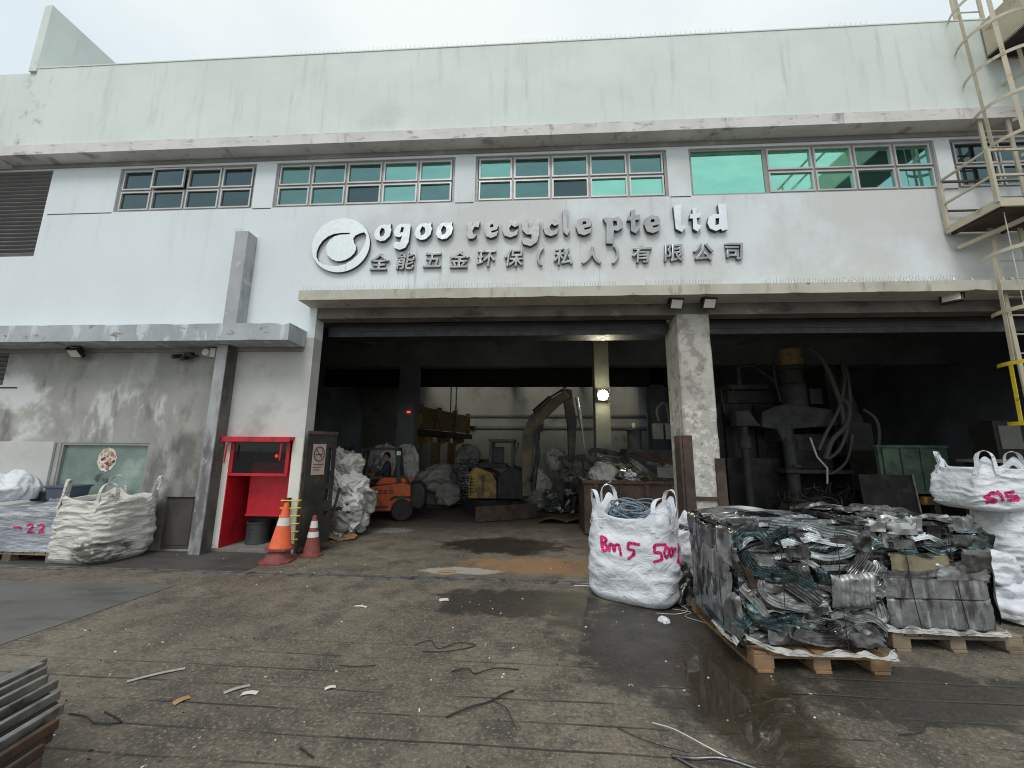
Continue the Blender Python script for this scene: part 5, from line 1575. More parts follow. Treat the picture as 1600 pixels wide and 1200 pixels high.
# ================================================================ steel bar stack, bottom left
t = thing('steel_bar_stack', 'stack of worn steel bars on dark timber in the near left corner', 'steel stack', (-2.9, 1.95, 0))
rb_ = random.Random(5)
ends = [(-3.02, 2.44, .34), (-2.93, 2.39, .345), (-2.84, 2.34, .35), (-2.74, 2.285, .35), (-2.63, 2.22, .35), (-2.52, 2.15, .345), (-2.42, 2.08, .33), (-2.34, 2.00, .30), (-2.28, 1.93, .255), (-2.24, 1.87, .20), (-2.22, 1.82, .14)]
dv = Vector((.12, -1.0, 0)).normalized()
for k, (x, y, z) in enumerate(ends):
    z += rb_.uniform(-.006, .006)
    e = Vector((x, y, z)) + Vector((rb_.uniform(-.02, .02), rb_.uniform(-.02, .02), 0))
    a = e + dv * 1.5
    MB().bar(e, a, .030 * rb_.uniform(.7, 1.2), .045).build('steel_bar', m_steelbar if k < 7 else m_rust, t, bevel=.005)
    if k % 1 == 0:
        MB().bar(e + Vector((-.01, .02, -.075)) + dv * rb_.uniform(.02, .08), a + Vector((0, 0, -.075)), .05, .10).build('under_bar', m_rust if k % 2 else m_timber, t, bevel=.004)
for u in (.12, .7, 1.3):
    A = Vector((-2.98, 2.42, .13)) + dv * u
    B = Vector((-2.26, 1.93, .13)) + dv * u
    MB().bar(A, B, .11, .12).build('timber_bearer', m_timber, t, bevel=.008)
    MB().bar(A + Vector((0, 0, -.09)) + dv * .05, B + Vector((0, 0, -.09)) + dv * .05, .16, .075).build('timber_bearer', m_timber, t, bevel=.008)
# ================================================================ people
def skin_obj(name, verts, edges, radii, m, parent, root=0, remesh=None, extra=None, sub=1):
    me = bpy.data.meshes.new(name)
    me.from_pydata([tuple(v) for v in verts], edges, [])
    o = bpy.data.objects.new(name, me)
    COL.objects.link(o)
    md = o.modifiers.new('s', 'SKIN')
    md.use_smooth_shade = True
    for i, sv in enumerate(me.skin_vertices[0].data):
        r = radii[i]
        sv.radius = r if isinstance(r, tuple) else (r, r)
        sv.use_root = (i == root)
    if sub:
        o.modifiers.new('d', 'SUBSURF').levels = sub
        o.modifiers['d'].render_levels = sub
    bpy.context.view_layer.update()
    dg = bpy.context.evaluated_depsgraph_get()
    m2 = bpy.data.meshes.new_from_object(o.evaluated_get(dg))
    bpy.data.objects.remove(o)
    if extra:
        bm = bmesh.new(); bm.from_mesh(m2)
        extra(bm)
        bm.to_mesh(m2); bm.free()
    if remesh:
        o = bpy.data.objects.new(name, m2)
        COL.objects.link(o)
        r = o.modifiers.new('r', 'REMESH'); r.mode = 'VOXEL'; r.voxel_size = remesh; r.use_smooth_shade = True
        sm = o.modifiers.new('m', 'SMOOTH'); sm.factor = .4; sm.iterations = 2
        bpy.context.view_layer.update()
        dg = bpy.context.evaluated_depsgraph_get()
        m3 = bpy.data.meshes.new_from_object(o.evaluated_get(dg))
        bpy.data.objects.remove(o)
        m2 = m3
    m2.materials.clear()
    m2.materials.append(m)
    m2.shade_smooth()
    m2.name = name
    r = bpy.data.objects.new(name, m2)
    COL.objects.link(r)
    r.parent = parent
    return r
def person(label, loc, rotz, J, scale=1.0, shirt=None, trousers=None, head_turn=0.0):
    """J: joints in metres, facing -Y: pelvis, chest, neck, head, and for s in L,R: sh, el, wr, hip, kn, an, toe"""
    root = thing('person', label, 'person')
    V, E, Rr = [], [], []
    def add(p, r, par=None):
        V.append(Vector(p)); Rr.append(r)
        if par is not None:
            E.append((par, len(V) - 1))
        return len(V) - 1
    pel = add(J['pelvis'], (.13, .105))
    mid = add((Vector(J['pelvis']) + Vector(J['chest'])) / 2, (.125, .095), pel)
    ch = add(J['chest'], (.15, .105), mid)
    nb = add(Vector(J['neck']) - Vector((0, 0, .03)), .06, ch)
    nk = add(Vector(J['neck']) + Vector((0, 0, .03)), .05, nb)
    hd0 = add(Vector(J['head']) - Vector((0, 0, .03)), .055, nk)
    for s in 'LR':
        sh = add(J['sh' + s], .062, ch)
        el = add(J['el' + s], .045, sh)
        wr = add(J['wr' + s], .030, el)
        d = (Vector(J['wr' + s]) - Vector(J['el' + s])).normalized()
        hand = add(Vector(J['wr' + s]) + d * .06, (.038, .02), wr)
        sd = d.cross(Vector((0, 0, 1))).normalized()
        down = sd.cross(d).normalized()
        if down.z > 0: down = -down
        for f, (o_, ln) in enumerate(((-.030, .068), (-.010, .078), (.010, .073), (.028, .056))):
            b0 = Vector(V[hand]) + d * .03 + sd * o_
            k1 = add(b0, .0095, hand)
            k2 = add(b0 + d * ln * .5 + down * .012, .0088, k1)
            add(b0 + d * ln * .7 + down * .042, .008, k2)
        t0 = add(Vector(V[hand]) - sd * .042 * (1 if s == 'L' else -1) + d * .0, .0105, hand)
        add(Vector(V[t0]) - sd * .018 * (1 if s == 'L' else -1) + d * .04 + down * .012, .009, t0)
        hp = add(J['hip' + s], .085, pel)
        kn = add(J['kn' + s], .062, hp)
        an = add(J['an' + s], .043, kn)
        add(J['toe' + s], (.045, .035), an)
    H = Vector(J['head'])
    Mt = Matrix.Rotation(head_turn, 3, 'Z')
    def head(bm):
        def ell(c, r, seg=20):
            g = bmesh.ops.create_uvsphere(bm, u_segments=seg, v_segments=14, radius=1)
            for v in g['verts']:
                q = Vector((v.co.x * r[0], v.co.y * r[1], v.co.z * r[2]))
                v.co = H + Mt @ (q + Vector(c))
        ell((0, .0, .02), (.074, .093, .108))
        ell((0, -.03, -.05), (.052, .058, .055))
        ell((0, -.094, -.012), (.014, .02, .022), 10)
        ell((-.076, .008, 0), (.012, .024, .034), 10)
        ell((.076, .008, 0), (.012, .024, .034), 10)
        ell((0, -.078, -.055), (.024, .012, .01), 10)
        ell((0, -.08, .026), (.045, .014, .01), 10)
    skin_obj('body', V, E, Rr, m_skin, root, remesh=.009, extra=head)
    def torso(bm):
        A_, B_ = Vector(J['pelvis']), Vector(J['neck'])
        ax = (B_ - A_).normalized()
        fwd = Vector((1, 0, 0)).cross(ax).normalized()
        g = bmesh.ops.create_uvsphere(bm, u_segments=20, v_segments=16, radius=1)
        for v in g['verts']:
            q = v.co.copy()
            v.co = (A_ + B_) / 2 + Vector((1, 0, 0)) * q.x * (.165 + .02 * q.z) + fwd * q.y * .115 + ax * q.z * (B_ - A_).length * .55
    # clothing follows the same joints, a little fuller
    sv, se_, sr = [], [], []
    def a2(p, r, par=None):
        sv.append(Vector(p)); sr.append(r)
        if par is not None: se_.append((par, len(sv) - 1))
        return len(sv) - 1
    p0 = a2(Vector(J['pelvis']) + Vector((0, 0, .02)), (.155, .13)); c0 = a2((Vector(J['pelvis']) + Vector(J['chest'])) / 2, (.145, .118), p0)
    c1 = a2(J['chest'], (.165, .125), c0); c15 = a2(Vector(J['chest']).lerp(Vector(J['neck']), .5) + Vector((.003, .004, 0)), (.14, .105), c1); c2 = a2(Vector(J['neck']) - Vector((0, 0, .035)), .07, c15)
    for s in 'LR':
        a = a2(J['sh' + s], .078, c15); e_ = a2(J['el' + s], .062, a)
        a2(Vector(J['el' + s]).lerp(Vector(J['wr' + s]), .75), .046, e_)
    skin_obj('shirt', sv, se_, sr, shirt or m_navy, root, remesh=.014, extra=torso)
    sv, se_, sr = [], [], []
    p0 = a2(J['pelvis'], (.15, .125))
    for s in 'LR':
        h_ = a2(J['hip' + s], .10, p0); k_ = a2(J['kn' + s], .08, h_); a2(Vector(J['kn' + s]).lerp(Vector(J['an' + s]), .92), .06, k_)
    skin_obj('trousers', sv, se_, sr, trousers or m_trous, root, remesh=.014)
    hm = MB()
    def hf(u, v):
        a = 2 * math.pi * u
        th = v * R(104)
        q = Vector((.081 * math.sin(th) * math.cos(a), .100 * math.sin(th) * math.sin(a) + .006, .114 * math.cos(th) + .024))
        if math.sin(a) < -.2 and th > R(60):
            q.z = max(q.z, .072)
        return tuple(H + Mt @ q)
    hm.grid(hf, 24, 12, wrap=True)
    hm.build('hair', m_hair, root, smooth=180)
    sh_ = MB()
    for s in 'LR':
        a, b_ = Vector(J['an' + s]), Vector(J['toe' + s])
        d = (b_ - a); d.z = 0; d.normalize()
        sh_.obox(tuple(Vector((a.x, a.y, a.z - .045)) + d * .06), (.095, .27, .07), (0, 0, math.atan2(d.y, d.x) - math.pi / 2))
    sh_.build('shoes', m_rubber, root, bevel=.02)
    root.location = loc
    root.rotation_euler = (0, 0, rotz)
    root.scale = (scale,) * 3
    return root

# ================================================================ forklift (built pointing -X, moved into place)
fk = thing('forklift', 'orange counterweight forklift with black overhead guard inside the left bay', 'forklift')
ch = MB()
ch.prism([(-.62, -.42, .22), (-.62, -.42, .50), (-.30, -.42, .50), (-.10, -.42, .78), (.62, -.42, .86), (.80, -.42, .80), (.80, -.42, .22)], (0, .84, 0))
ch.build('chassis', m_orange, fk, bevel=.03)
cw = MB()
cw.prism([(.802, -.45, .30), (.78, -.45, .84), (1.0, -.45, .86), (1.12, -.45, .72), (1.14, -.45, .40), (1.05, -.45, .26)], (0, .90, 0))
cw.build('counterweight', m_dark, fk, bevel=.05)
MB().prism([(-.05, -.36, .80), (.10, -.36, .98), (.60, -.36, .98), (.70, -.36, .86)], (0, .72, 0)).build('engine_hood', m_orange, fk, bevel=.03)
gd = MB()
gd.box(-.62, -.42, .505, .02, .42, .53)
for y in (-.40, .40):
    gd.bar((-.52, y, .5), (-.36, y, 1.62), .05, .06)
    gd.bar((.52, y, .86), (.42, y, 1.64), .05, .09)
    gd.bar((-.40, y, 1.63), (.46, y, 1.66), .05, .05)
for k in range(8):
    x = -.38 + .115 * k
    gd.bar((x, -.40, 1.655), (x, .40, 1.655), .03, .025)
gd.build('overhead_guard', m_black, fk, bevel=.006)
MB().box(-.42, -.42, 1.682, .50, .42, 1.69).build('guard_cover', m_clear, fk)
st = MB()
st.obox((.16, 0, .83), (.46, .44, .1)).obox((.40, 0, 1.06), (.1, .44, .46), (0, R(10), 0))
st.build('seat', m_black, fk, bevel=.03)
sw = MB()
sw.tube([(-.26 + .12 * math.sin(a * .3142) * .35, .14 * math.cos(a * .3142), 1.02 + .13 * math.sin(a * .3142)) for a in range(20)], .013, 8, closed=True)
sw.bar((-.42, 0, .6), (-.27, 0, 1.0), .06, .06)
sw.build('steering_wheel', m_black, fk, smooth=60)
MB().bar((-.52, -.38, .55), (-.40, -.38, .92), .1, .06).box(-.5, -.36, .55, -.42, .36, .95).build('dashboard', m_black, fk, bevel=.01)
def wheel(x, y, r, w_, parent, name='wheel'):
    wl = MB()
    wl.lathe([(r * .55, -w_ / 2), (r * .9, -w_ / 2), (r, -w_ * .32), (r, w_ * .32), (r * .9, w_ / 2), (r * .55, w_ / 2)], (x, y, r), 28, axis='y')
    for k in range(18):
        a = k * math.pi / 9
        wl.obox((x + (r - .004) * math.cos(a), y, r + (r - .004) * math.sin(a)), (.025, w_ * .9, .02), (0, -a + math.pi / 2, 0))
    o = wl.build(name, m_rubber, parent, smooth=40)
    MB().lathe([(0, -w_ * .42), (r * .2, -w_ * .44), (r * .28, -w_ * .3), (r * .54, -w_ * .34), (r * .56, -w_ * .5), (r * .56, w_ * .5), (r * .5, w_ * .3), (0, w_ * .35)], (x, y, r), 20, axis='y').build('rim', m_lensoff if False else m_dullgrey, o, smooth=40)
    return o
for y in (-.40, .40):
    wheel(-.42, y * .98, .30, .22, fk)
    wheel(.62, y * .98, .245, .18, fk)
fdr = MB()
for y in (-.47, .33):
    fdr.prism([(.34, y, .50), (.42, y, .56), (.80, y, .56), (.90, y, .46), (.9, y, .42), (.80, y, .52), (.44, y, .52), (.36, y, .46)], (0, .14, 0))
fdr.build('fender', m_dark, fk)
ms = MB()
for y in (-.30, .30):
    ms.box(-.80, y - .05, .08, -.70, y + .05, 1.70)
    ms.box(-.88, y - .035, .08, -.805, y + .035, 1.66)
ms.box(-.79, -.26, 1.62, -.71, .26, 1.70).box(-.79, -.26, .9, -.71, .26, .98)
ms.build('mast', m_dark, fk, bevel=.006)
MB().tube([(-.75, -.13, .1), (-.75, -.13, 1.5)], .035, 10).tube([(-.75, .13, .1), (-.75, .13, 1.5)], .035, 10).build('lift_cylinder', m_steelbar, fk, smooth=40)
frk = MB()
for y in (-.25, .25):
    frk.box(-.94, y - .05, .08, -.90, y + .05, .5).box(-1.7, y - .05, .06, -.90, y + .05, .095)
frk.box(-.93, -.4, .2, -.895, .4, .26).box(-.93, -.4, .44, -.895, .4, .5)
frk.build('forks', m_dark, fk, bevel=.004)
tl = MB().box(.79, -.40, .90, .83, -.30, .96).box(.79, .30, .90, .83, .40, .96).build('tail_light', m_red, fk)
MB().lathe([(0, 0), (.035, .0), (.045, .02), (.03, .04), (0, .04)], (.02, -.43, .66), 14, axis='y').build('filler_cap', m_lensoff, fk)
for x in (.05, .18, .31):
    MB().box(x, -.428, .62, x + .09, -.421, .645).box(x, -.428, .67, x + .09, -.421, .695).build('side_vent', m_black, fk)
MB().box(-.28, -.427, .30, .30, -.421, .335).build('side_stripe', m_dark, fk)
MB().box(.42, -.44, 1.50, .52, -.36, 1.60).build('rear_light', m_lensoff, fk, bevel=.01)
MB().tube(smooth_path([(-.66, -.2, .4), (-.72, -.22, .9), (-.78, -.2, 1.4), (-.76, -.18, 1.6)], 5), .018, 6).build('mast_hose', m_black, fk, smooth=180)
MB().box(1.02, -.25, .50, 1.13, .25, .56).build('tow_slot', m_black, fk)
fk.location = (-3.78, 9.45, 0)
fk.rotation_euler = (0, 0, R(13))
Jd = dict(pelvis=(0, 0, .93), chest=(0, .03, 1.27), neck=(0, .01, 1.47), head=(0, -.02, 1.58),
          shL=(-.19, .02, 1.38), elL=(-.24, -.14, 1.16), wrL=(-.14, -.34, 1.15), shR=(.19, .02, 1.38), elR=(.24, -.12, 1.15), wrR=(.14, -.34, 1.14),
          hipL=(-.1, -.02, .92), knL=(-.13, -.40, .93), anL=(-.13, -.48, .56), toeL=(-.13, -.60, .53), hipR=(.1, -.02, .92), knR=(.13, -.40, .93), anR=(.13, -.48, .56), toeR=(.13, -.60, .53))
person('seated person in dark clothes driving the orange forklift', (-3.62, 9.48, -.02), R(-90 + 13), Jd, .93, head_turn=R(20))
Js = dict(pelvis=(0, 0, .34), chest=(0, -.08, .66), neck=(0, -.12, .84), head=(0, -.17, .95),
          shL=(-.18, -.10, .76), elL=(-.24, -.28, .56), wrL=(-.08, -.42, .55), shR=(.18, -.10, .76), elR=(.24, -.28, .56), wrR=(.08, -.42, .56),
          hipL=(-.1, -.03, .34), knL=(-.18, -.42, .46), anL=(-.15, -.46, .08), toeL=(-.15, -.60, .05), hipR=(.1, -.03, .34), knR=(.18, -.42, .46), anR=(.15, -.46, .08), toeR=(.15, -.60, .05))
person('person in dark clothes sitting low among the sacks deep inside the bay', (1.06, 10.9, 0), R(-25), Js, .95)
tag(MB().box(.92, 10.86, 0, 1.24, 11.16, .22).box(.90, 10.84, .22, 1.26, 11.18, .25).build('low_stool', m_timber, bevel=.006), 'low dark stool under the person sitting among the sacks', 'stool')

# ================================================================ white sack heap just inside the left bay
hp = thing('sack_heap', 'tall heap of torn white sacks on a rusty stillage behind the gate leaf', 'sack heap', (-3.65, 7.7, 0))
rh = random.Random(11)
sf = MB()
for x, y in ((-4.08, 7.35), (-3.38, 7.35), (-4.08, 8.25), (-3.38, 8.25)):
    sf.box(x - .03, y - .03, 0, x + .03, y + .03, .62)
sf.box(-4.11, 7.32, .14, -3.35, 8.28, .2).box(-4.11, 7.32, .5, -3.35, 7.36, .56)
sf.build('stillage', m_rust, hp, bevel=.004)
hl = [(-3.85, 7.62, .16, .36, .34, .34), (-3.52, 7.55, .10, .30, .28, .34), (-3.95, 7.9, .4, .34, .36, .36), (-3.62, 7.75, .42, .36, .36, .30), (-3.42, 7.95, .30, .28, .3, .30),
      (-3.85, 7.75, .68, .36, .34, .28), (-3.55, 7.8, .72, .33, .34, .24), (-3.95, 7.8, .96, .30, .30, .26), (-3.70, 7.85, .98, .30, .3, .22), (-4.0, 7.85, 1.22, .24, .26, .26), (-3.80, 7.95, 1.2, .24, .26, .2), (-3.36, 7.72, .02, .22, .2, .30), (-3.4, 7.5, .36, .2, .2, .2), (-4.02, 7.55, .85, .24, .2, .2)]
for k, (x, y, z, a, b_, c) in enumerate(hl):
    sack('torn_sack', None, (x, y, z), (a, b_, c * .8), 30 + k, m_bag_old if k % 3 == 1 else m_bag_cream, parent=hp, amp=.42, flat=.9, rot=(rh.uniform(-.9, .9), rh.uniform(-.9, .9), rh.uniform(0, 6)))
for k in range(10):
    x, z = rh.uniform(-4.05, -3.4), rh.uniform(.2, 1.2)
    y = 7.38
    pts = [(x + .05 * math.sin(i + k), y - .03 * i * (i < 3), z - .05 * i) for i in range(6)]
    MB().ribbon(pts, (1, .3, 0), .05, .004).build('loose_strap', m_bag_cream, hp, smooth=60)
def drape(parent, c, a, b_, seed, m_, rot):
    """a torn sack hanging as a crumpled sheet"""
    Mr = Euler(rot).to_matrix()
    def fn(u, v):
        x, z = (u - .5) * 2, (v - .5) * 2
        wv = noise.noise_vector(Vector((x * .9 + seed, z * .9, seed))) * .35
        f = .075 * rid((x + wv.x, z + wv.y, 0), (2.6, .8, 1), seed) + .035 * rid((x + wv.x, z + wv.z, 0), (6.5, 2.2, 1), seed + 2) + .02 * rid((x, z, 0), (4, 9, 1), seed + 5)
        k = 1 + .16 * noise.noise(Vector((math.atan2(z, x) * 1.6, seed, 1)))
        bend = -.10 * x * x - .14 * max(0, z) ** 2 - .05 * min(0, z) ** 2
        return Vector(c) + Mr @ Vector((x * a * k, -(f + bend) , z * b_ * k))
    MB().grid(fn, 36, 36).build('torn_sack', m_, parent, smooth=180, fix=False)
for k in range(22):
    z = .10 + .065 * k
    drape(hp, (rh.uniform(-4.0, -3.42 - max(0, z - .8) * .45), 7.40 + .16 * z + rh.uniform(-.05, .05), z), rh.uniform(.13, .24), rh.uniform(.10, .19), 200 + k, rh.choice([m_bag_cream, m_bag, m_bag_cream, m_bag_old]), (rh.uniform(-.5, .3), rh.uniform(-.9, .9), rh.uniform(-.6, .7)))
sack('torn_sack', None, (-3.78, 7.33, .46), (.16, .08, .1), 71, m_card, parent=hp, amp=.3, flat=.9)
sv = thing('shovel', 'dark handled shovel leaning blade down against the heap of torn sacks', 'shovel', (-3.72, 7.2, .12))
MB().bar((-3.74, 7.22, .40), (-3.66, 7.28, .92), .075, .04).build('handle', m_rust, sv, bevel=.006)
MB().prism([(-3.90, 7.20, .34), (-3.77, 7.19, .08), (-3.62, 7.20, .32), (-3.66, 7.21, .42), (-3.82, 7.21, .44)], (0, .015, 0)).build('blade', m_alu, sv, bevel=.004)
tag(MB().obox((-3.50, 7.25, .03), (.42, .26, .012), (R(4), R(-6), R(20))).obox((-3.64, 7.18, .05), (.24, .2, .010), (R(-10), R(12), R(-14))).obox((-3.4, 7.3, .06), (.2, .18, .01), (R(14), R(-10), R(50))).build('cardboard_scrap', m_card), 'flattened brown cardboard at the foot of the sack heap', 'cardboard')
hp.location.x -= .12
# sacks further inside
LUMPS = [(-4.6, 11.3, .0, .5, .4, .62, m_bag_old, 'pale sack seen low through the forklift cab'),
         (-4.5, 11.4, .85, .48, .4, .5, m_bag_cream, 'pale sack seen high through the forklift cab at left'),
         (-3.85, 11.5, .7, .42, .4, .55, m_bag_cream, 'pale sack seen through the back of the forklift cab'),
         (-2.85, 11.6, .42, .62, .5, .42, m_bag_old, 'bulging dusty white sack on top of the load behind the forklift'),
         (-2.45, 11.3, .1, .34, .34, .32, m_bag_old, 'short dusty white sack between the forklift and the dark bale'),
         (-2.4, 13.4, .2, .5, .4, .62, m_bag_old, 'tall dusty sack by the yellow steel frame'),
         (-2.3, 13.5, 1.0, .45, .4, .4, m_bag_old, 'dusty sack topmost beside the yellow steel frame'),
         (-.1, 11.4, .02, .6, .4, .24, m_bag_old, 'flat dusty sacks lying behind the excavator blade'),
         (.05, 11.9, .32, .42, .36, .38, m_bag_cream, 'round pale sack heaped right of the excavator boom'),
         (.65, 12.2, 1.0, .36, .3, .36, m_bag_cream, 'pale sack perched highest right of the excavator boom'),
         (1.2, 11.6, .52, .5, .42, .32, m_bag_old, 'dusty sack lying under the work lamp pillar'),
         (1.1, 11.5, .02, .55, .45, .34, m_bag_old, 'dusty sack at the bottom of the pile under the work lamp pillar'),
         (1.35, 11.8, .98, .45, .4, .26, m_bag_old, 'flattened dusty sack on top of the pile under the work lamp pillar'),
         (-3.35, 11.9, .0, .5, .45, .5, m_bag_old, 'squat dusty sack half hidden behind the forklift counterweight')]
for k, (x, y, z, a, b_, c, m_, lb) in enumerate(LUMPS):
    sack('sack', lb, (x, y, z), (a, b_, c), 80 + k, m_, amp=.24, flat=.8, sub=5)
gp_ = thing('bale_crate', 'grey block of flattened sheet behind the forklift under a bulging sack', 'crate', (-2.75, 11.6, 0))
MB().box(-3.1, 11.3, .08, -2.4, 11.95, .44).build('load', m_dullgrey, gp_, bevel=.03)
MB().box(-3.12, 11.28, 0, -2.38, 11.97, .075).build('skid', m_timber, gp_)
def dark_bale(name, label, x0, y0, x1, y1, z1, seed, mets):
    t = thing(name, label, 'scrap bale', ((x0 + x1) / 2, (y0 + y1) / 2, 0), 'pressed scrap bales')
    bale_core(x0, y0, 0.02, x1, y1, z1, t, seed, inset=.02)
    F = Face((x0, y0, 0), (1, 0, 0), (0, 0, 1))
    rr = random.Random(seed)
    for k in range(26):
        u0, v0 = rr.uniform(0, x1 - x0 - .2), rr.uniform(.1, z1)
        profile_strip(F, [(u0, v0, .02), (u0 + .1, v0 + rr.uniform(-.1, .1), .04), (u0 + rr.uniform(.1, .35), v0 + rr.uniform(-.25, .25), .02)], rr.uniform(.04, .09), 1, rr.choice(mets), t, seed=k, roll=rr.uniform(-1, 1))
    return t
dark_bale('scrap_bale', 'dark bale of tangled scrap left of the excavator', -2.35, 12.0, -1.35, 12.8, 1.35, 51, [m_alu2, m_alu2, m_alu, m_alu])
dark_bale('scrap_bale', 'low pale bale of flattened sheet beside the person sitting inside', .30, 10.75, .95, 11.3, .55, 52, [m_plate, m_alu, m_plate])

# ================================================================ yellow steel frame
yf = thing('mezzanine', 'dusty yellow steel mezzanine frame with panels at the back of the bay', 'frame', (-3.5, 14, 0))
A, B_ = Vector((-3.95, 12.9, 0)), Vector((-2.95, 16.6, 0))
for k in range(4):
    p = A.lerp(B_, k / 3)
    MB().box(p.x - .14, p.y - .14, 0, p.x + .14, p.y + .14, 1.9).build('post', m_frameyel, yf, bevel=.006)
    q = A.lerp(B_, k / 3) + Vector((0, 0, 2.3))
    MB().box(q.x + .0, q.y - .1, 2.32, q.x + .16, q.y + .1, 3.18).build('panel_post', m_exyel, yf)
MB().bar(A + Vector((0, -.3, 2.2)), B_ + Vector((0, .3, 2.2)), .5, .2).build('deck_beam', m_dark, yf)
for k in range(3):
    p, q = A.lerp(B_, (k + .12) / 3), A.lerp(B_, (k + .92) / 3)
    MB().bar(p + Vector((.05, 0, 2.72)), q + Vector((.05, 0, 2.72)), .03, .74).build('side_panel', m_frameyel, yf)
    MB().bar(p + Vector((.0, 0, 1.95)), p + Vector((.3, .5, 2.1)), .06, .3).build('gusset', m_exyel, yf)
for k in range(2):
    MB().bar(A + Vector((-.4, 0, 3.16 - .3 * k)), B_ + Vector((-.4, 0, 3.16 - .3 * k)), .05, .05).build('hand_rail', m_dark, yf)

# ================================================================ excavator
ex = thing('excavator', 'dusty yellow and black tracked mini excavator with raised boom inside the left bay', 'excavator', (-.9, 10, 0))
def track(y):
    tr = MB()
    prof = []
    for a in range(-90, 91, 15):
        prof.append((.62 + .19 * math.cos(R(a)) - .1, .20 + .19 * math.sin(R(a))))
    for a in range(90, 271, 15):
        prof.append((-.62 + .19 * math.cos(R(a)) + .1, .20 + .19 * math.sin(R(a))))
    tr.prism([(x, y - .13, z) for x, z in prof], (0, .26, 0))
    for i in range(len(prof)):
        a, c = Vector((prof[i][0], 0, prof[i][1])), Vector((prof[(i + 1) % len(prof)][0], 0, prof[(i + 1) % len(prof)][1]))
        n = max(1, int((c - a).length / .07))
        for k in range(n):
            p = a.lerp(c, (k + .5) / n)
            d = c - a
            tr.obox((p.x, y, p.z), (.03, .27, .035), (0, -math.atan2(d.z, d.x), 0))
    return tr
E_ = Vector((-1.05, 10.25, 0))
def mv(mb, ang=R(-62)):
    """turn the local X axis (forward) towards the camera and shift"""
    c, s = math.cos(ang), math.sin(ang)
    mb.v = [(E_.x + x * c - y * s, E_.y + x * s + y * c, z) for x, y, z in mb.v]
    return mb
for y in (-.42, .42):
    mv(track(y)).build('track', m_rubber, ex)
mv(MB().box(-.4, -.3, .18, .4, .3, .42)).build('undercarriage', m_dark, ex, bevel=.02)
mv(MB().box(.86, -.80, .02, .90, .80, .36).box(.80, -.80, .0, .87, .80, .06).bar((.3, -.25, .25), (.86, -.3, .2), .08, .08).bar((.3, .25, .25), (.86, .3, .2), .08, .08)).build('dozer_blade', m_rust, ex, bevel=.006)
# house: long yellow flank facing the left, dark front
hs = MB()
hs.prism([(-1.63, 9.75, .46), (-1.63, 9.75, 1.10), (-1.45, 9.75, 1.22), (-1.05, 9.75, 1.08), (-.93, 9.75, .86), (-.93, 9.75, .46)], (.1, .9, 0))
hs.build('side_cover', m_exyel, ex, bevel=.03)
for x in (-1.58, -1.28):
    MB().box(x, 9.735, .52, x + .025, 9.75, 1.02).build('panel_gap', m_black, ex)
for k in range(5):
    MB().box(-1.60, 9.735, .60 + .08 * k, -1.50, 9.75, .635 + .08 * k).build('vent_slot', m_black, ex)
MB().prism([(-.91, 9.72, .46), (-.91, 9.72, 1.0), (-.6, 9.72, 1.24), (-.22, 9.72, 1.1), (-.1, 9.72, .6), (-.2, 9.72, .46)], (.1, .95, 0)).build('house', m_rubber, ex, bevel=.04)
MB().prism([(-1.5, 9.9, 1.2), (-1.35, 9.9, 1.34), (-.75, 9.9, 1.3), (-.62, 9.9, 1.18)], (0, .7, 0)).build('engine_cover', m_rubber, ex, bevel=.03)
cn = MB()
for x in (-1.12, -.56):
    for y in (9.95, 10.6):
        cn.bar((x, y, 1.2), (x + .02, y, 1.86), .07, .07)
cn.bar((-1.14, 9.95, 1.86), (-.52, 9.95, 1.86), .05, .05).bar((-1.14, 10.6, 1.86), (-.52, 10.6, 1.86), .05, .05)
cn.box(-1.17, 9.9, 1.87, -.48, 10.65, 1.92)
cn.bar((-.56, 9.95, 1.2), (-.40, 9.93, 1.84), .04, .04)
cn.build('canopy_frame', m_black, ex, bevel=.008)
MB().box(-1.0, 10.1, 1.2, -.7, 10.5, 1.3).obox((-.95, 10.42, 1.5), (.3, .08, .45)).build('seat', m_black, ex, bevel=.02)
bm_ = MB()
bprof = [(-.16, .55, .10), (-.17, 1.3, .115), (-.13, 2.05, .135), (.03, 2.42, .14), (.40, 2.76, .12), (.86, 3.12, .085)]
vs = []
for i, (x, z, h) in enumerate(bprof):
    a, c = bprof[max(i - 1, 0)], bprof[min(i + 1, 5)]
    d = Vector((c[0] - a[0], 0, c[1] - a[1])).normalized()
    n = Vector((-d.z, 0, d.x))
    for sy, sn in ((-1, -1), (1, -1), (1, 1), (-1, 1)):
        vs.append(Vector((x, 9.75 + .06 * i, z)) + n * h * 1.2 * sn + Vector((0, .12 * sy, 0)))
bm_.add(vs, [(0, 1, 2, 3)] + [(4 * i + k, 4 * i + (k + 1) % 4, 4 * i + 4 + (k + 1) % 4, 4 * i + 4 + k) for i in range(5) for k in range(4)] + [(20, 21, 22, 23)])
bm_.build('boom', m_boom, ex, bevel=.015)
MB().tube([(-.02, 9.58, .7), (.10, 9.62, 1.7)], .055, 10).tube([(.10, 9.62, 1.7), (.14, 9.7, 2.25)], .028, 8).build('boom_cylinder', m_dark, ex, smooth=40)
MB().tube([(.0, 9.75, 2.62), (.42, 9.9, 3.0)], .06, 10).tube([(.42, 9.9, 3.0), (.86, 10.0, 3.3)], .028, 8).build('arm_cylinder', m_dark, ex, smooth=40)
MB().prism([(.72, 9.98, 3.25), (.98, 9.98, 3.22), (1.10, 9.98, 2.4), (1.02, 9.98, 1.35), (.88, 9.98, 1.35), (.86, 9.98, 2.3)], (0, .2, 0)).build('dipper_arm', m_dark, ex, bevel=.015)
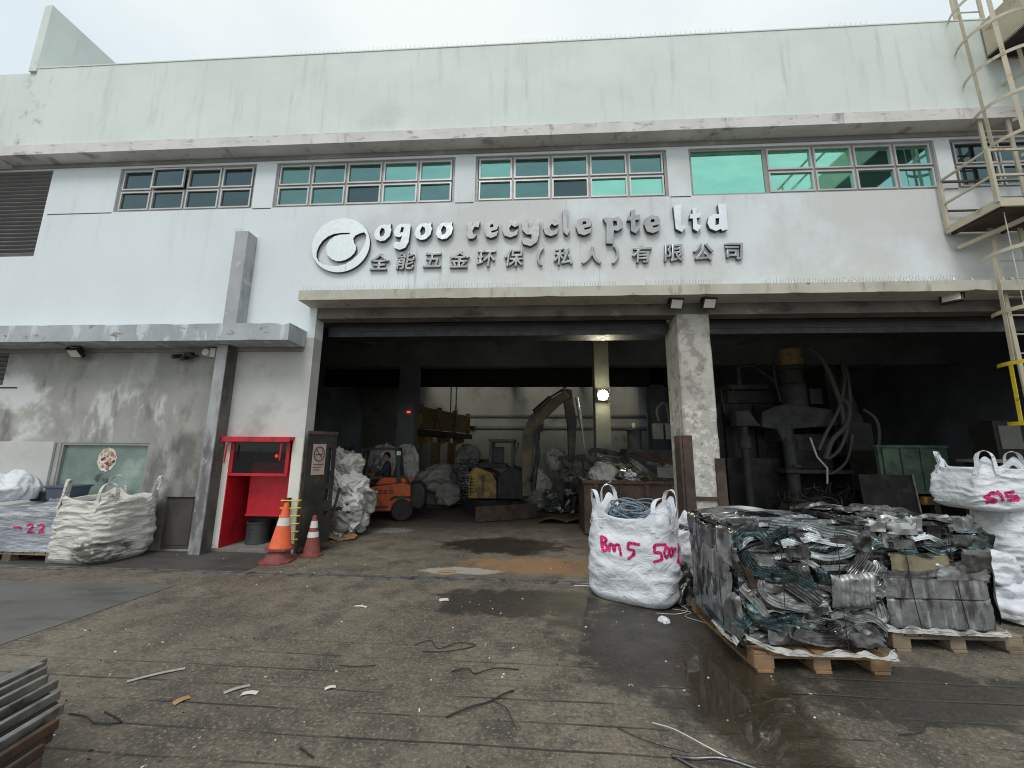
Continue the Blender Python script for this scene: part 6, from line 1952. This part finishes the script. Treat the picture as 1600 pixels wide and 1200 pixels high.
MB().tube([(1.10, 9.9, 3.0), (1.22, 9.9, 2.2)], .045, 10).tube([(1.22, 9.9, 2.2), (1.27, 9.9, 1.7)], .022, 8).build('bucket_cylinder', m_steelbar, ex, smooth=40)
MB().bar((.72, 9.95, 1.45), (.62, 9.95, .75), .05, .06).bar((1.2, 9.95, 1.5), (1.28, 9.95, .8), .05, .06).bar((.6, 9.95, 1.45), (1.3, 9.95, 1.5), .08, .12).prism([(.55, 9.85, .85), (.75, 9.85, .95), (.72, 9.85, .4), (.6, 9.85, .45)], (0, .35, 0)).prism([(1.18, 9.85, .9), (1.36, 9.85, .82), (1.3, 9.85, .42), (1.2, 9.85, .4)], (0, .35, 0)).build('grab_attachment', m_dark, ex, bevel=.01)
hz = MB()
for k in range(4):
    hz.tube(smooth_path([(-.10 + .03 * k, 9.58, .9), (.05 + .03 * k, 9.56, 1.5), (.02 + .02 * k, 9.60, 2.05), (.25, 9.7, 2.35 - .04 * k)], 5), .014, 6)
hz.build('hydraulic_hose', m_black, ex, smooth=180)
tag(MB().grid(lambda u, v: (.1 + 1.0 * u + .1 * v, 9.2 + .6 * v, .03 + .08 * abs(math.sin(u * 5)) * (1 - v * .5) + .02 * noise.noise((u * 6, v * 6, 1))), 26, 10).build('bent_sheet', m_timber, smooth=50, fix=False), 'bent rusty sheet lying on the floor beside the excavator blade', 'sheet metal')

# ================================================================ scrap skip, with its load
sk = thing('scrap_skip', 'dark rusty open scrap skip behind the magenta marked bag', 'skip', (1.95, 8.3, 0))
s_ = MB()
s_.box(1.00, 8.02, .04, 2.95, 8.06, 1.02).box(1.00, 9.0, .04, 2.95, 9.04, 1.02).box(1.00, 8.06, .04, 1.04, 9.0, 1.02).box(2.91, 8.06, .04, 2.95, 9.0, 1.02).box(1.04, 8.06, .04, 2.91, 9.0, .08)
s_.build('body', m_rust, sk)
MB().box(.97, 7.985, 1.0, 2.98, 8.02, 1.07).box(.97, 8.021, 1.022, 1.05, 9.06, 1.07).build('rim', m_rust, sk, bevel=.005)
for x in (1.2, 1.7, 2.2, 2.7):
    MB().box(x, 7.975, .06, x + .07, 8.018, .99).build('rib', m_rust, sk)
MB().box(1.05, 8.0, 0, 1.2, 9.0, .038).box(2.7, 8.0, 0, 2.85, 9.0, .038).build('skid', m_dark, sk)
MB().grid(lambda u, v: (1.06 + 1.84 * u, 8.07 + .92 * v, .95 + .25 * (1 - (2 * u - 1) ** 2) * (.5 + v) + .08 * rid((u * 4, v * 4, 1), (2, 2, 2), 3)), 40, 20).build('load_bed', m_grime, sk, smooth=50, fix=False)
rs2 = random.Random(13)
FS = Face((1.05, 8.15, 0), (1, 0, 0), (0, 0, 1))
sg = 'scrap lengths heaped in the skip'
def solo(o, label, cat, group=None):
    tag(o, label, cat, group)
    return o
def strip_thing(path, w_, ribs, m_, seed, roll, label, name, cat, y=8.15, group=None):
    FZ = Face((1.05, y, 0), (1, 0, 0), (0, 0, 1))
    t = thing(name, label, cat, tuple(FZ.p(path[0][0], path[0][1])), group)
    profile_strip(FZ, path, w_, ribs, m_, t, name='bent_sheet', roll=roll, seed=seed)
    return t
strip_thing([(.10, 1.55, 0), (.15, 1.66, .03), (.45, 1.62, .05), (.95, 1.52, .05), (.95, 1.44, .0), (.5, 1.48, .0), (.2, 1.48, 0)], .12, 3, m_alu2, 1, .5, 'looped dark metal strip topmost on the skip load', 'metal_strip', 'scrap metal')
strip_thing([(.9, 1.60, .0), (1.3, 1.54, .05), (1.75, 1.46, .0)], .10, 2, m_rust, 2, .7, 'rusty flat strip lying across the skip load at right', 'metal_strip', 'scrap metal')
strip_thing([(.9, 1.50, .05), (1.2, 1.25, .12), (1.5, 1.05, .12)], .09, 2, m_alu2, 3, .2, 'dark channel sloping down over the skip rim', 'metal_strip', 'scrap metal')
strip_thing([(1.25, 1.42, .0), (1.5, 1.38, .04), (1.9, 1.32, .0)], .07, 2, m_alu, 4, .4, 'pale grey channel lying low at the right of the skip load', 'metal_strip', 'scrap metal')
strip_thing([(1.45, 1.26, .0), (1.85, 1.24, .02), (2.0, 1.23, .02)], .26, 5, m_dullgrey, 5, .05, 'ribbed grey panel standing at the right end of the skip', 'ribbed_sheet', 'scrap metal')
sack('sack', 'translucent grey sack heaped at the left of the skip load', (1.45, 8.35, 1.0), (.34, .28, .27), 61, m_bag_old, amp=.25)
sack('sack', 'small pale sack in the middle of the skip load', (1.95, 8.3, 1.02), (.22, .2, .16), 62, m_alu, amp=.35)
# cabinets and cylinder behind the skip
mc = thing('hydraulic_unit', 'dark hydraulic power unit with capped cylinder behind the skip', 'machine', (2.6, 10.2, 0))
MB().box(2.35, 10.0, 0, 3.6, 10.8, 1.7).build('tank', m_dark, mc, bevel=.02)
MB().lathe([(.18, 1.7), (.18, 2.18), (.27, 2.19), (.27, 2.24), (0, 2.26)], (2.62, 10.3, 0), 20).build('reservoir', m_machine, mc, smooth=40)
MB().lathe([(.04, 2.26), (.05, 2.36), (0, 2.4)], (2.62, 10.3, 0), 12).build('filler_cap', m_lensoff, mc, smooth=40)
for x in (3.05, 3.32):
    MB().box(x, 9.98, 1.95, x + .22, 10.2, 2.35).build('switch_box', m_dullgrey, mc, bevel=.01)
MB().tube(smooth_path([(3.2, 10.05, 2.4), (3.15, 10.0, 2.7), (3.35, 10.0, 2.85), (3.45, 10.05, 2.3)], 6), .035, 8).build('duct', m_hose, mc, smooth=180)
MB().box(3.5, 9.96, 1.2, 3.62, 10.3, 2.9).build('rack', m_dark, mc)

# ================================================================ baler press in the right bay
bp = thing('baler_press', 'large grimy hydraulic baling press with looped hoses in the right bay', 'machine', (6.4, 10.2, 0))
leg = MB().tube([(5.25, 10.0, 0), (5.25, 10.0, 2.3)], .10, 14).tube([(5.25, 10, 1.75), (5.25, 10, 2.05)], .15, 14).build('leg', m_machine, bp, smooth=40)
MB().box(5.05, 9.8, 0, 5.45, 10.2, .06).build('foot_plate', m_machine, leg)
leg = MB().tube([(6.28, 9.9, 0), (6.22, 9.9, 2.3)], .14, 16).build('leg', m_machine, bp, smooth=40)
MB().box(6.06, 9.7, 0, 6.5, 10.1, .06).tube([(6.26, 9.74, 1.3), (6.26, 9.74, 1.36)], .1, 8).build('collar', m_machine, leg)
MB().prism([(5.02, 9.85, 2.28), (5.02, 9.85, 2.66), (5.35, 9.85, 2.68), (5.5, 9.85, 2.40), (5.62, 9.85, 2.28)], (0, .35, 0)).build('bracket', m_machine, bp, bevel=.02)
MB().prism([(5.6, 9.8, 2.25), (5.62, 9.8, 2.62), (5.95, 9.8, 2.78), (6.3, 9.8, 2.84), (7.3, 9.8, 2.70), (7.42, 9.8, 2.30), (6.35, 9.8, 2.22), (6.05, 9.8, 1.9), (5.95, 9.8, 2.2)], (0, .6, 0)).build('crosshead', m_machine, bp, bevel=.04)
MB().lathe([(.28, 2.7), (.28, 3.35), (.24, 3.38), (.24, 3.72), (.30, 3.74), (.30, 3.84), (0, 3.84)], (6.62, 10.1, 0), 22).build('main_cylinder', m_machine, bp, smooth=40)
MB().lathe([(.24, 3.845), (.25, 3.86), (.25, 4.28), (.22, 4.30), (0, 4.30)], (6.66, 10.1, 0), 22).build('cylinder_cap', m_brass, bp, smooth=40)
MB().prism([(7.28, 9.9, 3.85), (7.72, 9.9, 3.85), (8.06, 9.9, 2.45), (8.10, 9.9, 1.55), (7.40, 9.9, 1.55)], (0, .9, 0)).build('hopper_panel', m_dark, bp, bevel=.02)
cb_ = MB().box(7.46, 9.72, 1.60, 8.08, 9.89, 2.36).build('control_box', m_machine, bp, bevel=.012)
MB().box(7.50, 9.70, 1.64, 8.04, 9.718, 2.32).build('door', m_dark, cb_, bevel=.006)
MB().box(6.0, 9.7, 1.16, 8.3, 10.6, 1.25).build('table', m_machine, bp, bevel=.01)
MB().box(6.45, 10.0, 1.26, 7.3, 10.5, 2.1).build('press_chamber', m_dark, bp, bevel=.01)
MB().box(6.5, 9.98, 1.7, 7.28, 9.995, 2.0).build('chamber_plate', m_machine, bp)
MB().box(4.9, 10.25, 0, 6.2, 10.7, 1.5).build('base_frame', m_dark, bp)
MB().box(7.6, 10.0, 0, 8.3, 10.6, 1.155).build('base_frame', m_dark, bp)
for k, (pts, r_) in enumerate([([(6.9, 9.9, 4.35), (7.15, 9.75, 4.0), (7.35, 9.7, 3.2), (7.42, 9.68, 2.6), (7.40, 9.68, 2.0)], .05), ([(7.45, 9.7, 2.95), (7.58, 9.66, 2.75), (7.42, 9.62, 2.3), (7.05, 9.6, 1.95), (6.85, 9.62, 1.5)], .055),
                               ([(7.72, 9.8, 3.85), (7.68, 9.7, 3.3), (7.55, 9.66, 2.5), (7.25, 9.62, 1.8), (6.9, 9.6, 1.5)], .038), ([(7.70, 9.85, 3.95), (7.60, 9.72, 3.4), (7.35, 9.68, 2.7), (6.95, 9.64, 2.1), (6.72, 9.62, 1.7)], .038),
                               ([(8.0, 9.8, 2.7), (8.2, 9.75, 2.5), (8.22, 9.7, 2.2), (8.15, 9.7, 1.8)], .035), ([(7.6, 9.7, 2.1), (7.35, 9.62, 1.5), (7.0, 9.6, 1.2), (6.8, 9.62, 1.18)], .03)]):
    MB().tube(smooth_path(pts, 7), r_, 9).build('hydraulic_hose', m_hose, bp, smooth=180)
for pts, r_ in (([(6.05, 9.85, 3.9), (6.05, 9.85, 3.3), (6.12, 9.85, 2.9)], .03), ([(5.0, 9.85, 3.3), (5.05, 9.85, 2.8)], .02), ([(4.7, 9.85, 3.2), (4.75, 9.85, 2.6)], .02)):
    MB().tube(pts, r_, 6).build('conduit', m_machine, bp, smooth=60)
MB().tube([(6.55, 9.6, 2.0), (6.62, 9.55, 1.55), (6.78, 9.5, 1.3), (6.74, 9.5, .95)], .022, 6).build('handle_bar', m_lensoff, bp, smooth=60)
MB().box(4.95, 10.72, 0, 8.35, 11.7, 2.95).box(5.3, 10.71, 2.951, 7.2, 11.5, 3.5).build('press_body', m_machine, bp, bevel=.03)
for x in (5.1, 5.9, 7.1, 8.0):
    MB().box(x, 10.60, 1.3, x + .18, 10.718, 2.9).build('frame_rib', m_dark, bp, bevel=.01)
MB().box(5.2, 10.4, 3.3, 6.2, 10.9, 3.42).tube([(5.5, 10.45, 3.42), (5.5, 10.45, 3.9), (5.9, 10.45, 3.95), (6.3, 10.3, 3.5)], .06, 8).build('valve_block', m_machine, bp, bevel=.01)
MB().box(6.95, 10.0, 2.85, 7.25, 10.4, 3.25).build('valve_block', m_machine, bp, bevel=.01)
# tangled wire scrap round the press foot
tw = MB()
rt = random.Random(17)
for k in range(240):
    x, y = rt.uniform(5.4, 8.1), rt.uniform(9.2, 9.75)
    z = rt.uniform(.0, .75) * (1 - abs(x - 6.9) / 3)
    p = [(x, y, z)]
    a = rt.uniform(0, 6.28)
    for i in range(5):
        a += rt.uniform(-.9, .9)
        p.append((p[-1][0] + .12 * math.cos(a), p[-1][1] + .05 * math.sin(a * 2), max(.01, p[-1][2] + .08 * math.sin(a))))
    tw.tube(p, rt.uniform(.006, .014), 4, rt.choice([0, 0, 1, 2]))
tw.grid(lambda u, v: (5.4 + 2.7 * u, 9.3 + .45 * v, max(.0, .6 * math.sin(u * math.pi) ** .5 * v - .03 + .1 * noise.noise((u * 9, v * 4, 1)))), 40, 10, 0)
o = tw.build('wire_tangle', [m_rust, m_machine, m_hose])
tag(o, 'tangle of rusty wire scrap heaped at the foot of the baling press', 'wire scrap')
o['kind'] = 'stuff'
# green container, plates, yellow beam
gc = thing('green_container', 'green ribbed steel container side with scraped paint in the right bay', 'container', (8.3, 9.2, 0))
MB().box(7.52, 9.02, .80, 8.98, 9.06, 1.77).build('side_wall', m_green, gc)
for x in (7.52, 7.62, 8.0, 8.4, 8.78):
    MB().box(x, 8.985, .86, x + .045, 9.018, 1.77).build('rib', m_green, gc, bevel=.004)
MB().box(7.50, 8.97, .80, 9.02, 9.06, .858).box(7.50, 8.98, 1.772, 9.0, 9.08, 1.83).build('rail', m_green, gc, bevel=.004)
MB().box(7.52, 9.061, .80, 8.98, 9.8, 1.7).build('body', m_dark, gc)
for x in (7.6, 8.7):
    MB().box(x, 9.1, 0, x + .16, 9.7, .798).build('stand', m_dark, gc)
dp = thing('steel_plate', 'dark steel plate standing in front of the green container', 'steel plate', (7.5, 8.85, 0))
MB().obox((7.5, 8.86, .60), (1.06, .02, 1.2), (R(-4), 0, 0)).build('plate', m_dark, dp, bevel=.003)
MB().obox((8.05, 8.84, .60), (.03, .05, 1.2), (R(-4), 0, 0)).build('edge_angle', m_steelbar, dp)
tag(MB().box(8.10, 8.75, .62, 9.15, 8.92, .76).box(8.10, 8.74, .60, 9.15, 8.93, .625).box(8.3, 8.76, 0, 8.4, 8.9, .6, 1).box(8.9, 8.76, 0, 9.0, 8.9, .6, 1).build('yellow_beam', [m_oranbeam, m_dark], bevel=.006), 'chipped yellow beam on legs below the green container', 'beam')
cg = thing('cabinet', 'dull grey cabinet door seen behind the white bag stack at the right edge', 'cabinet', (9.3, 8.1, 0))
MB().box(8.95, 8.05, 0, 9.9, 8.5, 2.3).build('case', m_dark, cg, bevel=.01)
MB().box(9.02, 8.03, 1.75, 9.42, 8.048, 2.2).build('panel', m_dullgrey, cg, bevel=.004)
wbch = thing('work_bench', 'dusty bench top behind the white bag stack at the right edge', 'bench', (8.6, 7.5, 0))
MB().box(7.9, 7.3, 1.50, 9.4, 7.8, 1.56).build('top', m_dullgrey, wbch, bevel=.006)
for x in (8.0, 9.3):
    MB().box(x, 7.35, 0, x + .05, 7.75, 1.498).build('leg', m_dark, wbch)
# junk under the slumped bag / column foot
tag(MB().box(2.98, 6.7, 0, 3.12, 6.9, .55).box(2.96, 6.68, .55, 3.14, 6.92, .58).build('junction_post', m_dark, bevel=.006), 'short dark post at the foot of the column', 'post')

# ================================================================ litter on the yard
rl = random.Random(29)
def strip(x, y, L, w_, a, m_, label, group, name='metal_strip', cat='scrap strip', bow=.006):
    pts = [(x + L * (t - .5) * math.cos(a) - bow * math.sin(t * math.pi) * math.sin(a), y + L * (t - .5) * math.sin(a) + bow * math.sin(t * math.pi) * math.cos(a), .006 + .004 * math.sin(t * math.pi)) for t in [i / 8 for i in range(9)]]
    o = MB().ribbon(pts, (-math.sin(a), math.cos(a), 0), w_, .003).build(name, m_)
    tag(o, label, cat, group)
    return o
strip(-2.76, 2.98, .32, .028, R(36), m_strip, 'longest pale strip lying on the yard near the steel bars', None)
strip(-2.05, 2.86, .15, .03, R(40), m_strip, 'short pale strip beside the small card scrap on the yard', None)
strip(-1.93, 2.82, .10, .035, R(10), m_paper, 'small pale card scrap on the yard', None, 'paper_scrap', 'paper')
strip(-1.42, 2.92, .07, .03, R(30), m_paper, 'tiny pale scrap alone in the middle of the yard', None, 'paper_scrap', 'paper')
strip(-2.32, 2.72, .09, .05, R(60), m_card, 'crumpled brownish scrap on the yard left of centre', None, 'paper_scrap', 'paper')
strip(-3.15, 2.42, .12, .03, R(5), m_paper, 'pale scrap on the ground next to the steel bar stack', None, 'paper_scrap', 'paper')
strip(-1.83, 4.3, .14, .03, R(-8), m_paper, 'white scrap with red edge near the gate track', None, 'paper_scrap', 'paper')
strip(-1.0, 4.55, .10, .07, R(20), m_paper, 'white crumpled scrap below the loading bay', None, 'paper_scrap', 'paper')
strip(-1.2, 5.55, .24, .12, R(6), m_card, 'flat tan patch of card just inside the gate track', None, 'card_scrap', 'cardboard')
strip(.62, 5.12, .26, .03, R(-3), m_paper, 'white strip lying along the gate track left of the marked bag', None)
def wire(pts, r_, m_, label, group=None, name='wire_offcut'):
    o = MB().tube(smooth_path([(x, y, z) for x, y, z in pts], 6), r_, 6).build(name, m_, smooth=180)
    tag(o, label, 'wire', group)
    return o
wire([(-.62, 3.18, .008), (-.5, 3.2, .02), (-.44, 3.16, .01), (-.3, 3.22, .02), (-.12, 3.24, .008)], 0.0043, m_wire_b, 'kinked black wire on the yard in the middle')
wire([(-.55, 2.68, .008), (-.42, 2.76, .02), (-.30, 2.84, .012), (-.2, 2.92, .02), (-.14, 2.98, .008)], 0.0056, m_wire_b, 'thick black cable offcut slanting on the yard, the thickest in the middle')
wire([(-.28, 2.86, .008), (-.18, 2.78, .015), (-.12, 2.64, .006)], 0.0025, m_wire_b, 'thin black wire forking off the thick black cable offcut')
wire([(-.36, 2.32, .006), (-.25, 2.26, .012), (-.1, 2.18, .01), (-.02, 2.12, .006)], 0.0031, m_wire_b, 'thin black wire nearest the front in the middle of the yard')
wire([(-1.3, 2.38, .006), (-1.24, 2.34, .012), (-1.19, 2.32, .006)], 0.0050, m_wire_b, 'stub of black wire left of centre')
wire([(-1.5, 3.2, .006), (-1.35, 3.18, .012), (-1.22, 3.22, .008)], 0.0031, m_wire_b, 'short black wire left of centre farther back')
wire([(-1.02, 3.55, .006), (-.9, 3.62, .014), (-.8, 3.5, .01), (-.65, 3.6, .014), (-.5, 3.58, .006), (-.7, 3.46, .012), (-.92, 3.45, .006)], 0.0037, m_wire_b, 'loose coil of black wire in front of the bay')
wire([(-2.9, 2.55, .006), (-2.75, 2.52, .014), (-2.62, 2.46, .02), (-2.5, 2.5, .008), (-2.7, 2.58, .008)], 0.0043, m_wire_b, 'curled black wire near the steel bar stack')
wire([(.72, 2.72, .008), (.82, 2.62, .04), (.95, 2.52, .03), (1.10, 2.42, .01)], 0.0037, m_wire_w, 'pale bent wire lying in the wet patch')
wire([(.75, 2.46, .01), (.85, 2.42, .03), (1.0, 2.40, .05), (1.18, 2.34, .04), (1.28, 2.37, .01), (1.1, 2.32, .012), (.9, 2.35, .014), (.76, 2.46, .01)], .010, m_alu2, 'crumpled loop of dark metal lying in the wet patch')
wire([(.5, 2.66, .008), (.65, 2.55, .015), (.85, 2.47, .02)], 0.0025, m_wire_b, 'thin black wire left of the crumpled metal loop')
wire([(2.15, 2.72, .008), (2.3, 2.74, .014), (2.42, 2.82, .02), (2.5, 2.8, .006)], 0.0031, m_wire_b, 'thin black wire in front of the pallets at right')
wire([(1.3, 1.98, .008), (1.4, 2.02, .02), (1.48, 1.98, .03), (1.42, 1.95, .01), (1.34, 2.0, .014)], 0.0050, m_wire_b, 'small knot of black wire nearest the front at right')
wire([(1.46, 4.50, .006), (1.62, 4.42, .01), (1.52, 4.3, .012), (1.7, 4.12, .008), (1.72, 3.8, .006)], 0.0025, m_wire_w, 'pale string trailing from the slumped bag to the pallet')
wire([(1.25, 4.38, .006), (1.45, 4.36, .01), (1.6, 4.44, .02), (1.55, 4.6, .03), (1.7, 4.66, .03)], 0.0031, m_wire_w, 'pale wire curled at the foot of the magenta marked bag')
sack('paper_scrap', 'crumpled white paper ball in front of the magenta marked bag', (1.27, 4.18, 0), (.055, .045, .03), 77, m_bag, cat='paper', amp=.4, sub=3)
db = MB()
for k in range(700):
    y = 1.2 + 6.0 * rl.random() ** 1.3
    x = rl.uniform(-1, 1) * (1.5 + y * .9) - .3
    if noise.noise((x * .8, y * .8, 4)) < -.05: continue
    s_ = rl.uniform(.003, .010) * (.7 + y * .12)
    db.obox((x, y, s_ * .2), (s_ * rl.uniform(1, 2.6), s_, s_ * .5), (rl.uniform(-.3, .3), rl.uniform(-.3, .3), rl.uniform(0, 3)), rl.choice([0, 0, 1, 2, 2, 3]))
o = db.build('scrap_crumbs', [m_paper, m_card, m_wire_b, m_lensoff])
tag(o, 'scattered crumbs of scrap and grit over the yard', 'debris')
o['kind'] = 'stuff'
